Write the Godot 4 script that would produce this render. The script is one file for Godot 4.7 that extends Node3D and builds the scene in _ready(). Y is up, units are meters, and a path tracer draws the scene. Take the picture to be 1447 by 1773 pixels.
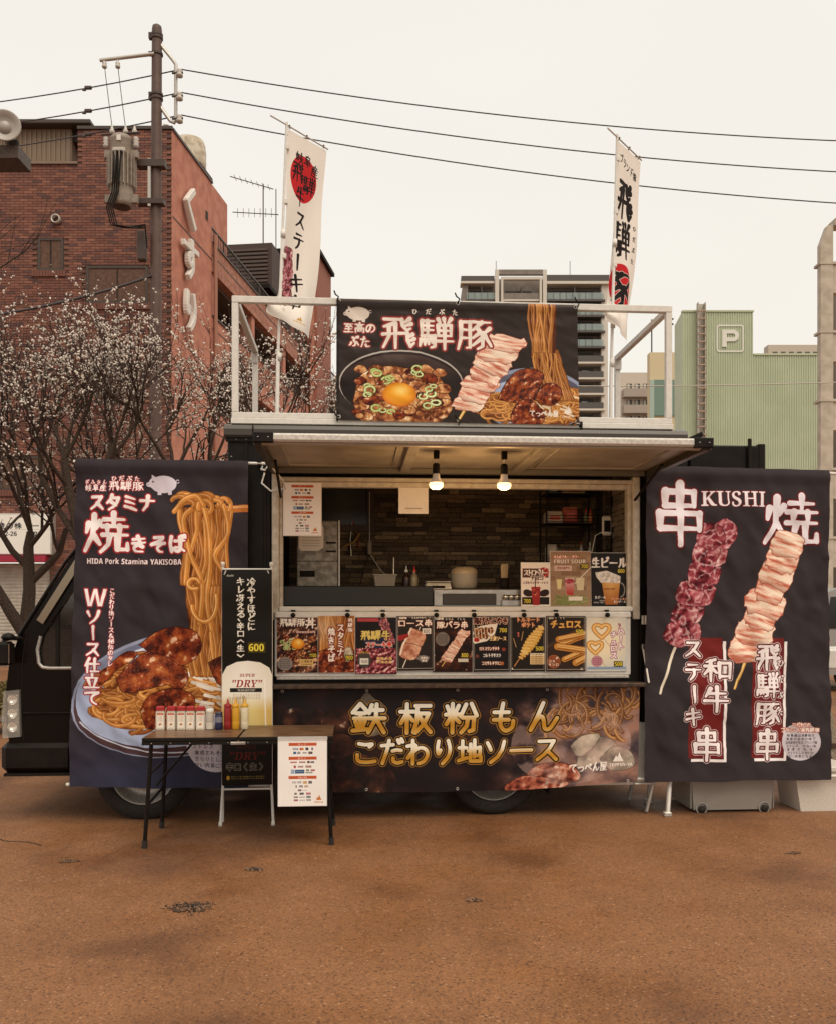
extends Node3D
# food truck on a brown lot under an overcast sky
var M := {}

func materials() -> void:
	M.black = grained(Color(0.006, 0.0042, 0.0034), Color(0.011, 0.008, 0.006), 0.02, 0.9, 0.42, 0.0, 3)
	M.black.metallic_specular = 0.3
	M.black_gloss = plain(0.006, 0.0042, 0.0036, 0.16)
	M.black_gloss.metallic_specular = 0.3
	M.rubber = grained(Color(0.012, 0.010, 0.009), Color(0.022, 0.018, 0.015), 0.03, 0.25, 0.85, 0.04, 4)
	M.dark = plain(0.011, 0.008, 0.0065, 0.7)
	M.dark.metallic_specular = 0.3
	M.white_steel = grained(Color(0.66, 0.64, 0.60), Color(0.72, 0.70, 0.66), 0.03, 0.5, 0.42, 0.0, 5)
	M.cream = grained(Color(0.46, 0.42, 0.35), Color(0.60, 0.56, 0.48), 0.03, 0.6, 0.5, 0.0, 6)
	M.aluminium = grained(Color(0.48, 0.46, 0.43), Color(0.58, 0.56, 0.52), 0.04, 0.4, 0.42, 0.0, 7, 4, 0.5)
	M.awning_under = grained(Color(0.27, 0.24, 0.21), Color(0.34, 0.31, 0.27), 0.015, 1.2, 0.45, 0.0, 8)
	M.steel = grained(Color(0.40, 0.38, 0.35), Color(0.5, 0.48, 0.45), 0.02, 0.5, 0.3, 0.0, 9, 3, 0.85)
	M.rim = grained(Color(0.32, 0.30, 0.28), Color(0.46, 0.44, 0.41), 0.05, 0.3, 0.42, 0.0, 10, 3, 0.6)
	M.white = plain(0.72, 0.70, 0.66, 0.55)
	M.paper = plain(0.78, 0.75, 0.72, 0.75)
	M.wood = grained(Color(0.035, 0.018, 0.010), Color(0.075, 0.042, 0.026), 0.03, 0.5, 0.5, 0.02, 12)
	M.fabric_back = plain(0.03, 0.027, 0.03, 0.9)
	M.glass_dark = pane(0.02, 0.02, 0.02, 0.22)
	M.glass_clear = pane(0.6, 0.6, 0.58, 0.12)

var CAM_TURN := deg_to_rad(-4.0)

func _ready() -> void:
	voiced_letters()
	GL["ベ"] = [[8, 60, 36, 28, 92, 76]] + VOICED
	# camera: level, turned a little to the right, the lens shifted up
	var cam := Camera3D.new()
	cam.name = "camera"
	add_child(cam)
	cam.position = Vector3(-0.4813, 1.6, 6.8832)
	cam.rotation.y = CAM_TURN
	cam.projection = Camera3D.PROJECTION_FRUSTUM
	cam.near = 0.05
	cam.far = 900.0
	cam.size = 0.05 * 1773.0 / 1570.0
	cam.frustum_offset = Vector2(0.0, 0.05 * 163.5 / 1570.0)
	cam.current = true
	# overcast sky
	var env := Environment.new()
	env.background_mode = Environment.BG_SKY
	env.tonemap_mode = Environment.TONE_MAPPER_LINEAR
	env.tonemap_exposure = 1.3
	env.sdfgi_enabled = true
	env.ssao_enabled = true
	env.ssil_enabled = true
	var sky := Sky.new()
	var sm := ProceduralSkyMaterial.new()
	sm.sky_top_color = lin(0.69, 0.668, 0.625)
	sm.sky_horizon_color = lin(0.745, 0.70, 0.61)
	sm.sky_curve = 0.25
	sm.ground_horizon_color = lin(0.20, 0.15, 0.11)
	sm.ground_bottom_color = lin(0.12, 0.08, 0.05)
	sm.sky_cover = clouds()
	sm.sky_cover_modulate = Color(1, 1, 1, 1)
	sky.sky_material = sm
	env.sky = sky
	var we := WorldEnvironment.new()
	we.name = "surroundings"
	we.environment = env
	add_child(we)
	var sun := DirectionalLight3D.new()
	sun.name = "hazy_sun"
	sun.light_color = Color(1.0, 0.945, 0.87)
	sun.light_energy = 0.6
	sun.light_angular_distance = 50.0
	sun.shadow_enabled = true
	add_child(sun)
	sun.rotation_degrees = Vector3(-60, 24, 0)
	materials()
	ground()
	brick_building()
	far_buildings()
	utility_pole()
	trees()
	truck()
	truck_inside()
	banners()
	menus()
	table()
	small_things()

func clouds() -> Texture2D:
	# thin lighter and darker folds in the cloud deck, laid over the whole sky
	var nz := FastNoiseLite.new()
	nz.seed = 8
	nz.frequency = 0.9
	nz.fractal_octaves = 4
	var im := Image.create_empty(512, 256, false, Image.FORMAT_RGBA8)
	for y in 256:
		var el := PI * (0.5 - y / 256.0)
		for x in 512:
			var az := TAU * x / 512.0
			var d := Vector3(cos(el) * cos(az), sin(el) * 2.2, cos(el) * sin(az))
			var v := nz.get_noise_3dv(d * 1.4)
			im.set_pixel(x, y, Color(0.42, 0.42, 0.43, clampf(v * 0.3, 0.0, 0.2)) if v > 0.0 else Color(0.5, 0.48, 0.42, clampf(-v * 0.1, 0.0, 0.07)))
	return ImageTexture.create_from_image(im)

# ---------------------------------------------------------------- ground
func ground() -> void:
	var m := StandardMaterial3D.new()
	var n := 1024
	var im := Image.create_empty(n, n, false, Image.FORMAT_RGB8)
	var hm := Image.create_empty(n, n, false, Image.FORMAT_L8)
	var rng := RandomNumberGenerator.new()
	rng.seed = 5
	var c1 := FastNoiseLite.new()
	c1.seed = 2
	c1.frequency = 0.006
	c1.fractal_octaves = 4
	var a := Color(0.17, 0.074, 0.028)
	var b := Color(0.275, 0.124, 0.051)
	im.fill(lin(0.22, 0.104, 0.046))
	hm.fill(Color(0.35, 0.35, 0.35))
	for y in range(0, n, 3):
		for x in range(0, n, 3):
			var v := 0.5 + 0.35 * c1.get_noise_2d(x, y)
			im.fill_rect(Rect2i(x, y, 3, 3), a.lerp(b, v + rng.randf_range(-0.55, 0.55)).linear_to_srgb())
	for i in 60000:
		# stone chips of the coloured asphalt
		var x := rng.randi() % n
		var y := rng.randi() % n
		var s: int = [1, 2, 2, 3, 3, 4][rng.randi() % 6]
		var t := rng.randf()
		var c := a.lerp(b, rng.randf())
		if t > 0.95:
			c = Color(0.36, 0.20, 0.11)
		elif t < 0.16:
			c = Color(0.10, 0.045, 0.02)
		im.fill_rect(Rect2i(x, y, s, s), c.linear_to_srgb())
		var g := rng.randf_range(0.3, 0.9) if t > 0.16 else 0.1
		hm.fill_rect(Rect2i(x, y, s, s), Color(g, g, g))
	m.albedo_texture = ImageTexture.create_from_image(im)
	m.heightmap_enabled = true
	m.heightmap_texture = ImageTexture.create_from_image(hm)
	m.heightmap_scale = 0.35
	m.uv1_triplanar = true
	m.uv1_world_triplanar = true
	m.uv1_scale = Vector3.ONE / 2.9
	m.roughness_texture = noise_tex(Color(0.5, 0.5, 0.5), Color(0.85, 0.85, 0.85), 0.008, 4, 512, 31)
	m.roughness = 1.0
	m.detail_enabled = true
	m.detail_blend_mode = BaseMaterial3D.BLEND_MODE_MUL
	m.detail_uv_layer = BaseMaterial3D.DETAIL_UV_2
	m.detail_albedo = noise_tex(Color(0.78, 0.75, 0.72), Color(1, 1, 1), 0.012, 6, 512, 77, Color(0.95, 0.94, 0.93), 0.22, 0.60)
	m.uv2_triplanar = true
	m.uv2_world_triplanar = true
	m.uv2_scale = Vector3.ONE / 11.0
	var s := Shape.new()
	s.quad(Vector3(-300, 0, 60), Vector3(300, 0, 60), Vector3(300, 0, -500), Vector3(-300, 0, -500))
	setting("ground", s, m)
	# worn-out holes: the dark stone bed shows
	var holes := [[-1.334, 2.0, 0.155, 0.11], [-2.264, 1.061, 0.075, 0.035], [-1.089, 1.318, 0.085, 0.05], [0.164, 1.991, 0.055, 0.03], [-2.75, 1.9, 0.05, 0.03], [2.35, 1.2, 0.05, 0.022], [-3.0, 1.55, 0.045, 0.02]]
	var bed := plain(0.05, 0.028, 0.016, 0.85)
	var grit := [plain(0.13, 0.065, 0.032, 0.7), plain(0.22, 0.13, 0.075, 0.7), plain(0.018, 0.013, 0.010, 0.7)]
	var names := ["large worn hole of dark stones in the brown asphalt", "narrow worn patch near the black truck's front bumper", "worn patch of dark stones in front of the table", "small worn patch before the serving counter", "small worn spot at the left edge of the asphalt", "thin worn spot in the asphalt before the skewer banner", "tiny worn spot beside the narrow patch at left"]
	for h in holes.size():
		var q: Array = holes[h]
		var t := thing("asphalt_hole", names[h], "hole", Vector3(q[0], 0, q[1]), 0.0, "worn holes in the asphalt")
		var bs := Shape.new()
		var pts := []
		for i in 18:
			var ang := TAU * i / 18.0
			var r := 0.5 + 0.5 * c1.get_noise_2d(cos(ang) * 160.0 + h * 900.0, sin(ang) * 160.0) * 1.6 + rng.randf_range(-0.1, 0.12)
			pts.append(Vector3(cos(ang) * q[2] * r, 0.004, -sin(ang) * q[3] * r))
		for i in 18:
			bs.tri(Vector3(0, 0.004, 0), pts[i], pts[(i + 1) % 18])
		part(t, "stone_bed", bs, bed)
		for k in 3:
			var ss := Shape.new()
			for i in int(26 + 900 * q[2] * q[3] * 4):
				var ang := rng.randf() * TAU
				var edge := 0.5 + 0.5 * c1.get_noise_2d(cos(ang) * 160.0 + h * 900.0, sin(ang) * 160.0) * 1.6
				var r := sqrt(rng.randf()) * (edge + 0.3 if k < 2 else edge)
				var sz := rng.randf_range(0.004, 0.011)
				ss.xf = Transform3D(Basis.from_euler(Vector3(rng.randf() * 3, rng.randf() * 3, rng.randf() * 3)), Vector3(cos(ang) * q[2] * r, 0.006, sin(ang) * q[3] * r))
				ss.box(Vector3.ZERO, Vector3(sz, sz * 0.7, sz * 0.9))
			part(t, "loose_stones", ss, grit[k]).set_meta("kind", "stuff")
	# a crack by the front wheel
	var ck := Shape.new()
	var path := [Vector3(-3.15, 0.004, 0.36), Vector3(-2.98, 0.004, 0.40), Vector3(-2.86, 0.004, 0.52), Vector3(-2.70, 0.004, 0.56), Vector3(-2.56, 0.004, 0.66)]
	for i in path.size() - 1:
		var p: Vector3 = path[i]
		var r: Vector3 = path[i + 1]
		for k in 6:
			var u := p.lerp(r, k / 6.0) + Vector3(0, 0, rng.randf_range(-0.01, 0.01))
			var w := p.lerp(r, (k + 1) / 6.0) + Vector3(0, 0, rng.randf_range(-0.01, 0.01))
			ck.quad(u + Vector3(0, 0, 0.006), w + Vector3(0, 0, 0.006), w - Vector3(0, 0, 0.006), u - Vector3(0, 0, 0.006))
	tag(part(self, "asphalt_crack", ck, bed), "jagged crack in the asphalt beside the truck's front wheel", "crack")

# ---------------------------------------------------------------- the brick building at the left
func brick_building() -> void:
	var rng := RandomNumberGenerator.new()
	rng.seed = 17
	var t := thing("brick_building", "red brick building with white lettering on its stucco side wall", "building", Vector3(-5.296, 0, -17.512), CAM_TURN)
	var k := 24.0 / 1570.0
	var X := func(px: float) -> float: return (px - 298.0) * k
	var Y := func(py: float) -> float: return 1.6 + (1050.0 - py) * k
	var mortar := grained(Color(0.10, 0.055, 0.04), Color(0.15, 0.085, 0.06), 0.03, 1.0, 0.9, 0.0, 41)
	var stucco := grained(Color(0.42, 0.165, 0.115), Color(0.54, 0.24, 0.17), 0.012, 3.2, 0.85, 0.25, 42, 5, 0.0, 512)
	var stucco_old := grained(Color(0.30, 0.135, 0.095), Color(0.48, 0.23, 0.165), 0.016, 2.2, 0.9, 0.3, 43, 5, 0.0, 512)
	var dark := plain(0.022, 0.018, 0.016, 0.8)
	var frame_m := plain(0.06, 0.045, 0.038, 0.5)
	# openings in the front: x0, y0, x1, y1
	var wins := [[X.call(66), Y.call(468), X.call(110), Y.call(412)], [X.call(150), Y.call(525), X.call(256), Y.call(460)], [X.call(166), Y.call(700), X.call(250), Y.call(628)], [X.call(0), Y.call(848), X.call(74), Y.call(790)], [X.call(-88), Y.call(640), X.call(-10), Y.call(560)]]
	var shut := [X.call(-60), 0.0, X.call(86), Y.call(962)]
	var wall := Shape.new()
	var xs := [-8.6, shut[0], shut[2], 0.0]
	wall.span(Vector3(-8.6, 0, -0.3), Vector3(shut[0], 13.3, -0.02))
	wall.span(Vector3(shut[2], 0, -0.3), Vector3(-0.02, 13.3, -0.02))
	wall.span(Vector3(shut[0], shut[3], -0.3), Vector3(shut[2], 13.3, -0.02))
	wall.span(Vector3(X.call(135), 13.3, -0.3), Vector3(-0.02, 14.22, -0.02))
	var w := part(t, "front_wall", wall, mortar)
	# bricks, each laid
	var bm := BoxMesh.new()
	bm.size = Vector3(0.227, 0.060, 0.030)
	var tones := [Color(0.20, 0.080, 0.056), Color(0.17, 0.066, 0.047), Color(0.14, 0.056, 0.045), Color(0.24, 0.10, 0.068), Color(0.105, 0.050, 0.046)]
	var mats := []
	for c in tones:
		mats.append(grained(c * 0.85, c * 1.15, 0.05, 0.7, 0.75, 0.0, 44))
	var rest := []
	var cols := []
	var solo := 0
	var row := 0
	var y := 0.035
	while y < 14.2:
		var x := -0.125 - (0.1185 if row % 2 else 0.0)
		while x > -8.4:
			var ok: bool = y < 13.27 or x > X.call(135) + 0.1
			for o in wins + [shut]:
				if x + 0.1 > o[0] and x - 0.1 < o[2] and y + 0.02 > o[1] and y - 0.02 < o[3]:
					ok = false
			if ok:
				var i: int = [0, 0, 1, 1, 2, 3, 3, 4][rng.randi() % 8]
				var at := Transform3D(Basis(), Vector3(x, y, -0.012 + rng.randf_range(-0.002, 0.003)))
				if solo < 300 and y > 10.4 and x > -3.4 and rng.randf() < 0.5:
					share(w, "brick", bm, mats[i], at)
					solo += 1
				else:
					rest.append(at)
					var f := rng.randf_range(0.85, 1.15)
					cols.append(Color(tones[i].r * f, tones[i].g * f, tones[i].b * f))
			x -= 0.237
		y += 0.070
		row += 1
	var vc := StandardMaterial3D.new()
	vc.vertex_color_use_as_albedo = true
	vc.roughness = 0.75
	many(w, "brickwork", bm, vc, rest, cols)
	var curtain := grained(Color(0.34, 0.31, 0.28), Color(0.44, 0.40, 0.36), 0.02, 0.6, 0.9, 0.0, 45)
	for i in wins.size():
		var o: Array = wins[i]
		var f := Shape.new()
		var fw := 0.06
		f.span(Vector3(o[0], o[1], -0.14), Vector3(o[0] + fw, o[3], 0.0))
		f.span(Vector3(o[2] - fw, o[1], -0.14), Vector3(o[2], o[3], 0.0))
		f.span(Vector3(o[0] + fw, o[1], -0.14), Vector3(o[2] - fw, o[1] + fw, 0.01))
		f.span(Vector3(o[0] + fw, o[3] - fw, -0.14), Vector3(o[2] - fw, o[3], 0.0))
		var wn := part(t, "window", f, frame_m)
		var mid: float = (o[0] + o[2]) * 0.5
		part(wn, "mullion", Shape.new().span(Vector3(mid - 0.03, o[1] + fw, -0.13), Vector3(mid + 0.03, o[3] - fw, -0.02)), frame_m)
		for q in 2:
			var xa: float = o[0] + fw if q == 0 else mid + 0.03
			var xb: float = mid - 0.03 if q == 0 else o[2] - fw
			part(wn, "pane", Shape.new().span(Vector3(xa, o[1] + fw, -0.09), Vector3(xb, o[3] - fw, -0.08)), pane(0.12, 0.11, 0.10, 0.35))
			if i != 1 or q == 1:
				part(wn, "curtain", Shape.new().sheet(24, 1, func(u: float, vv: float) -> Vector3: return Vector3(lerpf(xa, xb, u), lerpf(o[3] - fw, o[1] + fw, vv), -0.16 + 0.015 * sin(u * 50.0))), curtain)
		part(wn, "room", Shape.new().span(Vector3(o[0], o[1], -0.9), Vector3(o[2], o[3], -0.88)), dark)
		# sloping tile sill
		var sill := Shape.new()
		var nx := int((o[2] - o[0] + 0.3) / 0.075)
		for j in nx:
			sill.span(Vector3(o[0] - 0.15 + j * 0.075, o[1] - 0.17, -0.01), Vector3(o[0] - 0.15 + j * 0.075 + 0.066, o[1] - 0.01, 0.05))
		part(wn, "tile_sill", sill, mats[1])
	# vent pipe
	var vp := Shape.new()
	vp.lathe([[0.08, 0.0], [0.115, 0.0], [0.115, 0.16], [0.09, 0.16], [0.085, 0.02]], Vector3(X.call(100), Y.call(382), 0.0), 18, AX_Z)
	part(t, "vent_hood", vp, M.aluminium)
	# coping of the parapet
	part(t, "coping", Shape.new().span(Vector3(X.call(135), 14.22, -0.34), Vector3(0.03, 14.30, 0.05)), frame_m)
	part(t, "coping", Shape.new().span(Vector3(-8.6, 13.30, -0.34), Vector3(X.call(135), 13.36, 0.05)), plain(0.22, 0.16, 0.12, 0.7))
	# metal-clad penthouse behind the parapet
	var clad := plain(0.26, 0.19, 0.135, 0.55)
	var ph := part(t, "penthouse", Shape.new().span(Vector3(-8.6, 13.3, -2.6), Vector3(X.call(112), 14.5, -0.50)), clad)
	var rib := BoxMesh.new()
	rib.size = Vector3(0.03, 1.1, 0.04)
	var rx: float = X.call(112) - 0.05
	while rx > -6.6:
		share(ph, "cladding_rib", rib, clad, Transform3D(Basis(), Vector3(rx, 13.9, -0.48)))
		rx -= 0.13
	part(t, "penthouse_roof", Shape.new().span(Vector3(-8.6, 14.5, -2.8), Vector3(X.call(152), 14.62, -0.2), 0.02), frame_m)
	part(t, "rafter", Shape.new().span(Vector3(X.call(114), 14.2, -2.6), Vector3(X.call(148), 14.5, -0.6)), plain(0.05, 0.035, 0.03, 0.8))
	# side wall: u runs back along it, w points out of it
	var sd := Vector3(0.1175, 0, -0.9931)
	var out := Vector3(0.9931, 0, 0.1175)
	var side := Transform3D(Basis(sd, Vector3.UP, out), Vector3(0, 0, 0))
	var S := func() -> Shape:
		var s := Shape.new()
		s.xf = side
		return s
	part(t, "side_wall", (S.call() as Shape).span(Vector3(0.02, 0, -0.4), Vector3(3.07, 14.22, 0.0)), stucco)
	part(t, "coping", (S.call() as Shape).span(Vector3(0.06, 14.22, -0.4), Vector3(3.1, 14.29, 0.04)), frame_m)
	part(t, "joint_line", (S.call() as Shape).span(Vector3(0.05, 11.93, 0.0), Vector3(3.07, 11.96, 0.012)), frame_m)
	part(t, "vent_hole", (S.call() as Shape).span(Vector3(2.55, 12.95, 0.0), Vector3(2.72, 13.2, 0.015)), dark)
	# raised white lettering
	var li := 0
	for ch in ["く", "す", "り"]:
		var ls := Shape.new()
		var c := Print.new(GL, 0, 0, 1, 1, 1.0, Color.WHITE, 1)
		var cy: float = [12.6, 11.16, 9.72][li]
		li += 1
		for st in GL[ch]:
			var p := c.curve(c.pts(st), 4)
			for i in p.size() - 1:
				var a := Vector2(0.42 + p[i].x * 0.0112, cy + 0.56 - p[i].y * 0.0112)
				var b := Vector2(0.42 + p[i + 1].x * 0.0112, cy + 0.56 - p[i + 1].y * 0.0112)
				var d := (b - a).normalized()
				ls.xf = side * Transform3D(Basis(Vector3(d.x, d.y, 0), Vector3(-d.y, d.x, 0), Vector3(0, 0, 1)), Vector3(a.x, a.y, 0))
				ls.span(Vector3(-0.07, -0.085, 0.06), Vector3(a.distance_to(b) + 0.07, 0.085, 0.2 + 0.0006 * (i % 7)), 0.02)
		part(t, "raised_letter", ls, M.white)
	# open galleries behind
	var bands := [[12.44, 11.6], [10.25, 8.85], [7.5, 6.1], [4.75, 3.35]]
	for b in bands:
		part(t, "parapet", (S.call() as Shape).span(Vector3(3.08, b[1], -0.22), Vector3(24.0, b[0], 0.02)), stucco if b[0] < 12 else stucco_old)
		part(t, "parapet_coping", (S.call() as Shape).span(Vector3(3.08, b[0], -0.26), Vector3(24.0, b[0] + 0.05, 0.06)), frame_m)
		part(t, "gallery_floor", (S.call() as Shape).span(Vector3(3.08, b[1] - 0.1, -1.9), Vector3(24.0, b[1] + 0.1, -0.23)), plain(0.12, 0.085, 0.07, 0.8))
		part(t, "drip_line", (S.call() as Shape).span(Vector3(3.08, b[0] - 0.36, 0.02), Vector3(24.0, b[0] - 0.33, 0.03)), frame_m)
	var cu := 3.1
	while cu < 24.0:
		part(t, "column", (S.call() as Shape).span(Vector3(cu, 0, -0.55), Vector3(cu + 0.34, 11.6, -0.04)), stucco)
		cu += 4.1
	part(t, "gallery_wall", (S.call() as Shape).span(Vector3(3.08, 0, -2.1), Vector3(24.0, 12.2, -1.9)), plain(0.16, 0.115, 0.095, 0.85))
	part(t, "roof_deck", (S.call() as Shape).span(Vector3(3.08, 12.2, -5.0), Vector3(24.0, 12.3, -0.23)), M.dark)
	for b in bands:
		var dz := 4.0
		while dz < 23.0:
			part(t, "gallery_door", (S.call() as Shape).span(Vector3(dz, b[1] + 0.1, -1.9), Vector3(dz + 0.9, b[1] - 0.5 + 2.4, -1.86)), plain(0.05, 0.04, 0.036, 0.5))
			dz += 4.1
	# roof railing
	var rl := part(t, "roof_railing", (S.call() as Shape).span(Vector3(3.1, 13.0, -0.13), Vector3(24.0, 13.05, -0.08)), frame_m)
	var post := BoxMesh.new()
	post.size = Vector3(0.018, 0.52, 0.018)
	var pu := 3.2
	var pn := 0
	while pu < 22.0:
		share(rl, "baluster", post, frame_m, Transform3D(Basis(), side * Vector3(pu, 12.75, -0.105)).scaled_local(Vector3(2.4, 1, 2.4) if pn % 8 == 0 else Vector3.ONE))
		pu += 0.16
		pn += 1
	part(t, "down_pipe", (S.call() as Shape).tube([Vector3(3.15, 0, 0.1), Vector3(3.15, 12.7, 0.1)], 0.06, 8), plain(0.34, 0.16, 0.11, 0.6))
	# stair head and water tank
	part(t, "stair_head", (S.call() as Shape).span(Vector3(3.09, 12.3, -2.6), Vector3(5.4, 14.62, -0.30)), stucco)
	part(t, "stair_head_roof", (S.call() as Shape).span(Vector3(2.95, 14.62, -2.7), Vector3(4.4, 14.82, -0.5)), plain(0.10, 0.06, 0.045, 0.8))
	var tank := (S.call() as Shape)
	tank.lathe([[0.0, 0.0], [0.49, 0.0], [0.5, 0.1], [0.515, 0.3], [0.5, 0.33], [0.51, 0.62], [0.495, 0.66], [0.48, 0.8], [0.44, 0.92], [0.2, 0.99], [0.06, 1.0], [0.06, 1.06], [0.0, 1.06]], Vector3(3.75, 14.95, -0.95), 26)
	part(t, "water_tank", tank, grained(Color(0.33, 0.27, 0.19), Color(0.60, 0.54, 0.44), 0.018, 1.3, 0.7, 0.0, 46, 5))
	part(t, "tank_stand", (S.call() as Shape).span(Vector3(3.2, 14.82, -1.5), Vector3(4.3, 14.95, -0.4)), plain(0.07, 0.045, 0.035, 0.8))
	for dx in [0.0, 0.22]:
		part(t, "vent_pipe", (S.call() as Shape).tube([Vector3(3.1 + dx, 14.2, -1.6), Vector3(3.1 + dx, 16.0, -1.6), Vector3(3.16 + dx, 16.12, -1.54), Vector3(3.26 + dx, 16.15, -1.44), Vector3(3.34 + dx, 16.1, -1.36)], 0.025, 6), M.aluminium)
	# louvred plant room and stair tower farther back
	var lv := part(t, "plant_room", (S.call() as Shape).span(Vector3(10.8, 12.3, -3.6), Vector3(13.4, 15.55, -0.35)), plain(0.06, 0.038, 0.032, 0.7))
	for i in 12:
		part(lv, "louvre", (S.call() as Shape).span(Vector3(10.74, 13.6 + i * 0.15, -3.3), Vector3(10.79, 13.68 + i * 0.15, -0.5)), plain(0.09, 0.06, 0.05, 0.6))
	part(t, "plant_room_roof", (S.call() as Shape).span(Vector3(9.6, 13.4, -4.6), Vector3(13.6, 13.55, -0.1)), M.dark)
	var tw := part(t, "stair_tower", (S.call() as Shape).span(Vector3(15.4, 0, -2.6), Vector3(18.2, 16.9, 0.35)), plain(0.30, 0.115, 0.08, 0.8))
	for i in 3:
		part(tw, "fin", (S.call() as Shape).span(Vector3(15.15, 3, -0.75 + i * 0.42), Vector3(15.4, 16.9, -0.62 + i * 0.42)), stucco)
	part(t, "tower_roof", (S.call() as Shape).span(Vector3(15.1, 16.9, -2.8), Vector3(18.3, 17.06, 0.5)), M.dark)
	part(t, "roof_box", (S.call() as Shape).span(Vector3(15.4, 17.1, -0.9), Vector3(16.2, 18.1, -0.1)), plain(0.52, 0.42, 0.26, 0.7))
	# shutter and shop sign on the ground floor
	var sh := part(t, "shutter_box", Shape.new().span(Vector3(shut[0], shut[3] - 0.12, -0.2), Vector3(shut[2], shut[3], 0.06)), plain(0.35, 0.31, 0.27, 0.6))
	var slat := Shape.new()
	slat.tube([Vector3(shut[0], 0, 0), Vector3(shut[2], 0, 0)], 0.052, 8)
	var slat_mesh := slat.mesh()
	var slat_m := grained(Color(0.40, 0.36, 0.31), Color(0.5, 0.46, 0.40), 0.02, 1.4, 0.55, 0.0, 47)
	var sy := 0.06
	while sy < shut[3] - 0.16:
		share(sh, "shutter_slat", slat_mesh, slat_m, Transform3D(Basis().scaled(Vector3(1, 1, 0.35)), Vector3(0, sy, -0.12)))
		sy += 0.094
	part(t, "shop_awning", Shape.new().span(Vector3(X.call(-60), Y.call(974), 0.06), Vector3(X.call(90), Y.call(963), 0.42)), plain(0.34, 0.02, 0.05, 0.7))
	# hedge in front of the building is planted separately
	var sg := thing("shop_sign", "white shop sign with a phone number above the shutter", "sign", Vector3(-5.296, 0, -17.512), CAM_TURN)
	part(sg, "sign_box", Shape.new().span(Vector3(X.call(-62), Y.call(962), 0.03), Vector3(X.call(99), Y.call(891), 0.35), 0.015), M.aluminium)
	var q := Shape.new()
	q.sheet(1, 1, func(u: float, vv: float) -> Vector3: return Vector3(X.call(lerpf(-60, 97, u)), Y.call(lerpf(893, 960, vv)), 0.356))
	part(sg, "sign_face", q, printed(print_estate_sign(), 0.4))
	# antenna on the roof
	var an := thing("roof_antenna", "thin television antenna on the roof beside the plant room", "antenna", Vector3(-5.296, 0, -17.512), CAM_TURN)
	var a1 := side * Vector3(11.5, 15.55, -0.9)
	part(an, "mast", Shape.new().tube([a1, a1 + Vector3(0, 2.6, 0)], 0.025, 6), frame_m)
	part(an, "mast", Shape.new().tube([a1 + Vector3(0.5, 0, 0), a1 + Vector3(0.5, 2.4, 0)], 0.02, 6), frame_m)
	part(an, "boom", Shape.new().tube([a1 + Vector3(-1.3, 2.9, 0), a1 + Vector3(0.4, 2.4, 0)], 0.018, 6), frame_m)
	part(an, "boom", Shape.new().tube([a1 + Vector3(-1.2, 1.5, 0), a1 + Vector3(0.6, 1.4, 0)], 0.018, 6), frame_m)
	for i in 7:
		part(an, "element", Shape.new().tube([a1 + Vector3(-1.1 + i * 0.22, 2.85 - i * 0.065, 0.25), a1 + Vector3(-1.1 + i * 0.22, 2.85 - i * 0.065, -0.25)], 0.01, 5), frame_m)
		part(an, "element", Shape.new().tube([a1 + Vector3(-1.0 + i * 0.22, 1.3, 0), a1 + Vector3(-1.0 + i * 0.22, 1.65, 0)], 0.01, 5), frame_m)

# ---------------------------------------------------------------- far buildings
func facing(px_x: float, d: float) -> Vector3:
	# the ground point so many metres from the camera's plane and so far to the side (metres)
	var f := Vector3(sin(deg_to_rad(4.0)), 0, -cos(deg_to_rad(4.0)))
	var r := Vector3(cos(deg_to_rad(4.0)), 0, sin(deg_to_rad(4.0)))
	var p := Vector3(-0.4813, 0, 6.8832) + f * d + r * px_x
	return p

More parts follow.
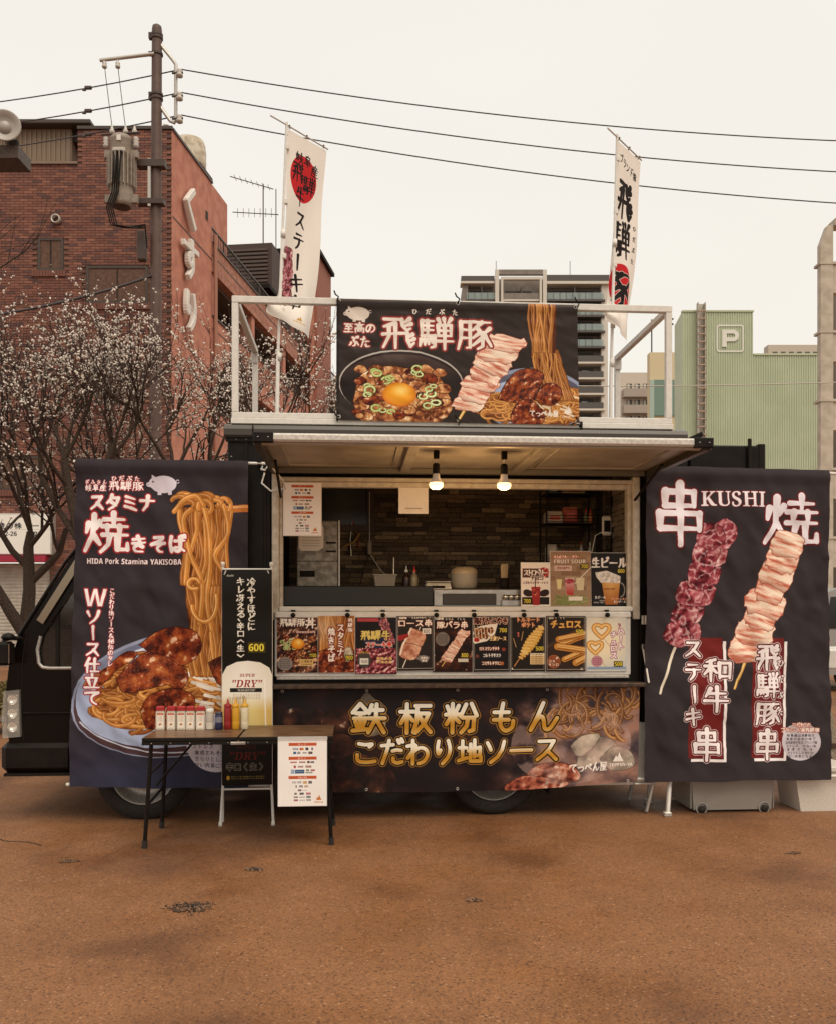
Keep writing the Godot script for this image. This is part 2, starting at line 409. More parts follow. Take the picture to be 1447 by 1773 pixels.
func far_buildings() -> void:
	# apartment tower, 170 m away
	var t := thing("apartment_tower", "tall dark grey apartment tower with white framed balconies behind the truck", "building", facing(21.93, 170), CAM_TURN)
	var wallm := grained(Color(0.20, 0.175, 0.155), Color(0.25, 0.22, 0.20), 0.02, 8.0, 0.8, 0.0, 51)
	var pale := plain(0.62, 0.58, 0.52, 0.7)
	var darkm := plain(0.085, 0.078, 0.074, 0.6)
	var dim := plain(0.05, 0.046, 0.045, 0.5)
	var glass := pane(0.35, 0.45, 0.45, 0.55)
	var pane_m := plain(0.62, 0.62, 0.58, 0.4)
	part(t, "tower_block", Shape.new().span(Vector3(-13.4, 0, -16), Vector3(13.6, 63.6, -1.8)), wallm)
	part(t, "end_wall", Shape.new().span(Vector3(-13.6, 0, -1.8), Vector3(-12.6, 62.6, 0.0)), wallm)
	part(t, "end_wall", Shape.new().span(Vector3(12.4, 0, -1.8), Vector3(13.6, 62.6, 0.0)), pale)
	part(t, "roof_band", Shape.new().span(Vector3(-13.9, 62.4, -2), Vector3(-7.7, 63.4, 0.5)), darkm)
	part(t, "roof_edge", Shape.new().span(Vector3(-14.0, 62.0, -2), Vector3(-7.7, 62.4, 0.6)), pale)
	part(t, "roof_band", Shape.new().span(Vector3(2.0, 62.4, -2), Vector3(13.9, 63.6, 0.5)), darkm)
	part(t, "roof_edge", Shape.new().span(Vector3(2.0, 61.9, -2), Vector3(14.0, 62.4, 0.6)), pale)
	# the white frame in the middle
	part(t, "frame_post", Shape.new().span(Vector3(-7.6, 30, 0.2), Vector3(-6.9, 64.4, 1.0)), pale)
	part(t, "frame_post", Shape.new().span(Vector3(1.3, 30, 0.2), Vector3(2.0, 64.4, 1.0)), pale)
	part(t, "frame_beam", Shape.new().span(Vector3(-6.9, 63.5, 0.2), Vector3(1.3, 64.4, 1.0)), wallm)
	part(t, "inner_frame", Shape.new().span(Vector3(-6.5, 62.6, 0.1), Vector3(1.1, 63.1, 0.9)), pale)
	part(t, "inner_frame", Shape.new().span(Vector3(-6.5, 30, 0.1), Vector3(-6.1, 62.6, 0.9)), pale)
	part(t, "inner_frame", Shape.new().span(Vector3(0.7, 30, 0.1), Vector3(1.1, 62.6, 0.9)), pale)
	var rng := RandomNumberGenerator.new()
	rng.seed = 3
	var bays := [[-12.6, -7.7, true], [-6.1, 0.7, false], [2.1, 12.4, true]]
	for fl in 13:
		var y := 59.2 - fl * 2.92
		for b in bays.size():
			var x0: float = bays[b][0]
			var x1: float = bays[b][1]
			var top := fl < 4
			part(t, "balcony_slab", Shape.new().span(Vector3(x0, y - 0.5, -1.8), Vector3(x1 + (0.6 if b == 2 else 0.0), y - 0.15, 0.45)), pale if not top or b == 1 else darkm)
			if top and b != 1:
				part(t, "balcony_rail", Shape.new().span(Vector3(x0 - 0.3, y - 0.1, 0.36), Vector3(x1 + 0.3, y + 1.1, 0.42)), glass)
				for j in int((x1 - x0) / 1.2):
					part(t, "rail_post", Shape.new().span(Vector3(x0 + j * 1.2, y - 0.15, 0.44), Vector3(x0 + j * 1.2 + 0.07, y + 1.15, 0.5)), darkm)
			else:
				part(t, "balcony_wall", Shape.new().span(Vector3(x0, y - 0.15, 0.3), Vector3(x1 + (0.3 if b == 2 else 0.0), y + 1.0, 0.42)), darkm if b != 1 else wallm)
			# recessed windows behind each balcony
			part(t, "window_recess", Shape.new().span(Vector3(x0 + 0.6, y - 0.15, -1.8), Vector3(x1 - 1.2, y + 2.1, -1.7)), dim)
			var wx := x0 + 1.2
			while wx < x1 - 2.0:
				if rng.randf() < 0.75:
					part(t, "window_pane", Shape.new().span(Vector3(wx, y - 0.1, -1.69), Vector3(wx + rng.randf_range(1.0, 1.5), y + 1.65, -1.64)), pane_m)
				wx += 1.9
			part(t, "partition", Shape.new().span(Vector3((x0 + x1) / 2, y - 0.15, -1.6), Vector3((x0 + x1) / 2 + 0.2, y + 2.3, 0.2)), darkm)
	for x in [-7.1, 7.0]:
		part(t, "lightning_rod", Shape.new().tube([Vector3(x, 63.4, -3), Vector3(x, 67.5, -3)], 0.06, 5), darkm)
	# green parking garage, 65 m away
	var k := 65.0 / 1570.0
	var g := thing("parking_garage", "pale green ribbed parking garage with a white P sign", "building", facing(18.9, 65), CAM_TURN)
	var green := grained(Color(0.45, 0.51, 0.36), Color(0.50, 0.56, 0.41), 0.01, 9.0, 0.6, 0.0, 52)
	var X := func(px: float) -> float: return (px - 1180.0) * k
	var Y := func(py: float) -> float: return 1.6 + (1050.0 - py) * k
	var core := Shape.new()
	core.xf = Transform3D(Basis(Vector3(1, 0, 0), Vector3(0, 0, -1), Vector3(0, 1, 0)), Vector3.ZERO)
	core.prism(dots([0.0, 0.06, X.call(1303), 0.06, X.call(1303), 3.2, 0.365, 3.2]), 0.0, Y.call(540))
	core.prism(dots([X.call(1303), 0.06, X.call(1452), 0.06, X.call(1452), 3.2, X.call(1303), 3.2]), 0.0, Y.call(615))
	part(g, "core", core, green)
	var ribs := Shape.new()
	var x: float = X.call(1180)
	while x < X.call(1450):
		var top: float = Y.call(540) if x < X.call(1303) else Y.call(615)
		ribs.st.set_smooth_group(-1)
		var a := x
		var prof := [[a, -0.05], [a + 0.05, -0.05], [a + 0.075, 0.0], [a + 0.145, 0.0], [a + 0.17, -0.05]]
		for i in 4:
			ribs.quad(Vector3(prof[i][0], 0, prof[i][1]), Vector3(prof[i + 1][0], 0, prof[i + 1][1]), Vector3(prof[i + 1][0], top, prof[i + 1][1]), Vector3(prof[i][0], top, prof[i][1]))
		x += 0.17
	part(g, "ribbed_cladding", ribs, green)
	part(g, "roof_trim", Shape.new().span(Vector3(X.call(1180), Y.call(540), -0.3), Vector3(X.call(1304), Y.call(540) + 0.12, 0.05)), plain(0.5, 0.56, 0.4, 0.6))
	part(g, "roof_trim", Shape.new().span(Vector3(X.call(1304), Y.call(615), -0.3), Vector3(X.call(1452), Y.call(615) + 0.12, 0.05)), plain(0.5, 0.56, 0.4, 0.6))
	# its sign: a P in a rounded frame
	var pz := 0.03
	var ring := Shape.new()
	var c := Vector2(X.call(1263), Y.call(586))
	var hw := 0.98
	var rr := 0.22
	var outer := []
	var inner := []
	for q in 4:
		var cc := c + Vector2([1, -1, -1, 1][q], [1, 1, -1, -1][q]) * (hw - rr)
		for i in 6:
			var an := PI / 2 * q + PI / 2 * i / 5.0
			outer.append(cc + Vector2.from_angle(an) * rr)
			inner.append(cc + Vector2.from_angle(an) * (rr - 0.11))
	for i in outer.size():
		var j := (i + 1) % outer.size()
		ring.quad(Vector3(outer[i].x, outer[i].y, pz), Vector3(outer[j].x, outer[j].y, pz), Vector3(inner[j].x, inner[j].y, pz), Vector3(inner[i].x, inner[i].y, pz))
	var lettering := plain(0.74, 0.74, 0.68, 0.6)
	var psign := part(g, "parking_sign", ring, lettering)
	var pl := Shape.new()
	pl.span(Vector3(c.x - 0.58, c.y - 0.62, 0.02), Vector3(c.x - 0.25, c.y + 0.62, 0.06))
	pl.span(Vector3(c.x - 0.25, c.y + 0.34, 0.02), Vector3(c.x + 0.2, c.y + 0.62, 0.06))
	pl.span(Vector3(c.x - 0.25, c.y - 0.22, 0.02), Vector3(c.x + 0.2, c.y + 0.06, 0.06))
	var bow := arcs(Vector2(c.x + 0.2, c.y + 0.20), 0.42, -PI / 2, PI / 2, 12) + arcs(Vector2(c.x + 0.2, c.y + 0.20), 0.14, PI / 2, -PI / 2, 12)
	pl.prism(dots(bow), 0.02, 0.059)
	part(psign, "letter", pl, lettering)
	# caged ladder
	var ld := part(g, "ladder", Shape.new().span(Vector3(X.call(1204), 4, 0.1), Vector3(X.call(1205.5), Y.call(527), 0.5)).span(Vector3(X.call(1216), 4, 0.1), Vector3(X.call(1217.5), Y.call(527), 0.5)), grained(Color(0.36, 0.30, 0.24), Color(0.58, 0.54, 0.48), 0.03, 2.0, 0.6, 0.0, 53))
	var ly := 5.0
	while ly < Y.call(530):
		part(ld, "ladder_hoop", Shape.new().span(Vector3(X.call(1204.5), ly, 0.45), Vector3(X.call(1217), ly + 0.09, 0.55)), plain(0.42, 0.30, 0.22, 0.7))
		ly += 0.55
	part(ld, "ladder_back", Shape.new().span(Vector3(X.call(1205.5), 4, 0.06), Vector3(X.call(1216), Y.call(527), 0.1)), plain(0.5, 0.48, 0.42, 0.6))
	# beige shop with a teal band, 80 m
	k = 80.0 / 1570.0
	var sh := thing("beige_building", "beige and teal building beside the green garage", "building", facing((1145 - 723.5) * k, 80), CAM_TURN)
	part(sh, "block", Shape.new().span(Vector3(-21 * k, 0, -0.9), Vector3(26 * k, 1.6 + 440 * k, 0)), plain(0.62, 0.52, 0.34, 0.8))
	part(sh, "teal_band", Shape.new().span(Vector3(-14 * k, 1.6 + 330 * k, 0), Vector3(26 * k, 1.6 + 392 * k, 0.12)), plain(0.16, 0.25, 0.21, 0.6))
	part(sh, "pale_band", Shape.new().span(Vector3(-21 * k, 1.6 + 320 * k, 0), Vector3(-14 * k, 1.6 + 392 * k, 0.12)), plain(0.36, 0.46, 0.42, 0.6))
	part(sh, "mast", Shape.new().tube([Vector3(-15 * k, 1.6 + 440 * k, -0.5), Vector3(-15 * k, 1.6 + 500 * k, -0.5)], 0.06, 5), M.dark)
	# small grey apartments, 95 m
	k = 95.0 / 1570.0
	var ga := thing("grey_apartments", "low cream apartment block between the flag pole and beige building", "building", facing((1100 - 723.5) * k, 95), CAM_TURN)
	part(ga, "block", Shape.new().span(Vector3(-28 * k, 0, -1.2), Vector3(24 * k, 1.6 + 405 * k, 0)), plain(0.56, 0.50, 0.43, 0.8))
	for fl in 6:
		var y := 1.6 + (360 - fl * 28) * k
		part(ga, "balcony", Shape.new().span(Vector3(-24 * k, y, 0), Vector3(24 * k, y + 0.85, 0.9)), plain(0.36, 0.31, 0.27, 0.8))
		for j in 3:
			var w := part(ga, "window", Shape.new().span(Vector3((-16 + j * 14) * k, y + 0.9, 0), Vector3((-7 + j * 14) * k, y + 1.55, 0.05)), plain(0.08, 0.07, 0.065, 0.4))
			part(w, "pane", Shape.new().span(Vector3((-15 + j * 14) * k, y + 0.95, 0.05), Vector3((-11 + j * 14) * k, y + 1.5, 0.07)), plain(0.5, 0.48, 0.44, 0.3))
	# low pale building behind the garage, 120 m
	k = 120.0 / 1570.0
	var lo := thing("pale_building", "pale low building peeking over the green garage roof", "building", facing((1375 - 723.5) * k, 120), CAM_TURN)
	part(lo, "block", Shape.new().span(Vector3(-46 * k, 0, -1.5), Vector3(60 * k, 1.6 + 453 * k, 0)), plain(0.52, 0.47, 0.40, 0.8))
	for j in 6:
		part(lo, "window", Shape.new().span(Vector3((-38 + j * 14) * k, 1.6 + 432 * k, 0), Vector3((-30 + j * 14) * k, 1.6 + 441 * k, 0.06)), plain(0.12, 0.11, 0.10, 0.4))
	# concrete parking deck at the right edge, 40 m
	k = 40.0 / 1570.0
	var cd := thing("concrete_building", "grey concrete building with open decks at the right edge", "building", facing((1420 - 723.5) * k, 40), CAM_TURN)
	var conc := grained(Color(0.42, 0.37, 0.30), Color(0.55, 0.49, 0.41), 0.012, 5.0, 0.85, 0.3, 54, 5, 0.0, 512)
	part(cd, "corner_pier", Shape.new().prism(dots([0.0, 0.0, 0.55, 0.0, 0.55, 1.6 + 662 * k, 0.3, 1.6 + 660 * k, 0.0, 1.6 + 628 * k]), -0.35, 0.0), conc)
	for fl in 6:
		var y := 0.3 + fl * 3.03
		part(cd, "deck_edge", Shape.new().span(Vector3(0.55, y, -0.5), Vector3(9, y + 1.25, -0.04)), conc)
		part(cd, "deck_ledge", Shape.new().span(Vector3(-0.05, y + 1.25, -0.6), Vector3(9, y + 1.36, 0.03)), conc)
	part(cd, "inner_wall", Shape.new().span(Vector3(3.2, 0, -6.0), Vector3(9, 18.4, -5.8)), plain(0.16, 0.135, 0.11, 0.85))
	part(cd, "roof", Shape.new().span(Vector3(0.6, 18.4, -0.6), Vector3(9, 18.7, 0.1)), conc)
	part(cd, "pier", Shape.new().span(Vector3(3.4, 0, -0.6), Vector3(4.0, 18.4, -0.1)), conc)

# ---------------------------------------------------------------- utility pole and lines
func sag(a: Vector3, b: Vector3, drop: float, n := 24) -> Array:
	var p := []
	for i in n + 1:
		var t := float(i) / n
		p.append(a.lerp(b, t) - Vector3(0, drop * 4.0 * t * (1.0 - t), 0))
	return p

func utility_pole() -> void:
	var d := 20.5
	var k := d / 1570.0
	var t := thing("utility_pole", "brown steel utility pole with a grey transformer behind the plum trees", "utility pole", facing((270 - 723.5) * k, d), CAM_TURN)
	var X := func(px: float) -> float: return (px - 270.0) * k
	var Y := func(py: float) -> float: return 1.6 + (1050.0 - py) * k
	var brown := grained(Color(0.075, 0.042, 0.034), Color(0.11, 0.064, 0.052), 0.02, 1.6, 0.6, 0.0, 61)
	var iron := plain(0.06, 0.04, 0.033, 0.55)
	var grey := grained(Color(0.24, 0.20, 0.165), Color(0.32, 0.27, 0.22), 0.02, 0.9, 0.6, 0.0, 62)
	var porc := plain(0.52, 0.48, 0.44, 0.25)
	part(t, "pole", Shape.new().tube([Vector3(-0.03, 0, 0), Vector3(0.03, Y.call(52), 0), Vector3(0.03, Y.call(46), 0), Vector3(0.03, Y.call(43), 0)], [0.145, 0.112, 0.10, 0.05], 20), brown)
	for y in [63.0, 68.0, 166.0, 173.0, 96.0]:
		part(t, "band", Shape.new().lathe([[0.114, 0.0], [0.136, 0.0], [0.136, 0.05], [0.114, 0.05]], Vector3(0.03, Y.call(y), 0), 16, Basis(), false).span(Vector3(-0.15, Y.call(y), -0.05), Vector3(-0.09, Y.call(y) + 0.07, 0.05)), iron)
	part(t, "cross_arm", Shape.new().tube([Vector3(0.0, Y.call(98), 0.1), Vector3(X.call(176), Y.call(109), 0.1)], 0.04, 8), M.aluminium)
	for px in [184.0, 207.0]:
		part(t, "insulator", Shape.new().lathe([[0.0, -0.14], [0.05, -0.13], [0.06, -0.09], [0.035, -0.07], [0.055, -0.03], [0.03, 0.0], [0.02, 0.05]], Vector3(X.call(px), Y.call(112), 0.1), 12), porc)
		part(t, "drop_wire", Shape.new().tube(sag(Vector3(X.call(px), Y.call(117), 0.1), Vector3(X.call(px + 16), Y.call(240), 0.12), 0.05, 6), 0.009, 5), iron)
	var br := [Vector3(0.1, Y.call(76), 0), Vector3(X.call(300), Y.call(104), 0), Vector3(X.call(305), Y.call(112), 0), Vector3(X.call(305), Y.call(206), 0), Vector3(X.call(302), Y.call(213), 0), Vector3(X.call(296), Y.call(210), 0), Vector3(0.1, Y.call(184), 0)]
	part(t, "side_bracket", Shape.new().tube(br, 0.04, 8), M.aluminium)
	for y in [128.0, 168.0, 207.0]:
		part(t, "insulator", Shape.new().lathe([[0.02, -0.1], [0.075, -0.08], [0.08, -0.03], [0.05, 0.0], [0.075, 0.04], [0.05, 0.08], [0.02, 0.1]], Vector3(X.call(312), Y.call(y), 0.03), 12), porc)
		part(t, "insulator_bolt", Shape.new().tube([Vector3(X.call(299), Y.call(y), 0.03), Vector3(X.call(318), Y.call(y - 1), 0.03)], 0.025, 6), iron)
	# transformer
	var tc := Vector3(X.call(220), Y.call(370), 0.34)
	var body := Shape.new().lathe([[0.0, 0.0], [0.20, 0.0], [0.235, 0.06], [0.24, 0.10], [0.245, 0.55], [0.245, 1.42], [0.255, 1.44], [0.255, 1.50], [0.20, 1.56], [0.0, 1.58]], tc, 24)
	var tr := part(t, "transformer", body, grey)
	part(tr, "base_ring", Shape.new().lathe([[0.0, 0.0], [0.19, -0.005], [0.19, 0.02]], tc - Vector3(0, 0.004, 0), 20), iron)
	for i in 22:
		var an := TAU * i / 22.0
		var f := Shape.new()
		f.xf = Transform3D(Basis(Vector3.UP, an), tc)
		f.span(Vector3(0.2, 0.42, -0.012), Vector3(0.32, 1.12, 0.012))
		part(tr, "cooling_fin", f, grey)
	for s in [-1, 1]:
		part(tr, "lug", Shape.new().span(tc + Vector3(s * 0.27 - 0.09, 0.08, -0.06), tc + Vector3(s * 0.27 + 0.09, 0.26, 0.06)), grey)
		part(tr, "lug", Shape.new().span(tc + Vector3(s * 0.27 - 0.1, 1.08, -0.06), tc + Vector3(s * 0.27 + 0.1, 1.24, 0.06)), grey)
		part(tr, "bushing", Shape.new().lathe([[0.02, -0.1], [0.05, -0.08], [0.07, -0.04], [0.045, 0.0], [0.07, 0.04], [0.045, 0.08], [0.07, 0.12], [0.03, 0.16]], tc + Vector3(s * 0.33, 1.38, 0.05), 12), porc)
	part(tr, "bushing_bar", Shape.new().tube([tc + Vector3(-0.42, 1.56, 0.1), tc + Vector3(0.42, 1.6, 0.1)], 0.025, 6), iron)
	for dx in [-0.2, 0.1, 0.3]:
		part(tr, "top_bushing", Shape.new().lathe([[0.02, 0.0], [0.05, 0.03], [0.06, 0.08], [0.035, 0.12], [0.02, 0.2]], tc + Vector3(dx, 1.58, 0.05), 10), porc)
	part(tr, "name_plate", Shape.new().span(tc + Vector3(-0.03, 1.36, 0.25), tc + Vector3(0.06, 1.48, 0.265)), M.white)
	part(tr, "terminal_cover", Shape.new().span(tc + Vector3(-0.12, 1.10, 0.24), tc + Vector3(0.16, 1.2, 0.29), 0.02), porc)
	for i in 4:
		var x0 := -0.06 + i * 0.045
		part(tr, "cable", Shape.new().tube([tc + Vector3(x0, 1.12, 0.29), tc + Vector3(x0 - 0.01, 0.6, 0.36), tc + Vector3(x0 - 0.06, 0.2, 0.3), tc + Vector3(x0 - 0.2, -0.1, 0.24), tc + Vector3(x0 - 0.12, -0.48, 0.2), tc + Vector3(x0 + 0.2, -0.52, 0.14), tc + Vector3(0.52, -0.38 - i * 0.03, 0.0), tc + Vector3(0.56, -0.9, 0.0)], 0.016, 6), M.dark)
	part(t, "hanger", Shape.new().span(Vector3(X.call(240), Y.call(294), -0.04), Vector3(X.call(289), Y.call(281), 0.18), 0.01), iron)
	part(t, "hanger", Shape.new().span(Vector3(X.call(240), Y.call(358), -0.04), Vector3(X.call(287), Y.call(348), 0.18), 0.01), iron)
	part(t, "hanger_rail", Shape.new().span(Vector3(X.call(260), Y.call(362), 0.12), Vector3(X.call(265), Y.call(280), 0.17)), M.aluminium)
	part(t, "cable_box", Shape.new().span(Vector3(X.call(242), Y.call(455), 0.02), Vector3(X.call(256), Y.call(404), 0.2), 0.02), iron)
	part(t, "step_bolt", Shape.new().tube([Vector3(0, Y.call(400), 0), Vector3(X.call(284), Y.call(400), 0)], 0.012, 5), iron)
	# lines: each one cable from beyond the left edge, past the pole, to beyond the right edge
	var wire := plain(0.045, 0.038, 0.045, 0.5)
	var rows := [[120.0, 160.0, 216.0, "topmost"], [160.0, 200.0, 274.0, "middle"], [199.0, 243.0, 333.0, "lowest"]]
	for r in rows:
		var L := facing((-330 - 723.5) * 25.0 / 1570.0, 25.0) + Vector3(0, 1.6 + (1050 - (r[1] + 40)) * 25.0 / 1570.0, 0)
		var P := facing((314 - 723.5) * k, d) + Vector3(0, Y.call(r[0]), 0)
		var R := facing((1800 - 723.5) * 22.0 / 1570.0, 22.0) + Vector3(0, 1.6 + (1050 - (r[2] + 34)) * 22.0 / 1570.0, 0)
		var path := sag(L, P, 0.25, 14)
		path.append_array(sag(P, R, 0.45, 30).slice(1))
		tag(part(self, "power_line", Shape.new().tube(path, 0.014, 6), wire), "%s of the three dark power lines across the sky" % r[3], "power line", "power lines crossing the sky")
		var cl := thing("line_clamp", "small splice clamp on the %s power line left of the pole" % r[3], "clamp", path[11], CAM_TURN, "splice clamps on the power lines")
		part(cl, "clamp_body", Shape.new().span(Vector3(-0.09, -0.04, -0.03), Vector3(0.09, 0.05, 0.03), 0.02), iron)
		part(cl, "clamp_ear", Shape.new().span(Vector3(-0.14, -0.07, -0.02), Vector3(-0.05, -0.02, 0.02), 0.008), iron)
	# thicker communication cable low over the trees, and a thin pale one
	var a := facing((-300 - 723.5) * 19.0 / 1570.0, 19.0) + Vector3(0, 1.6 + (1050 - 560) * 19.0 / 1570.0, 0)
	var b := facing((262 - 723.5) * 20.4 / 1570.0, 20.4) + Vector3(0, 1.6 + (1050 - 478) * 20.4 / 1570.0, 0)
	tag(part(self, "cable", Shape.new().tube(sag(a, b, 0.35), 0.03, 6), wire), "thick dark cable running from the pole to the left edge", "cable")
	a = facing((-250 - 723.5) * 15.5 / 1570.0, 15.5) + Vector3(0, 1.6 + (1050 - 596) * 15.5 / 1570.0, 0)
	b = facing((1750 - 723.5) * 15.5 / 1570.0, 15.5) + Vector3(0, 1.6 + (1050 - 648) * 15.5 / 1570.0, 0)
	tag(part(self, "pale_cable", Shape.new().tube(sag(a, b, 0.42, 40), 0.009, 5), plain(0.45, 0.40, 0.35, 0.5)), "thin pale cable behind the roof frame at half its height", "cable")

# ---------------------------------------------------------------- plum trees
var twig_ends := []
func grow(s: Shape, rng: RandomNumberGenerator, p: Vector3, dir: Vector3, length: float, r: float, level: int, fine: Shape, at: Array, depth := 0) -> void:
	var steps := 4 if level > 1 else 3
	var path := [p]
	var rad := [r]
	var d := dir
	for i in steps:
		d = (d + Vector3(rng.randf_range(-1, 1), rng.randf_range(-0.4, 1.0) * 0.6, rng.randf_range(-1, 1)) * (0.16 if level > 0 else 0.10)).normalized()
		path.append(path[i] + d * length / steps)
		rad.append(lerpf(r, r * (0.62 if level > 0 else 0.4), float(i + 1) / steps))
	(s if level > 1 else fine).tube(path, rad, 7 if level > 2 else 5 if level > 1 else 4, false)
	if level <= 1:
		var nb := int(length * (15.0 if level == 0 else 8.0))
		for i in nb:
			var t := rng.randf_range(0.05, 1.0) * steps
			var j := mini(int(t), steps - 1)
			at.append((path[j] as Vector3).lerp(path[j + 1], t - j))
	if level == 0:
		return
	var kids: int = [0, 4, 5, 3][mini(level, 3)]
	for i in kids:
		var t := rng.randf_range(0.3, 1.0) if i < kids - 1 else 1.0
		var q := t * steps
		var j := mini(int(q), steps - 1)
		var o: Vector3 = (path[j] as Vector3).lerp(path[j + 1], q - j)
		var an := rng.randf() * TAU
		var spread := rng.randf_range(0.45, 0.95) if level > 1 else rng.randf_range(0.35, 0.9)
		var sidev := d.cross(Vector3(cos(an), 0.3, sin(an))).normalized()
		var nd := (d + sidev * spread + Vector3(0, 0.28, 0)).normalized()
		grow(s, rng, o, nd, length * rng.randf_range(0.6, 0.92), maxf(r * lerpf(0.62, 0.5, t), 0.0035), level - 1, fine, at, depth + 1)

func plum(base: Vector3, limbs: Array, label: String, sd: int, bloom: float) -> void:
	var rng := RandomNumberGenerator.new()
	rng.seed = sd
	var t := thing("plum_tree", label, "tree", base, 0.0, "plum trees in blossom behind the truck")
	var bark := grained(Color(0.032, 0.020, 0.014), Color(0.085, 0.055, 0.038), 0.04, 0.4, 0.9, 0.5, 71)
	var trunk := Shape.new()
	var big := Shape.new()
	var fine := Shape.new()
	var at := []
	for l in limbs:
		# l: path points relative to the base, start radius, end radius, level and length of what grows from its end
		var p: Array = l[0]
		var rad := []
		for i in p.size():
			rad.append(lerpf(l[1], l[2], float(i) / (p.size() - 1)))
		trunk.tube(p, rad, 10, true)
		if l[3] > 0:
			var d: Vector3 = (p[-1] - p[-2]).normalized()
			for i in 3:
				var an := rng.randf() * TAU
				grow(big, rng, p[-1], (d + Vector3(cos(an), 0.15, sin(an)) * 0.55).normalized(), l[4] * rng.randf_range(0.8, 1.1), l[2] * 0.62, l[3], fine, at)
			for i in range(p.size() - 2, p.size() - 1):
				var an := rng.randf() * TAU
				grow(big, rng, p[i], (d * 0.4 + Vector3(cos(an), 0.5, sin(an))).normalized(), l[4] * 0.8, l[2] * 0.7, l[3] - 1, fine, at)
	part(t, "trunk", trunk, bark)
	var crown := part(t, "crown", big, bark)
	part(crown, "twigs", fine, plain(0.040, 0.022, 0.016, 0.85)).set_meta("kind", "stuff")
	# blossom: five petals, or a closed bud
	var bl := SphereMesh.new()
	bl.radius = 0.0125
	bl.height = 0.018
	bl.radial_segments = 7
	bl.rings = 3
	var bud := SphereMesh.new()
	bud.radius = 0.009
	bud.height = 0.018
	bud.radial_segments = 6
	bud.rings = 3
	var w1 := []
	var w2 := []
	for p in at:
		if rng.randf() > bloom:
			continue
		var b := Basis.from_euler(Vector3(rng.randf() * 6, rng.randf() * 6, rng.randf() * 6))
		if rng.randf() < 0.5:
			for q in 1 + rng.randi() % 3:
				w1.append(Transform3D(b.scaled(Vector3.ONE * rng.randf_range(0.8, 1.35)), p + Vector3(rng.randf_range(-1, 1), rng.randf_range(-1, 1), rng.randf_range(-1, 1)) * 0.022))
		else:
			w2.append(Transform3D(b.scaled(Vector3.ONE * rng.randf_range(0.6, 1.1)), p))
	var petal := plain(0.86, 0.80, 0.73, 0.7)
	petal.backlight_enabled = true
	petal.backlight = lin(0.25, 0.22, 0.2)
	many(crown, "blossom", bl, petal, w1, [])
	many(crown, "buds", bud, plain(0.72, 0.60, 0.52, 0.7), w2, [])

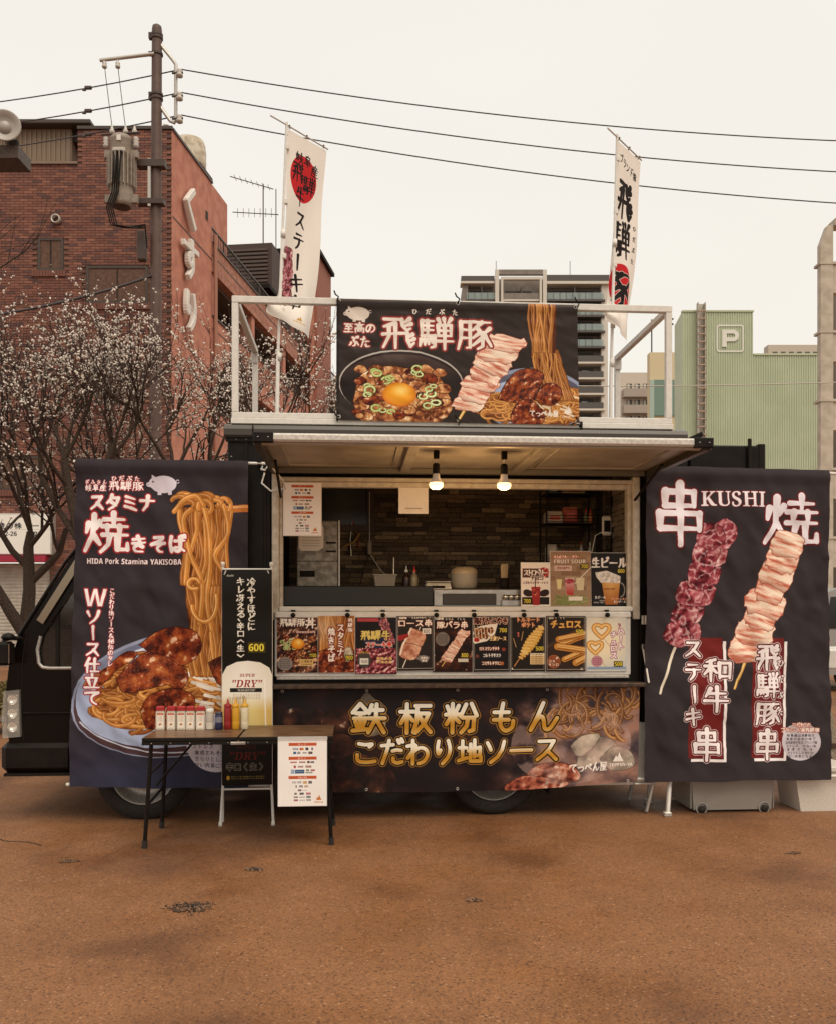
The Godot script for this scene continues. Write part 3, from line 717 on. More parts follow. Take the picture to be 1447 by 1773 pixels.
func trees() -> void:
	var V := func(x: float, y: float, z: float) -> Vector3: return Vector3(x, y, z)
	# trunk by the shutter: forks low, a mossy limb leaves to the left
	plum(facing((47 - 723.5) * 14 / 1570.0, 14), [
		[[V.call(0.0, 0, 0), V.call(-0.02, 0.7, 0), V.call(0.0, 1.35, 0), V.call(0.04, 1.85, 0.0), V.call(0.03, 2.5, 0.02), V.call(0.06, 2.75, 0.0)], 0.14, 0.06, 3, 1.25],
		[[V.call(0.0, 1.15, 0.02), V.call(-0.2, 1.5, 0.1), V.call(-0.42, 1.95, 0.2), V.call(-0.55, 2.5, 0.25)], 0.11, 0.055, 3, 1.3],
		[[V.call(0.03, 1.95, 0.0), V.call(0.28, 2.2, 0.0), V.call(0.5, 2.42, 0.05), V.call(0.62, 2.8, 0.08)], 0.065, 0.04, 3, 1.0],
		[[V.call(0.02, 2.2, 0.0), V.call(-0.2, 2.45, 0.05), V.call(-0.34, 2.7, 0.08), V.call(-0.5, 3.1, 0.1)], 0.055, 0.035, 3, 1.0]],
		"plum tree with a low forked trunk before the shutter", 5, 0.62)
	plum(facing((165 - 723.5) * 13 / 1570.0, 13), [
		[[V.call(0.0, 0, 0), V.call(0.0, 1.0, 0), V.call(-0.1, 1.9, 0.0), V.call(-0.22, 2.7, 0.0), V.call(-0.36, 3.3, 0.05), V.call(-0.42, 3.7, 0.05)], 0.12, 0.05, 3, 1.12],
		[[V.call(-0.05, 1.6, 0.0), V.call(0.1, 2.3, 0.1), V.call(0.2, 3.1, 0.15), V.call(0.22, 3.6, 0.15)], 0.08, 0.045, 3, 1.08],
		[[V.call(-0.2, 2.5, 0.0), V.call(-0.55, 3.0, -0.1), V.call(-0.8, 3.5, -0.1)], 0.05, 0.035, 3, 1.2]],
		"plum tree leaning left above the yakisoba banner", 11, 0.62)
	plum(facing((318 - 723.5) * 13.5 / 1570.0, 13.5), [
		[[V.call(0.0, 0, 0), V.call(0.03, 1.2, 0), V.call(-0.03, 2.2, 0.0), V.call(-0.12, 3.0, 0.0), V.call(-0.14, 3.5, 0.05)], 0.11, 0.05, 3, 1.05],
		[[V.call(0.0, 2.0, 0.0), V.call(0.22, 2.7, 0.1), V.call(0.36, 3.4, 0.15), V.call(0.40, 3.6, 0.15)], 0.07, 0.04, 3, 0.95],
		[[V.call(0.0, 1.8, 0.0), V.call(-0.4, 2.5, 0.0), V.call(-0.7, 3.1, 0.1)], 0.06, 0.04, 3, 1.1]],
		"upright plum tree below the white raised letters", 21, 0.6)
	plum(facing((486 - 723.5) * 12.5 / 1570.0, 12.5), [
		[[V.call(0.0, 0, 0), V.call(-0.03, 1.2, 0), V.call(0.0, 2.2, 0.0), V.call(0.06, 3.0, 0.0)], 0.09, 0.045, 3, 1.05],
		[[V.call(0.0, 1.9, 0.0), V.call(-0.25, 2.6, 0.1), V.call(-0.34, 3.1, 0.1)], 0.055, 0.035, 3, 1.0],
		[[V.call(0.02, 2.0, 0.0), V.call(0.3, 2.7, 0.05), V.call(0.45, 3.1, 0.0)], 0.055, 0.035, 3, 0.9]],
		"plum tree behind the left end of the roof frame", 31, 0.6)
	# bare tree whose twigs reach in at the upper left
	var rng := RandomNumberGenerator.new()
	rng.seed = 4
	var t := thing("bare_tree", "bare tree with fine twigs reaching in at the upper left", "tree", facing((-190 - 723.5) * 15 / 1570.0, 15))
	var bark := plain(0.05, 0.034, 0.026, 0.9)
	var big := Shape.new()
	var fine := Shape.new()
	part(t, "trunk", Shape.new().tube([V.call(0, 0, 0), V.call(0.1, 3, 0), V.call(0.0, 6.2, 0), V.call(0.1, 7.0, 0)], [0.22, 0.17, 0.11, 0.09], 10), bark)
	for q in [[0.05, 5.0, Vector3(0.6, 0.75, 0.1), 1.5], [0.03, 6.2, Vector3(0.3, 1.0, 0.1), 1.7], [0.1, 7.0, Vector3(-0.2, 1, 0), 1.8], [0.05, 6.9, Vector3(0.38, 0.9, 0.0), 1.7], [0.1, 4.0, Vector3(0.75, 0.7, 0.0), 1.5]]:
		grow(big, rng, Vector3(q[0], q[1], 0), (q[2] as Vector3).normalized(), q[3], 0.06, 3, fine, [])
	var crown := part(t, "crown", big, bark)
	part(crown, "twigs", fine, bark).set_meta("kind", "stuff")
	# low hedge beside the lot
	var h := thing("hedge", "low green hedge behind the black truck's front end", "hedge", facing((-100 - 723.5) * 11.5 / 1570.0, 11.5), CAM_TURN)
	var leaf := Shape.new()
	leaf.quad(Vector3(-0.012, 0, 0), Vector3(0, 0, 0.022), Vector3(0.012, 0, 0), Vector3(0, 0.006, -0.022))
	var where := []
	var cols := []
	for i in 14000:
		var x := rng.randf_range(-1.4, 1.3)
		var an := rng.randf() * PI
		var r := 0.34 * pow(rng.randf(), 0.25) * (1.0 + 0.12 * sin(x * 9.0) + 0.1 * sin(x * 23.0 + 1.0))
		where.append(Transform3D(Basis.from_euler(Vector3(rng.randf() * 6, rng.randf() * 6, rng.randf() * 6)).scaled(Vector3.ONE * rng.randf_range(0.8, 1.5)), Vector3(x, 0.25 + sin(an) * r * 1.05, cos(an) * r)))
		var f := rng.randf_range(0.6, 1.3)
		cols.append(Color(0.10 * f, 0.085 * f, 0.018 * f) if rng.randf() < 0.75 else Color(0.20 * f, 0.14 * f, 0.035 * f))
	var vc := StandardMaterial3D.new()
	vc.vertex_color_use_as_albedo = true
	vc.roughness = 0.6
	many(h, "leaves", leaf.mesh(), vc, where, cols)
	var stems := Shape.new()
	for i in 40:
		var x := rng.randf_range(-1.35, 1.25)
		stems.tube([Vector3(x, 0, rng.randf_range(-0.1, 0.1)), Vector3(x + rng.randf_range(-0.1, 0.1), 0.45, rng.randf_range(-0.2, 0.2))], 0.008, 4)
	part(h, "stems", stems, bark)
	tag(part(self, "kerb_stone", Shape.new().span(Vector3(-8.5, 0, -6.1), Vector3(-2.2, 0.14, -5.95), 0.015), grained(Color(0.22, 0.19, 0.16), Color(0.32, 0.28, 0.24), 0.03, 0.8, 0.8, 0.1, 72)), "long grey kerb stone behind the hedge", "kerb")
	# horn loudspeaker at the left edge
	var sp := thing("horn_loudspeaker", "grey horn loudspeaker on a dark beam at the left edge", "loudspeaker", facing((8 - 723.5) * 12 / 1570.0, 12), CAM_TURN)
	var k := 12.0 / 1570.0
	var cy := 1.6 + (1050 - 217) * k
	var horn := Shape.new()
	horn.lathe([[0.035, -0.3], [0.05, -0.16], [0.09, -0.07], [0.15, -0.015], [0.2, 0.0], [0.212, 0.006], [0.208, 0.018], [0.19, 0.014], [0.13, -0.01], [0.08, -0.06], [0.075, -0.02], [0.055, 0.0], [0.0, 0.005]], Vector3(0, cy, 0), 32, Basis(Vector3.UP, 0.25) * AX_Z)
	var hp := part(sp, "horn", horn, plain(0.36, 0.33, 0.30, 0.4))
	part(hp, "driver", Shape.new().lathe([[0.0, -0.5], [0.07, -0.5], [0.08, -0.46], [0.08, -0.32], [0.04, -0.29]], Vector3(0, cy, 0), 18, Basis(Vector3.UP, 0.25) * AX_Z), plain(0.25, 0.23, 0.21, 0.5))
	part(sp, "beam", Shape.new().span(Vector3(-0.9, cy - 0.38, -0.5), Vector3(0.14, cy - 0.21, -0.1)), M.wood)
	part(sp, "bracket", Shape.new().span(Vector3(-0.05, cy - 0.21, -0.34), Vector3(0.05, cy - 0.05, -0.26)), M.dark)
	part(sp, "post", Shape.new().span(Vector3(-0.9, 0, -0.45), Vector3(-0.7, cy - 0.38, -0.2)), M.wood)

# ---------------------------------------------------------------- the food truck
func wheel(t: Node3D, x: float, z: float, width: float, turn_out: float) -> void:
	var ax := AX_Z if turn_out > 0 else Basis(Vector3.UP, PI) * AX_Z
	var c := Vector3(x, 0.352, z)
	var r := 0.352
	var w := Node3D.new()
	w.name = "wheel"
	t.add_child(w, true)
	var ty := Shape.new()
	ty.lathe([[0.235, -width], [0.30, -width], [0.335, -width * 0.96], [r, -width * 0.86], [r, -width * 0.12], [0.338, -0.02], [0.315, 0.0], [0.27, 0.004], [0.24, -0.006], [0.235, -0.03]], c, 48, ax)
	part(w, "tyre", ty, M.rubber)
	var rim := Shape.new()
	rim.lathe([[0.0, -0.03], [0.06, -0.028], [0.075, -0.05], [0.12, -0.075], [0.165, -0.08], [0.195, -0.06], [0.215, -0.035], [0.232, -0.012], [0.24, -0.008], [0.24, -0.03], [0.22, -0.06]], c, 40, ax)
	var rm := part(w, "rim", rim, M.rim)
	for i in 6:
		var a := TAU * i / 6.0
		part(rm, "wheel_nut", Shape.new().lathe([[0.0, -0.03], [0.014, -0.03], [0.014, -0.075]], c + ax * Vector3(cos(a) * 0.098, 0, sin(a) * 0.098), 6, ax, false), M.steel)

func bolt_row(parent: Node, a: Vector3, b: Vector3, n: int, r: float, m: Material) -> void:
	var s := SphereMesh.new()
	s.radius = r
	s.height = r * 1.4
	s.radial_segments = 8
	s.rings = 4
	for i in n:
		share(parent, "rivet", s, m, Transform3D(Basis(), a.lerp(b, (i + 0.5) / n)))

func truck() -> void:
	var t := thing("food_truck", "black food truck with an open serving hatch and raised awning", "food truck")
	var bl: Material = M.black
	# box body, side towards the viewer: posts and panels round the hatch
	var body := Shape.new()
	body.span(Vector3(-1.43, 0.62, -1.78), Vector3(-1.10, 2.86, 0.0), 0.012)
	body.span(Vector3(1.715, 0.62, -1.78), Vector3(2.10, 2.86, 0.0), 0.012)
	body.span(Vector3(-1.10, 2.62, -0.12), Vector3(1.715, 2.86, 0.0))
	body.span(Vector3(-1.10, 0.62, -0.08), Vector3(1.715, 1.50, 0.0))
	body.span(Vector3(-1.10, 0.62, -1.78), Vector3(1.715, 2.86, -1.66))
	body.span(Vector3(-1.10, 2.74, -1.66), Vector3(1.715, 2.86, -0.12))
	body.span(Vector3(-1.10, 0.62, -1.66), Vector3(1.715, 0.80, -0.08))
	var box := part(t, "box_body", body, bl)
	for x in [-1.30, -1.16, 1.80, 1.95]:
		part(box, "panel_seam", Shape.new().span(Vector3(x, 0.64, 0.0), Vector3(x + 0.022, 2.84, 0.010), 0.003), bl)
	bolt_row(box, Vector3(-1.40, 0.7, 0.002), Vector3(-1.40, 2.8, 0.002), 14, 0.006, M.aluminium)
	bolt_row(box, Vector3(1.88, 0.9, 0.002), Vector3(1.88, 2.8, 0.002), 12, 0.006, M.aluminium)
	# roof with rounded edge
	var rf := Shape.new()
	var prof := [Vector2(0.035, 2.865), Vector2(0.05, 2.88), Vector2(0.05, 2.925), Vector2(0.03, 2.955), Vector2(-0.02, 2.972), Vector2(-1.76, 2.972), Vector2(-1.81, 2.955), Vector2(-1.83, 2.925), Vector2(-1.83, 2.88), Vector2(-1.815, 2.865)]
	rf.xf = Transform3D(Basis(Vector3(0, 0, 1), Vector3(0, 1, 0), Vector3(-1, 0, 0)), Vector3.ZERO)
	rf.prism(PackedVector2Array(prof), -2.08, 1.45)
	part(t, "roof", rf, plain(0.045, 0.036, 0.030, 0.32))
	part(t, "roof_joint", Shape.new().span(Vector3(-1.24, 2.862, 0.049), Vector3(-1.23, 2.965, 0.055)), bl)
	var gut := part(t, "gutter_strip", Shape.new().span(Vector3(-1.44, 2.835, 0.0), Vector3(2.07, 2.866, 0.022)), bl)
	bolt_row(gut, Vector3(-1.4, 2.85, 0.022), Vector3(2.05, 2.85, 0.022), 46, 0.006, M.rim)
	part(t, "roof_end_bracket", Shape.new().prism(dots([2.08, 2.90, 2.20, 2.955, 2.22, 2.93, 2.16, 2.88, 2.10, 2.86]), -0.12, 0.02), bl)
	# white frame on the roof
	var fr := Shape.new()
	var f := Node3D.new()
	f.name = "roof_frame"
	t.add_child(f)
	var bar := func(a: Vector3, b: Vector3, called: String) -> void:
		part(f, called, Shape.new().span(a, b, 0.004), M.white_steel)
	bar.call(Vector3(-1.405, 2.974, -0.06), Vector3(1.985, 3.018, -0.005), "base_rail")
	bar.call(Vector3(-1.40, 3.019, -0.06), Vector3(1.98, 3.062, -0.012), "bottom_rail")
	bar.call(Vector3(-1.40, 3.888, -0.06), Vector3(1.98, 3.938, -0.012), "top_rail")
	for x in [-1.40, 1.932]:
		bar.call(Vector3(x, 3.063, -0.059), Vector3(x + 0.048, 3.887, -0.013), "post")
		bar.call(Vector3(x, 3.02, -1.44), Vector3(x + 0.048, 3.887, -1.392), "post")
		bar.call(Vector3(x + 0.001, 3.889, -1.44), Vector3(x + 0.047, 3.936, -0.061), "side_rail")
		bar.call(Vector3(x + 0.001, 2.974, -1.44), Vector3(x + 0.047, 3.018, -0.061), "side_foot")
	for q in [[-1.376, 1], [1.956, -1]]:
		part(f, "hinge_plate", Shape.new().span(Vector3(q[0] - 0.03, 3.80, -1.39), Vector3(q[0] + 0.03, 3.90, -1.38)), M.aluminium)
	bolt_row(f, Vector3(1.985, 3.78, -0.03), Vector3(1.985, 3.86, -0.03), 2, 0.012, M.dark)
	# hatch opening: white frame, sill, clip rail
	var fm: Material = M.cream
	var hf := Node3D.new()
	hf.name = "hatch_frame"
	t.add_child(hf)
	part(hf, "jamb", Shape.new().span(Vector3(-1.098, 1.50, -0.10), Vector3(-1.046, 2.60, 0.022), 0.006), fm)
	part(hf, "jamb", Shape.new().span(Vector3(1.660, 1.50, -0.10), Vector3(1.714, 2.60, 0.022), 0.006), fm)
	part(hf, "inner_jamb", Shape.new().span(Vector3(-1.046, 1.58, -0.10), Vector3(-1.020, 2.56, -0.02), 0.004), fm)
	part(hf, "inner_jamb", Shape.new().span(Vector3(1.628, 1.58, -0.10), Vector3(1.660, 2.56, -0.02), 0.004), fm)
	part(hf, "head", Shape.new().span(Vector3(-1.046, 2.545, -0.10), Vector3(1.660, 2.575, 0.018), 0.005), fm)
	part(hf, "head_track", Shape.new().span(Vector3(-1.02, 2.505, -0.09), Vector3(1.628, 2.544, -0.02), 0.004), fm)
	part(hf, "sill", Shape.new().span(Vector3(-1.046, 1.560, -0.10), Vector3(1.660, 1.600, 0.03), 0.008), M.white_steel)
	part(hf, "clip_rail", Shape.new().span(Vector3(-1.075, 1.512, 0.0), Vector3(1.635, 1.559, 0.050), 0.008), M.white_steel)
	for x in [-0.937, -0.532, -0.267, 0.134, 0.42, 0.801, 1.051, 1.446]:
		part(hf, "knob", Shape.new().lathe([[0.0, 0.03], [0.014, 0.028], [0.018, 0.02], [0.018, 0.006], [0.01, 0.0]].map(func(e): return [e[0], e[1]]), Vector3(x, 1.535, 0.05), 14, AX_Z).span(Vector3(x - 0.016, 1.560, 0.031), Vector3(x + 0.016, 1.574, 0.046)), M.dark)
	# board that carries the menus, and the shelf below
	part(t, "menu_board", Shape.new().span(Vector3(-1.075, 1.075, 0.001), Vector3(1.635, 1.511, 0.034), 0.004), M.white_steel)
	part(t, "board_lip", Shape.new().span(Vector3(-1.06, 1.050, 0.002), Vector3(1.62, 1.074, 0.046), 0.004), M.aluminium)
	part(t, "counter_shelf", Shape.new().span(Vector3(-1.11, 0.990, 0.002), Vector3(1.715, 1.022, 0.17), 0.006), M.wood)
	for x in [-1.115, 1.735]:
		part(t, "stay", Shape.new().tube([Vector3(x, 1.28, 0.03), Vector3(x + 0.008, 1.02, 0.14)], 0.008, 8), M.white_steel)
		part(t, "stay_clamp", Shape.new().span(Vector3(x - 0.012, 1.27, 0.01), Vector3(x + 0.016, 1.31, 0.045), 0.004), M.steel)
	part(t, "latch", Shape.new().span(Vector3(1.78, 1.50, 0.002), Vector3(1.87, 1.54, 0.03), 0.005), M.aluminium)
	part(t, "latch", Shape.new().span(Vector3(1.73, 1.46, 0.002), Vector3(1.745, 1.53, 0.02), 0.003), M.white)
	part(t, "latch", Shape.new().span(Vector3(1.752, 1.46, 0.002), Vector3(1.767, 1.53, 0.02), 0.003), M.white)
	# awning: the hatch cover swung up
	var aw := Node3D.new()
	aw.name = "awning"
	t.add_child(aw)
	part(aw, "panel", Shape.new().span(Vector3(-1.09, 2.640, 0.02), Vector3(1.75, 2.662, 1.255)), M.awning_under)
	part(aw, "front_trim", Shape.new().span(Vector3(-0.99, 2.612, 1.256), Vector3(1.70, 2.664, 1.285), 0.012), grained(Color(0.50, 0.47, 0.43), Color(0.66, 0.63, 0.58), 0.05, 0.4, 0.6, 0.0, 91))
	part(aw, "front_channel", Shape.new().span(Vector3(-1.06, 2.600, 1.20), Vector3(1.72, 2.639, 1.255), 0.004), plain(0.36, 0.32, 0.28, 0.5))
	for x in [-1.10, 1.735]:
		part(aw, "side_channel", Shape.new().span(Vector3(x, 2.594, 0.02), Vector3(x + 0.05, 2.664, 1.256), 0.004), plain(0.035, 0.03, 0.026, 0.45))
	for x in [-1.10, 1.66]:
		var cp := part(aw, "corner_cap", Shape.new().span(Vector3(x, 2.604, 1.2565), Vector3(x + 0.125, 2.668, 1.293), 0.006), M.black)
		bolt_row(cp, Vector3(x, 2.636, 1.293), Vector3(x + 0.125, 2.636, 1.293), 2, 0.006, M.steel)
	for x in [-0.14, 0.70]:
		part(aw, "cross_rib", Shape.new().span(Vector3(x, 2.606, 0.09), Vector3(x + 0.07, 2.639, 1.199), 0.004), plain(0.22, 0.20, 0.18, 0.5))
	part(aw, "rear_rib", Shape.new().span(Vector3(-1.045, 2.600, 0.021), Vector3(1.73, 2.639, 0.088), 0.004), plain(0.13, 0.125, 0.11, 0.5))
	part(aw, "inner_pressing", Shape.new().tube([Vector3(-0.95, 2.638, 1.1), Vector3(-0.2, 2.638, 1.1), Vector3(-0.2, 2.638, 0.2), Vector3(-0.95, 2.638, 0.2), Vector3(-0.95, 2.638, 1.1)], 0.010, 6), M.awning_under)
	part(aw, "inner_pressing", Shape.new().tube([Vector3(0.86, 2.638, 1.1), Vector3(1.6, 2.638, 1.1), Vector3(1.6, 2.638, 0.2), Vector3(0.86, 2.638, 0.2), Vector3(0.86, 2.638, 1.1)], 0.010, 6), M.awning_under)
	for x in [-1.02, 1.68]:
		part(aw, "gas_stay", Shape.new().tube([Vector3(x, 2.60, 0.62), Vector3(x - 0.01, 2.42, 0.03)], 0.010, 8), M.dark)
	part(aw, "tie_cord", Shape.new().tube([Vector3(-1.07, 2.60, 0.3), Vector3(-1.0, 2.52, 0.22), Vector3(-0.99, 2.47, 0.12), Vector3(-1.1, 2.46, 0.07), Vector3(-1.17, 2.52, 0.05), Vector3(-1.15, 2.6, 0.03)], 0.007, 6), M.white)
	# skirt and chassis
	part(t, "side_skirt", Shape.new().span(Vector3(1.0, 0.25, -0.06), Vector3(1.765, 0.705, 0.004), 0.006), M.white_steel)
	part(t, "skirt_rail", Shape.new().span(Vector3(0.98, 0.225, -0.05), Vector3(1.82, 0.252, 0.03), 0.005), M.white_steel)
	part(t, "skirt_clamp", Shape.new().tube([Vector3(1.66, 0.238, 0.05), Vector3(1.80, 0.238, 0.05)], 0.012, 8), M.aluminium)
	part(t, "chassis", Shape.new().span(Vector3(-2.9, 0.40, -0.62), Vector3(2.0, 0.56, -0.52)).span(Vector3(-2.9, 0.40, -1.26), Vector3(2.0, 0.56, -1.16)).span(Vector3(-1.40, 0.56, -1.7), Vector3(2.05, 0.62, -0.03)), M.dark)
	part(t, "underbody_tank", Shape.new().span(Vector3(-1.3, 0.28, -0.5), Vector3(-0.2, 0.60, -0.08), 0.04), M.dark)
	part(t, "added_blocking_panel", Shape.new().span(Vector3(-1.45, 0.12, -1.76), Vector3(0.15, 0.62, -1.74)).span(Vector3(1.02, 0.12, -1.76), Vector3(2.05, 0.62, -1.74)), M.dark)  # dark panels added to block the bright ground behind, keeping the underside dark
	part(t, "axle", Shape.new().tube([Vector3(0.583, 0.352, -0.2), Vector3(0.583, 0.352, -1.6)], 0.07, 10), M.dark)
	part(t, "axle", Shape.new().tube([Vector3(-2.06, 0.352, -0.2), Vector3(-2.06, 0.352, -1.6)], 0.05, 10), M.dark)
	part(t, "mud_flap", Shape.new().span(Vector3(1.02, 0.14, -0.42), Vector3(1.035, 0.62, -0.06)), M.rubber)
	wheel(t, -2.06, -0.03, 0.21, 1)
	wheel(t, 0.583, 0.0, 0.40, 1)
	wheel(t, -2.06, -1.72, 0.21, -1)
	wheel(t, 0.583, -1.75, 0.40, -1)
	# rear door standing open, flush with the side
	var rd := part(t, "rear_door", Shape.new().span(Vector3(2.14, 0.72, -0.14), Vector3(2.74, 2.872, -0.08), 0.012), bl)
	part(rd, "door_edge", Shape.new().span(Vector3(2.70, 0.7, -0.145), Vector3(2.755, 2.885, -0.075), 0.006), M.dark)
	part(rd, "lock_bar", Shape.new().tube([Vector3(2.62, 0.8, -0.06), Vector3(2.62, 2.92, -0.06)], 0.016, 8), M.dark)
	part(rd, "lock_keeper", Shape.new().span(Vector3(2.575, 2.60, -0.079), Vector3(2.665, 2.66, -0.035), 0.008), M.dark)
	part(rd, "hinge", Shape.new().tube([Vector3(2.12, 1.0, -0.09), Vector3(2.12, 2.7, -0.09)], 0.02, 8), M.dark)
	# cab
	var cab := CSGCombiner3D.new()
	cab.name = "cab_shell"
	t.add_child(cab)
	var outer := dots([-3.02, 0.56, -3.045, 0.70, -3.05, 0.98, -3.028, 1.17, -2.965, 1.36, -2.90, 1.46, -2.60, 1.93, -2.50, 2.06, -2.40, 2.13, -2.26, 2.165, -1.50, 2.18, -1.50, 0.52, -1.62, 0.52])
	var arch := arcs(Vector2(-2.06, 0.36), 0.43, 0.35, PI - 0.35, 16)
	outer.append_array(dots(arch))
	outer.append(Vector2(-2.52, 0.44))
	var cs := func(p: PackedVector2Array, z0: float, z1: float, op: int) -> void:
		var q := CSGPolygon3D.new()
		q.polygon = p
		q.depth = z1 - z0
		q.position.z = z1
		q.operation = op
		q.material = M.black_gloss
		cab.add_child(q, true)
	cs.call(outer, -1.70, -0.02, CSGShape3D.OPERATION_UNION)
	cs.call(dots([-2.97, 1.0, -2.95, 1.15, -2.885, 1.36, -2.82, 1.46, -2.52, 1.93, -2.42, 2.04, -2.26, 2.10, -1.56, 2.11, -1.56, 0.85, -2.9, 0.85]), -1.64, -0.08, CSGShape3D.OPERATION_SUBTRACTION)
	cs.call(dots([-2.815, 1.17, -2.79, 1.15, -2.75, 1.145, -1.85, 1.145, -1.78, 1.2, -1.78, 1.90, -1.85, 1.96, -2.36, 1.96, -2.46, 1.90, -2.80, 1.36, -2.82, 1.28]), -1.8, 0.1, CSGShape3D.OPERATION_SUBTRACTION)
	cs.call(dots([-3.1, 1.40, -2.97, 1.42, -2.62, 1.98, -2.75, 2.05]), -1.58, -0.14, CSGShape3D.OPERATION_SUBTRACTION)
	cs.call(dots([-2.90, 1.40, -2.80, 1.42, -2.52, 1.86, -2.60, 1.95]), -1.58, -0.14, CSGShape3D.OPERATION_SUBTRACTION)
	part(t, "windscreen", Shape.new().face_pair([Vector3(-2.925, 1.42, -0.12), Vector3(-2.60, 1.93, -0.12), Vector3(-2.60, 1.93, -1.60), Vector3(-2.925, 1.42, -1.60)]), M.glass_dark)
	for z in [-0.055, -1.665]:
		var dw := part(t, "side_window", Shape.new().prism(dots([-2.815, 1.15, -1.80, 1.15, -1.79, 1.94, -2.38, 1.95, -2.47, 1.89, -2.81, 1.36]), z - 0.004, z + 0.004), M.glass_dark)
		var sz: float = z + (0.03 if z > -1.0 else -0.03)
		part(dw, "rubber_seal", Shape.new().tube([Vector3(-2.80, 1.38, sz), Vector3(-2.825, 1.28, sz), Vector3(-2.815, 1.18, sz), Vector3(-2.79, 1.148, sz), Vector3(-2.74, 1.14, sz), Vector3(-1.8, 1.14, sz)], 0.014, 8), M.rim)
		part(dw, "quarter_bar", Shape.new().span(Vector3(-2.70, 1.15, z - 0.015), Vector3(-2.675, 1.60, z + 0.015)), M.dark)
	# strip along the window's front edge; its tan colour paints the sky's reflection
	part(t, "sky_sheen_strip", Shape.new().prism(dots([-2.82, 1.50, -2.775, 1.47, -2.49, 1.93, -2.40, 2.0, -2.40, 2.05, -2.52, 1.985]), -0.03, 0.012), plain(0.30, 0.24, 0.18, 0.2, 0.9))
	part(t, "drip_rail", Shape.new().tube([Vector3(-2.955, 1.385, -0.012), Vector3(-2.62, 1.925, -0.012), Vector3(-2.50, 2.075, -0.012), Vector3(-2.38, 2.145, -0.012), Vector3(-1.52, 2.17, -0.012)], 0.013, 8), M.black_gloss)
	part(t, "door_seam", Shape.new().tube([Vector3(-2.90, 1.42, -0.019), Vector3(-2.93, 1.2, -0.019), Vector3(-2.935, 0.75, -0.019), Vector3(-2.92, 0.60, -0.019)], 0.004, 6), M.dark)
	part(t, "door_crease", Shape.new().span(Vector3(-2.93, 0.80, -0.021), Vector3(-1.6, 0.815, -0.010), 0.005), M.black_gloss)
	# seats
	var seat_m := grained(Color(0.20, 0.185, 0.17), Color(0.30, 0.28, 0.26), 0.03, 0.5, 0.85, 0.0, 92)
	for z in [-0.75, -1.55]:
		var se := part(t, "cab_seat", Shape.new().prism(dots([-2.30, 1.08, -2.28, 1.18, -1.86, 1.16, -1.78, 1.66, -1.70, 1.72, -1.64, 1.68, -1.70, 1.08]), z, z + 0.55), seat_m)
		part(se, "headrest", Shape.new().box(Vector3(-1.72, 1.82, z + 0.27), Vector3(0.10, 0.18, 0.26), 0.03), seat_m)
	part(t, "dashboard", Shape.new().span(Vector3(-2.94, 0.9, -1.60), Vector3(-2.62, 1.26, -0.12), 0.03), M.dark)
	part(t, "steering_wheel", Shape.new().tube(ring3(Vector3(-2.52, 1.36, -0.42), 0.19, Basis(Vector3.BACK, 0.9)), 0.014, 6), M.dark)
	part(t, "seat_shelf", Shape.new().span(Vector3(-2.6, 1.22, -1.5), Vector3(-1.9, 1.235, -1.1)), plain(0.3, 0.27, 0.24, 0.5))
	# headlight, bumper, mirror
	for z in [-0.03, -1.69]:
		var dz := 0.045 if z > -1.0 else -0.045
		var hl := part(t, "headlight", Shape.new().prism(dots([-3.062, 0.63, -3.065, 0.80, -3.055, 0.975, -2.945, 0.985, -2.935, 0.64]), minf(z, z + dz) - (0.12 if dz < 0 else 0.12), maxf(z, z + dz)), pane(0.85, 0.82, 0.76, 0.22))
		part(hl, "reflector", Shape.new().span(Vector3(-3.045, 0.66, z - 0.10), Vector3(-2.95, 0.96, z + 0.01), 0.01), plain(0.75, 0.72, 0.66, 0.25, 0.8))
		for i in 3:
			part(hl, "lamp", Shape.new().lathe([[0.0, 0.0], [0.025, 0.004], [0.034, 0.018], [0.036, 0.022]], Vector3(-2.995, 0.71 + i * 0.1, z + 0.012), 16, AX_Z), plain(0.8, 0.76, 0.7, 0.15, 0.9))
	part(t, "bumper", Shape.new().span(Vector3(-3.085, 0.365, -1.73), Vector3(-2.55, 0.600, 0.012), 0.045), M.black)
	part(t, "bumper_lip", Shape.new().span(Vector3(-3.06, 0.345, -1.70), Vector3(-2.56, 0.366, 0.0)), M.dark)
	part(t, "grille", Shape.new().span(Vector3(-3.056, 0.66, -1.50), Vector3(-3.046, 0.92, -0.22), 0.003), M.dark)
	var mi := Node3D.new()
	mi.name = "wing_mirror"
	t.add_child(mi)
	part(mi, "mirror_housing", Shape.new().span(Vector3(-3.06, 1.175, 0.06), Vector3(-2.955, 1.345, 0.20), 0.02), M.black)
	part(mi, "mirror_glass", Shape.new().span(Vector3(-2.956, 1.19, 0.075), Vector3(-2.952, 1.33, 0.185)), plain(0.6, 0.58, 0.55, 0.05, 1.0))
	part(mi, "mirror_arm", Shape.new().tube([Vector3(-2.93, 1.36, -0.04), Vector3(-2.98, 1.37, 0.06), Vector3(-3.01, 1.36, 0.12), Vector3(-3.01, 1.33, 0.13)], 0.016, 8), M.dark)
	part(mi, "round_mirror", Shape.new().lathe([[0.0, 0.0], [0.045, 0.0], [0.05, 0.012], [0.035, 0.035], [0.0, 0.045]], Vector3(-2.99, 1.365, 0.10), 16), M.black)

func ring3(c: Vector3, r: float, b: Basis) -> Array:
	var o := []
	for i in 25:
		o.append(c + b * Vector3(0, cos(TAU * i / 24.0) * r, sin(TAU * i / 24.0) * r))
	return o

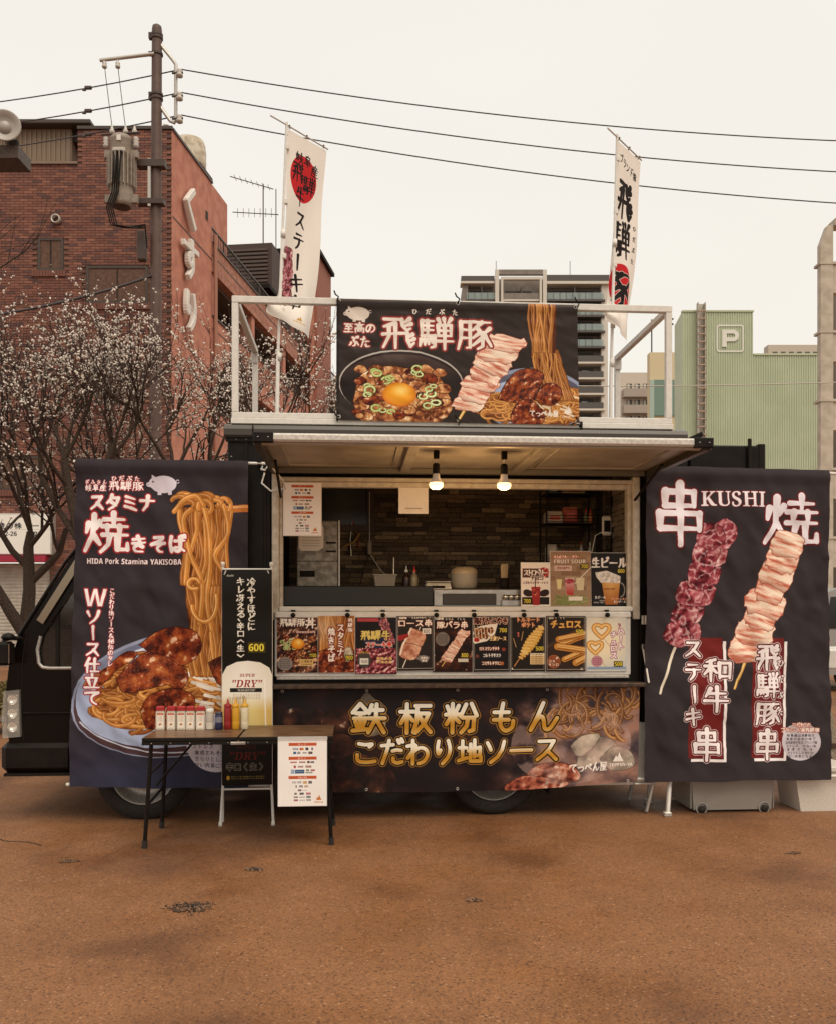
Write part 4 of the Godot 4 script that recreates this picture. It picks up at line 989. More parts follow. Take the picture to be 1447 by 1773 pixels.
# ---------------------------------------------------------------- inside the truck
func truck_inside() -> void:
	var t: Node3D = get_node("food_truck")
	var rng := RandomNumberGenerator.new()
	rng.seed = 23
	# stone veneer on the rear wall, each stone laid
	var wl := part(t, "stone_wall", Shape.new().span(Vector3(-1.098, 0.81, -1.659), Vector3(1.713, 2.738, -1.64)), plain(0.02, 0.016, 0.012, 0.9))
	var rw := part(t, "stone_side_wall", Shape.new().span(Vector3(1.694, 0.81, -1.639), Vector3(1.713, 2.738, -0.13)), plain(0.03, 0.025, 0.02, 0.9))
	var tones := [Color(0.13, 0.092, 0.060), Color(0.10, 0.070, 0.046), Color(0.19, 0.135, 0.085), Color(0.07, 0.052, 0.038), Color(0.27, 0.20, 0.125)]
	var mats := []
	for c in tones:
		mats.append(grained(c * 0.75, c * 1.3, 0.05, 0.35, 0.75, 0.25, 101))
	var stone := Shape.new().box(Vector3.ZERO, Vector3.ONE, 0.07).mesh()
	var rest := []
	var cols := []
	var solo := 0
	var y := 1.50
	while y < 2.72:
		var h := rng.randf_range(0.030, 0.048)
		var x := -1.09
		while x < 1.68:
			var l := rng.randf_range(0.09, 0.26)
			l = minf(l, 1.69 - x)
			var dpt := rng.randf_range(0.012, 0.045)
			var tr := Transform3D(Basis.from_scale(Vector3(l - 0.004, h - 0.003, dpt)), Vector3(x + l / 2, y + h / 2, -1.64 + dpt / 2))
			var i: int = [0, 0, 1, 1, 2, 3, 4][rng.randi() % 7]
			if solo < 300 and x > -0.62 and x < 1.15 and y > 1.72 and rng.randf() < 0.95:
				share(wl, "stone", stone, mats[i], tr)
				solo += 1
			else:
				rest.append(tr)
				cols.append(tones[i] * rng.randf_range(0.8, 1.2))
			x += l
		y += h
	var vc := StandardMaterial3D.new()
	vc.vertex_color_use_as_albedo = true
	vc.roughness = 0.75
	many(wl, "stonework", stone, vc, rest, cols)
	rest = []
	cols = []
	y = 1.50
	while y < 2.72:
		var h := rng.randf_range(0.035, 0.055)
		var z := -1.62
		while z < -0.14:
			var l := minf(rng.randf_range(0.09, 0.22), -0.13 - z)
			var dpt := rng.randf_range(0.010, 0.03)
			rest.append(Transform3D(Basis.from_scale(Vector3(dpt, h - 0.003, l - 0.004)), Vector3(1.694 - dpt / 2, y + h / 2, z + l / 2)))
			var f := rng.randf_range(0.8, 1.5)
			cols.append(Color(0.15 * f, 0.125 * f, 0.10 * f))
			z += l
		y += h
	many(rw, "stonework", stone, vc, rest, cols)
	part(t, "left_lining", Shape.new().span(Vector3(-1.099, 0.81, -1.639), Vector3(-1.085, 2.738, -0.13)), M.dark)
	# rear window with a brown frame
	var bw := part(t, "rear_window", Shape.new().span(Vector3(-0.86, 2.30, -1.63), Vector3(-0.30, 2.36, -1.55)).span(Vector3(-0.86, 2.36, -1.63), Vector3(-0.80, 2.72, -1.55)).span(Vector3(-0.36, 2.36, -1.63), Vector3(-0.30, 2.72, -1.55)), plain(0.05, 0.022, 0.012, 0.5))
	part(bw, "pane", Shape.new().span(Vector3(-0.80, 2.36, -1.61), Vector3(-0.36, 2.72, -1.59)), plain(0.055, 0.06, 0.062, 0.25))
	# counters
	part(t, "work_counter", Shape.new().span(Vector3(-1.08, 1.70, -0.80), Vector3(0.125, 1.74, -0.13), 0.004), M.steel)
	part(t, "counter_guard", Shape.new().span(Vector3(-1.044, 1.602, -0.13), Vector3(0.125, 1.758, -0.11), 0.006), plain(0.009, 0.009, 0.0075, 0.4))
	part(t, "steel_counter", Shape.new().span(Vector3(0.13, 1.60, -0.80), Vector3(0.85, 1.735, -0.15), 0.006), M.steel)
	part(t, "oven_front", Shape.new().span(Vector3(0.20, 1.612, -0.15), Vector3(0.62, 1.70, -0.135), 0.004), plain(0.04, 0.034, 0.028, 0.35))
	part(t, "control_knob", Shape.new().lathe([[0.022, 0.0], [0.022, 0.02], [0.0, 0.022]], Vector3(0.735, 1.665, -0.148), 14, AX_Z), M.dark)
	part(t, "right_counter", Shape.new().span(Vector3(0.852, 1.56, -0.80), Vector3(1.69, 1.60, -0.13), 0.004), M.steel)
	part(t, "ladle_block", Shape.new().span(Vector3(0.66, 1.602, -0.135), Vector3(0.90, 1.650, -0.11), 0.004), M.steel)
	# things standing inside
	var cb := thing("steel_cabinet", "worn steel cabinet at the left inside the truck", "cabinet", Vector3(-0.75, 1.74, -0.72), 0.0)
	part(cb, "cabinet_body", Shape.new().span(Vector3(-0.20, 0, -0.06), Vector3(0.14, 0.56, 0.20), 0.01), grained(Color(0.15, 0.135, 0.11), Color(0.30, 0.27, 0.23), 0.02, 0.4, 0.4, 0.0, 102, 5, 0.4))
	part(cb, "side_trim", Shape.new().span(Vector3(0.141, 0, 0.17), Vector3(0.152, 0.56, 0.205)), M.aluminium)
	part(cb, "grille", Shape.new().span(Vector3(-0.17, 0.10, 0.2), Vector3(-0.05, 0.15, 0.206)), M.dark)
	for i in 2:
		part(cb, "slot", Shape.new().span(Vector3(0.04, 0.30 + i * 0.07, 0.2), Vector3(0.12, 0.315 + i * 0.07, 0.206)), M.dark)
	part(cb, "seam", Shape.new().span(Vector3(-0.2, 0.225, 0.2), Vector3(0.14, 0.23, 0.203)), M.dark)
	var nt := thing("notice_sheet", "white notice sheet with cut corners on the steel cabinet", "notice", Vector3(-0.83, 1.74, -0.51))
	part(nt, "sheet", Shape.new().prism(dots([-0.10, 0.33, -0.08, 0.31, 0.06, 0.31, 0.10, 0.34, 0.10, 0.5, 0.08, 0.54, -0.10, 0.54]), 0, 0.002), M.paper)
	for i in 4:
		part(nt, "ruled_line", Shape.new().span(Vector3(-0.07, 0.35 + i * 0.022, 0.0025), Vector3(0.07, 0.352 + i * 0.022, 0.003)), M.dark)
	part(nt, "bold_line", Shape.new().span(Vector3(-0.05, 0.435, 0.0025), Vector3(0.08, 0.46, 0.003)), M.dark)
	var ct := thing("food_tub", "grey plastic food tub on the counter inside", "tub", Vector3(-0.235, 1.74, -0.5))
	part(ct, "tub", Shape.new().lathe([[0.0, 0.0], [0.105, 0.0], [0.125, 0.105], [0.135, 0.108], [0.135, 0.12], [0.115, 0.12], [0.1, 0.015], [0.0, 0.012]], Vector3.ZERO, 4, Basis(Vector3.UP, PI / 4) , false), plain(0.24, 0.22, 0.18, 0.5))
	part(ct, "ladle_handle", Shape.new().tube([Vector3(0.07, 0.08, 0.0), Vector3(0.075, 0.26, -0.03)], 0.006, 6), M.steel)
	for q in [[-0.06, "dark sauce bottle with a white pump on the inner counter", Color(0.03, 0.012, 0.008)], [0.005, "clear oil bottle with a red cap on the inner counter", Color(0.28, 0.24, 0.15)]]:
		var b := thing("sauce_bottle", q[1], "bottle", Vector3(q[0], 1.74, -0.5), 0.0, "bottles on the inner counter")
		var c: Color = q[2]
		part(b, "bottle", Shape.new().lathe([[0.0, 0.0], [0.028, 0.0], [0.03, 0.006], [0.03, 0.09], [0.024, 0.115], [0.012, 0.125], [0.012, 0.14]], Vector3.ZERO, 16), plain(c.r, c.g, c.b, 0.3))
		part(b, "cap", Shape.new().lathe([[0.014, 0.14], [0.014, 0.158], [0.006, 0.162], [0.004, 0.19], [0.0, 0.192]], Vector3.ZERO, 12), plain(0.5, 0.05, 0.03, 0.4) if q[0] > 0 else M.white)
	var sc := thing("kitchen_scale", "flat white kitchen scale beside the rice cooker", "scale", Vector3(0.185, 1.735, -0.40))
	part(sc, "scale_body", Shape.new().prism(dots([-0.105, 0.0, 0.105, 0.0, 0.095, 0.05, -0.095, 0.05]), -0.09, 0.09), M.cream)
	part(sc, "pan", Shape.new().span(Vector3(-0.10, 0.056, -0.095), Vector3(0.10, 0.066, 0.095), 0.004), M.cream)
	part(sc, "display", Shape.new().span(Vector3(-0.05, 0.01, 0.09), Vector3(0.05, 0.03, 0.092)), M.dark)
	var rc := thing("rice_cooker", "beige round rice cooker on the inner steel counter", "rice cooker", Vector3(0.40, 1.735, -0.40))
	part(rc, "cooker_body", Shape.new().lathe([[0.0, 0.008], [0.085, 0.008], [0.10, 0.02], [0.106, 0.06], [0.106, 0.125]], Vector3.ZERO, 28), plain(0.36, 0.32, 0.25, 0.45))
	part(rc, "lid", Shape.new().lathe([[0.108, 0.125], [0.108, 0.14], [0.098, 0.165], [0.07, 0.182], [0.0, 0.188]], Vector3.ZERO, 28), plain(0.42, 0.33, 0.2, 0.35))
	part(rc, "vent_cap", Shape.new().lathe([[0.02, 0.184], [0.02, 0.2], [0.0, 0.202]], Vector3(0, 0, -0.03), 12), M.dark)
	for a in 3:
		part(rc, "foot", Shape.new().lathe([[0.0, 0.0], [0.012, 0.0], [0.012, 0.01]], Vector3(cos(a * 2.1) * 0.07, 0, sin(a * 2.1) * 0.07), 8), M.dark)
	var cs := thing("chopstick_cup", "cup of wooden chopsticks behind the strawberry poster", "chopsticks", Vector3(0.70, 1.735, -0.24))
	part(cs, "cup", Shape.new().lathe([[0.0, 0.0], [0.034, 0.0], [0.04, 0.09], [0.036, 0.09], [0.031, 0.006], [0.0, 0.006]], Vector3.ZERO, 16), M.dark)
	for i in 16:
		var a := i * 2.4
		var r := 0.006 * sqrt(i)
		part(cs, "chopstick", Shape.new().tube([Vector3(cos(a) * r, 0.01, sin(a) * r), Vector3(cos(a) * r * 1.3, 0.195 + 0.004 * (i % 3), sin(a) * r * 1.3)], 0.0042, 5), plain(0.52, 0.40, 0.24, 0.7))
	for i in 4:
		var b := thing("steel_cup", ["leftmost small steel cup on the sill tray", "second small steel cup on the sill tray", "third small steel cup on the sill tray", "small steel cup next to the strawberry poster"][i], "cup", Vector3(0.69 + i * 0.045, 1.650, -0.122), 0.0, "small steel cups on the sill tray")
		part(b, "bowl", Shape.new().lathe([[0.0, 0.0], [0.015, 0.001], [0.024, 0.015], [0.026, 0.04], [0.0235, 0.04], [0.02, 0.017], [0.0, 0.004]], Vector3.ZERO, 18), plain(0.55, 0.52, 0.48, 0.22, 0.95))
		part(b, "foot_ring", Shape.new().lathe([[0.012, -0.001], [0.014, 0.003]], Vector3.ZERO, 14), M.steel)
	# wire rack with stores
	var rk := thing("wire_rack", "black wire rack with bottles and boxes at the right inside", "rack", Vector3(1.32, 1.60, -0.80))
	for x in [-0.19, 0.24]:
		for z in [-0.13, 0.13]:
			part(rk, "upright", Shape.new().tube([Vector3(x, 0, z), Vector3(x, 1.06, z)], 0.008, 6), M.dark)
	for h in [0.36, 0.70, 0.95]:
		var sh := part(rk, "shelf", Shape.new().span(Vector3(-0.19, h, -0.13), Vector3(0.24, h + 0.006, 0.13)), M.dark)
		for j in 3:
			part(sh, "rail", Shape.new().tube([Vector3(-0.19, h + 0.02 + j * 0.025, 0.13), Vector3(0.24, h + 0.02 + j * 0.025, 0.13)], 0.003, 5), M.dark)
	var stores := [
		["store_carton", "white carton on the rack's middle shelf", "box", Vector3(-0.11, 0.706, 0.03), Vector3(0.15, 0.09, 0.12), Color(0.55, 0.48, 0.40)],
		["snack_bag", "red and white bag on the rack's middle shelf", "bag", Vector3(0.03, 0.706, 0.02), Vector3(0.13, 0.13, 0.10), Color(0.36, 0.08, 0.06)],
		["store_carton", "tall pale carton on the rack's lower shelf", "box", Vector3(-0.13, 0.366, 0.03), Vector3(0.09, 0.15, 0.10), Color(0.50, 0.45, 0.38)],
		["store_carton", "blue and white carton on the rack's top shelf", "box", Vector3(-0.12, 0.956, 0.03), Vector3(0.10, 0.085, 0.10), Color(0.07, 0.13, 0.18)],
		["store_carton", "long pale carton on the rack's top shelf", "box", Vector3(0.06, 0.956, 0.03), Vector3(0.20, 0.08, 0.10), Color(0.42, 0.35, 0.29)]]
	for q in stores:
		var o := thing(q[0], q[1], q[2], Vector3(1.32, 1.60, -0.80) + q[3])
		var sz: Vector3 = q[4]
		var c: Color = q[5]
		part(o, "body", Shape.new().box(Vector3(0, sz.y / 2, 0), sz, 0.012), plain(c.r, c.g, c.b, 0.7))
		part(o, "lid", Shape.new().box(Vector3(0, sz.y + 0.006, 0), Vector3(sz.x * 0.9, 0.012, sz.z * 0.9), 0.004), plain(c.r * 0.7 + 0.1, c.g * 0.7 + 0.08, c.b * 0.7 + 0.06, 0.7))
		part(o, "label_patch", Shape.new().box(Vector3(0, sz.y / 2, sz.z / 2 + 0.001), Vector3(sz.x * 0.55, sz.y * 0.4, 0.003)), plain(0.5, 0.12, 0.09, 0.6) if c.r > 0.2 else M.white)
	for q in [[-0.03, 0.366, "red", Color(0.34, 0.04, 0.03)], [0.02, 0.366, "brown", Color(0.12, 0.05, 0.03)], [0.16, 0.706, "green", Color(0.16, 0.17, 0.10)], [0.20, 0.706, "orange", Color(0.42, 0.15, 0.06)]]:
		var c: Color = q[3]
		var b := thing("store_bottle", "small %s sauce bottle on the wire rack" % q[2], "bottle", Vector3(1.32 + q[0], 1.60 + q[1], -0.72), 0.0, "bottles on the wire rack")
		part(b, "bottle", Shape.new().lathe([[0.0, 0.0], [0.02, 0.0], [0.021, 0.06], [0.014, 0.085], [0.008, 0.09]], Vector3.ZERO, 14), plain(c.r, c.g, c.b, 0.35))
		part(b, "cap", Shape.new().lathe([[0.01, 0.09], [0.009, 0.11], [0.003, 0.125], [0.0, 0.126]], Vector3.ZERO, 10), plain(0.4, 0.05, 0.03, 0.4))
	for i in 2:
		var b := thing("piping_bag", ["left silver piping bag standing on the rack", "right silver piping bag standing on the rack"][i], "piping bag", Vector3(1.44 + i * 0.075, 1.966, -0.72), 0.0, "silver piping bags on the rack")
		part(b, "bag", Shape.new().lathe([[0.0, 0.0], [0.034, 0.0], [0.036, 0.02], [0.028, 0.07], [0.014, 0.13], [0.006, 0.16]], Vector3.ZERO, 14), plain(0.55, 0.53, 0.5, 0.3, 0.6))
		part(b, "nozzle", Shape.new().lathe([[0.008, 0.158], [0.004, 0.182], [0.0, 0.183]], Vector3.ZERO, 10), plain(0.42, 0.06, 0.04, 0.4) if i == 0 else M.white)
	var ph := thing("card_terminal", "white card terminal hanging on the right inner wall", "card terminal", Vector3(1.62, 2.195, -0.6), 0.0)
	part(ph, "terminal_body", Shape.new().span(Vector3(-0.035, 0, -0.012), Vector3(0.045, 0.165, 0.02), 0.012), M.white)
	part(ph, "screen", Shape.new().span(Vector3(-0.022, 0.03, 0.02), Vector3(0.032, 0.125, 0.0225)), M.dark)
	part(ph, "cable", Shape.new().tube([Vector3(-0.03, 0.03, 0), Vector3(-0.09, 0.0, 0), Vector3(-0.12, -0.14, 0), Vector3(-0.115, -0.3, 0)], 0.005, 6), M.white)
	part(ph, "mount_bar", Shape.new().span(Vector3(-0.055, -0.55, -0.05), Vector3(-0.025, 0.5, -0.013)), M.dark)
	part(ph, "mount_bar", Shape.new().span(Vector3(0.05, -0.55, -0.05), Vector3(0.07, 0.5, -0.013)), M.dark)
	var ps := thing("power_strip", "small white power strip hanging on the stone wall", "power strip", Vector3(-0.34, 2.08, -1.55))
	part(ps, "strip", Shape.new().span(Vector3(-0.02, 0, -0.02), Vector3(0.02, 0.12, 0.02), 0.005), plain(0.30, 0.25, 0.2, 0.5))
	part(ps, "cord", Shape.new().tube([Vector3(0, 0, 0), Vector3(-0.05, -0.1, 0), Vector3(-0.1, -0.33, 0.1)], 0.004, 5), M.dark)
	part(ps, "cord", Shape.new().tube([Vector3(0, 0.12, 0), Vector3(0.0, 0.3, 0), Vector3(0.0, 0.58, 0)], 0.005, 5), M.white)
	part(ps, "cord", Shape.new().tube([Vector3(0.01, 0, 0), Vector3(0.1, -0.14, 0), Vector3(0.2, -0.24, 0.1)], 0.004, 5), M.white)
	var tg := thing("hanging_tongs", "tongs with red and yellow grips hanging on the wall", "tongs", Vector3(-0.50, 2.12, -1.58))
	part(tg, "arm", Shape.new().tube([Vector3(0, 0.28, 0), Vector3(-0.02, 0.1, 0.01), Vector3(-0.01, -0.05, 0.01)], 0.008, 6), M.steel)
	part(tg, "arm", Shape.new().tube([Vector3(0, 0.28, 0), Vector3(0.05, 0.14, 0.01), Vector3(0.06, 0.02, 0.01)], 0.008, 6), plain(0.3, 0.05, 0.03, 0.5))
	part(tg, "grip", Shape.new().tube([Vector3(-0.09, 0.03, 0.02), Vector3(0.02, 0.08, 0.02), Vector3(0.07, 0.16, 0.02)], 0.014, 6), plain(0.35, 0.22, 0.06, 0.5))
	# sheets hung in the hatch
	var pay := printed(print_payment(), 0.45)
	poster("payment_sheet", "white payment sheet hanging in the hatch's upper left corner", "sheet", Vector3(-1.015, 2.135, -0.012), 0.285, 0.40, pay, "payment sheets")
	var blank := thing("hanging_paper", "blank creased white paper hanging near the left bulb", "paper", Vector3(-0.145, 2.308, -0.03))
	var nz := FastNoiseLite.new()
	nz.seed = 3
	nz.frequency = 9.0
	part(blank, "sheet", Shape.new().sheet(14, 14, func(u: float, v: float) -> Vector3: return Vector3(u * 0.225, 0.228 - v * 0.228, nz.get_noise_2d(u * 0.5, v * 0.5) * 0.012 * v), 0.001), M.paper)
	part(blank, "stamp_line", Shape.new().span(Vector3(0.05, 0.036, 0.012), Vector3(0.175, 0.044, 0.0125)), plain(0.4, 0.36, 0.33, 0.8))
	poster("drink_poster", "strawberry chocolate drink poster priced 700 on the sill", "poster", Vector3(0.802, 1.601, -0.05), 0.226, 0.338, printed(print_drink(0), 0.4), "drink posters in the hatch", -0.04)
	poster("drink_poster", "fruit sour poster with three glasses before a brick print", "poster", Vector3(1.032, 1.601, -0.055), 0.318, 0.428, printed(print_drink(1), 0.4), "drink posters in the hatch", -0.04)
	poster("drink_poster", "black draft beer poster with a frothy mug", "poster", Vector3(1.352, 1.601, -0.052), 0.296, 0.416, printed(print_drink(2), 0.4), "drink posters in the hatch", -0.04)
	# the two lit lamps under the awning
	for i in 2:
		var at := Vector3([0.061, 0.516][i], 2.38, 0.86)
		var lp := thing("hanging_lamp", ["left hanging light bulb under the awning", "right hanging light bulb under the awning"][i], "lamp", at, 0.0, "lit bulbs under the awning")
		var glow := plain(0.8, 0.75, 0.65, 0.4)
		glow.emission_enabled = true
		glow.emission = Color(1.0, 0.80, 0.52)
		glow.emission_energy_multiplier = 2.2
		part(lp, "bulb_glass", Shape.new().lathe([[0.0, 0.0], [0.025, 0.003], [0.042, 0.014], [0.048, 0.03], [0.044, 0.045]], Vector3.ZERO, 24), glow)
		part(lp, "bulb_neck", Shape.new().lathe([[0.044, 0.045], [0.034, 0.06], [0.025, 0.078], [0.022, 0.105], [0.0, 0.106]], Vector3.ZERO, 24), plain(0.72, 0.68, 0.62, 0.4))
		part(lp, "socket", Shape.new().lathe([[0.0, 0.10], [0.021, 0.10], [0.024, 0.11], [0.024, 0.165], [0.015, 0.175], [0.0, 0.176]], Vector3.ZERO, 16), M.dark)
		part(lp, "cord", Shape.new().tube([Vector3(0, 0.17, 0), Vector3(0.002, 0.225, 0)], 0.004, 6), M.white)
		part(lp, "ceiling_hook", Shape.new().span(Vector3(-0.018, 0.205, -0.018), Vector3(0.02, 0.2595, 0.018), 0.004), M.dark)
		var om := OmniLight3D.new()
		om.name = "lamp_light"
		om.light_color = Color(1.0, 0.78, 0.50)
		om.light_energy = 0.15
		om.light_size = 0.04
		om.omni_range = 12.0
		om.omni_attenuation = 2.0
		om.shadow_enabled = true
		lp.add_child(om)
		om.position = Vector3(0, -0.05, 0)

func poster(called: String, label: String, cat: String, at: Vector3, w: float, h: float, m: Material, group := "", lean := 0.0, tilt := 0.0) -> Node3D:
	var o := thing(called, label, cat, at, 0.0, group)
	o.rotation = Vector3(lean, 0, tilt)
	var nz := FastNoiseLite.new()
	nz.seed = int(absf(at.x) * 100.0)
	nz.frequency = 3.0
	part(o, "printed_sheet", Shape.new().sheet(8, 10, func(u: float, v: float) -> Vector3: return Vector3(u * w, h - v * h, nz.get_noise_2d(u * 0.6, v * 0.6) * 0.004), 0.001), m)
	var e := Shape.new()
	e.span(Vector3(-0.003, -0.003, -0.006), Vector3(w + 0.003, h + 0.003, -0.0045))
	part(o, "clear_sleeve", e, M.paper)
	return o

# ---------------------------------------------------------------- banners
func cloth(parent: Node, called: String, tl: Vector3, tr: Vector3, bl: Vector3, br: Vector3, m: Material, amp: float, sd: int, w := 40, h := 70) -> MeshInstance3D:
	var n1 := FastNoiseLite.new()
	n1.seed = sd
	n1.frequency = 1.0
	n1.fractal_octaves = 3
	return part(parent, called, Shape.new().sheet(w, h, func(u: float, v: float) -> Vector3:
		var p := tl.lerp(tr, u).lerp(bl.lerp(br, u), v)
		var hang := smoothstep(0.0, 0.12, v) * (1.0 - 0.6 * smoothstep(0.9, 1.0, v))
		var z := n1.get_noise_2d(u * 2.2 + v * 0.9, v * 1.3) * amp * hang
		z += n1.get_noise_2d(u * 7.0 - v * 4.0 + 30.0, v * 6.0) * amp * 0.42 * hang
		z += (1.0 - absf(n1.get_noise_2d(u * 3.0 + v * 2.0 + 80.0, v * 3.6 - u)) * 7.0) * 0.011 * hang if absf(n1.get_noise_2d(u * 3.0 + v * 2.0 + 80.0, v * 3.6 - u)) < 0.14 else 0.0
		z += sin(u * 38.0 + n1.get_noise_2d(u * 3.0, 7.0) * 9.0) * amp * 0.16 * (1.0 - smoothstep(0.0, 0.10, v))
		z += (0.022 if v < 0.045 else 0.0) * sin(clampf(v / 0.045, 0.0, 1.0) * PI)
		return p + Vector3(0, n1.get_noise_2d(u * 3.0, v * 2.0 + 50.0) * amp * 0.22 * smoothstep(0.95, 1.0, v), z), 0.002), m)

func banners() -> void:
	var z := 0.10
	# yakisoba banner at the cab
	var a := thing("yakisoba_banner", "tall dark banner of fried noodles hanging before the cab", "banner", Vector3(0, 0, 0))
	cloth(a, "cloth", Vector3(-2.511, 2.681, z), Vector3(-1.263, 2.678, z), Vector3(-2.552, 0.284, z + 0.02), Vector3(-1.263, 0.255, z + 0.02), printed(print_yakisoba(), 0.85), 0.06, 3)
	part(a, "top_rod", Shape.new().tube([Vector3(-2.535, 2.664, z - 0.03), Vector3(-1.12, 2.664, z - 0.03)], 0.011, 10), M.white_steel)
	part(a, "bottom_rod", Shape.new().tube([Vector3(-2.585, 0.296, z - 0.025), Vector3(-1.09, 0.268, z - 0.025)], 0.013, 10), M.white_steel)
	part(a, "rod_hook", Shape.new().tube([Vector3(-1.125, 2.672, z - 0.012), Vector3(-1.12, 2.64, z), Vector3(-1.14, 2.61, z), Vector3(-1.17, 2.62, z - 0.03), Vector3(-1.17, 2.65, 0.01)], 0.008, 6), M.white)
	part(a, "rod_bracket", Shape.new().span(Vector3(-1.20, 2.655, 0.0), Vector3(-1.17, 2.69, z - 0.02)), M.dark)
	# skewer banner at the tail
	var b := thing("skewer_banner", "tall dark banner of meat skewers hanging at the truck's tail", "banner", Vector3(0, 0, 0))
	cloth(b, "cloth", Vector3(1.739, 2.677, z), Vector3(3.182, 2.655, z), Vector3(1.716, 0.262, z + 0.02), Vector3(3.182, 0.262, z + 0.02), printed(print_kushiyaki(), 0.85), 0.058, 8)
	part(b, "top_rod", Shape.new().tube([Vector3(1.70, 2.655, z - 0.03), Vector3(3.42, 2.630, z - 0.03)], 0.011, 10), M.white_steel)
	part(b, "bottom_rod", Shape.new().tube([Vector3(1.60, 0.278, z - 0.035), Vector3(3.42, 0.278, z - 0.035)], 0.013, 10), M.white_steel)
	part(b, "rod_bracket", Shape.new().span(Vector3(1.76, 2.65, 0.0), Vector3(1.79, 2.68, z - 0.02)), M.dark)
	part(b, "end_pole", Shape.new().tube([Vector3(3.42, 0, z - 0.01), Vector3(3.42, 2.7, z - 0.01)], 0.014, 8), M.white_steel)
	# roof banner
	var c := thing("roof_banner", "wide dark banner with bowl, skewer and noodles on the roof frame", "banner", Vector3(0, 0, 0))
	cloth(c, "cloth", Vector3(-0.615, 3.925, 0.012), Vector3(1.224, 3.918, 0.012), Vector3(-0.617, 3.008, 0.014), Vector3(1.238, 2.992, 0.014), printed(print_roof_banner(), 0.42), 0.010, 5, 50, 30)
	for e in [[-0.612, 3.92], [0.300, 3.925], [1.222, 3.915], [-0.612, 3.012], [0.305, 3.0], [1.234, 2.995]]:
		var k := part(c, "eyelet", Shape.new().lathe([[0.008, 0.004], [0.013, 0.008], [0.016, 0.004], [0.016, 0.0]], Vector3(e[0] + (0.015 if e[0] < 0 else -0.015 if e[0] > 1 else 0.0), e[1] + (-0.018 if e[1] > 3.5 else 0.018), 0.020), 12, AX_Z), M.steel)
		part(k, "zip_tie", Shape.new().tube([Vector3(e[0], e[1] - 0.02, 0.03), Vector3(e[0] + 0.012, e[1] + 0.012, 0.035), Vector3(e[0] - 0.01, e[1] + 0.03, 0.03), Vector3(e[0] - 0.02, e[1] + 0.06, 0.02)], 0.006, 5), M.dark)
	part(c, "strap", Shape.new().span(Vector3(1.245, 2.90, 0.012), Vector3(1.262, 3.02, 0.03), 0.003), M.dark)
	# sauce banner below the shelf
	var d := thing("sauce_banner", "low wide banner with gold lettering hanging under the counter shelf", "banner", Vector3(0, 0, 0))
	var tx := printed(print_sauce_banner(), 0.5)
	part(d, "cloth", Shape.new().sheet(60, 18, func(u: float, v: float) -> Vector3:
		var x := lerpf(-1.085, lerpf(1.70, 1.665, v), u)
		var sagv := 0.012 * sin(PI * clampf(u * 1.05, 0, 1)) * v
		return Vector3(x, lerpf(0.985, lerpf(0.222, 0.262, smoothstep(0.62, 1.0, u)), v) - sagv, 0.06 + 0.05 * v + 0.008 * sin(u * 13.0 + v * 3.0) * v + 0.006 * sin(u * 31.0 - v * 6.0) * v), 0.002), tx)
	for e in [0.02, 0.25, 0.50, 0.75, 0.98]:
		part(d, "eyelet", Shape.new().lathe([[0.006, 0.003], [0.010, 0.006], [0.012, 0.0]], Vector3(lerpf(-1.07, 1.66, e), 0.968, 0.066), 12, AX_Z), M.steel)
		part(d, "eyelet", Shape.new().lathe([[0.006, 0.003], [0.010, 0.006], [0.012, 0.0]], Vector3(lerpf(-1.07, 1.64, e), 0.245 - 0.012 * sin(PI * e) + (0.03 if e > 0.7 else 0.0), 0.122), 12, AX_Z), M.steel)
	# the two flags on the roof
	var flags := [[-1.045, "white flag with a red disc at the left end of the roof"], [1.562, "white flag with large black characters at the right of the roof"]]
	for i in 2:
		var f := thing("roof_flag", flags[i][1], "flag", Vector3(flags[i][0], 2.972, -0.16), 0.0, "white flags on the truck roof")
		var lean := 0.045 if i == 0 else 0.025
		var top := Vector3(lean, 2.36, 0.0)
		part(f, "pole", Shape.new().tube([Vector3(-0.03, 0, 0.0), Vector3(-0.022, 0.55, 0), Vector3(-0.022, 0.56, 0), top], [0.016, 0.015, 0.012, 0.010], 10), M.white_steel)
		for hh in [0.55, 0.86, 1.5]:
			part(f, "pole_joint", Shape.new().lathe([[0.010, -0.03], [0.019, -0.03], [0.019, 0.03], [0.010, 0.03]], Vector3(lerpf(-0.03, lean, hh / 2.36), hh, 0), 10), M.white)
		var dir := Vector3(0.294, 0, -0.33).normalized()
		var rod0 := top - dir * 0.17 - Vector3(0, 0.02, 0)
		part(f, "cross_rod", Shape.new().tube([rod0, top - Vector3(0, 0.02, 0), top + dir * 0.46 - Vector3(0, 0.025, 0)], 0.006, 8), plain(0.55, 0.52, 0.48, 0.5))
		var m := printed(print_flag(i), 0.85)
		m.backlight_enabled = true
		m.backlight = lin(0.22, 0.21, 0.2)
		var ph := 0.4 if i == 0 else 1.7
		part(f, "flag_cloth", Shape.new().sheet(22, 60, func(u: float, v: float) -> Vector3:
			var p := top + dir * (0.015 + u * 0.43 * (1.0 - 0.20 * v)) + Vector3(0, -0.045 - 1.56 * v, 0)
			p += Vector3(lerpf(0.0, -0.075, v), 0, 0)
			var side := Vector3(0.75, 0, 0.66)
			p += side * (0.022 * sin(u * 5.0 + v * 4.0 + ph) * smoothstep(0.05, 0.5, v) + 0.012 * sin(u * 13.0 - v * 9.0) * v)
			# the loose foot of the flag swings towards the viewer
			var foot := smoothstep(0.80, 1.0, v)
			p += Vector3(-0.06 * foot * (1.0 - u), 0.10 * foot * (1.0 - u), 0.16 * foot * (1.0 - u * 0.6))
			return p), m)
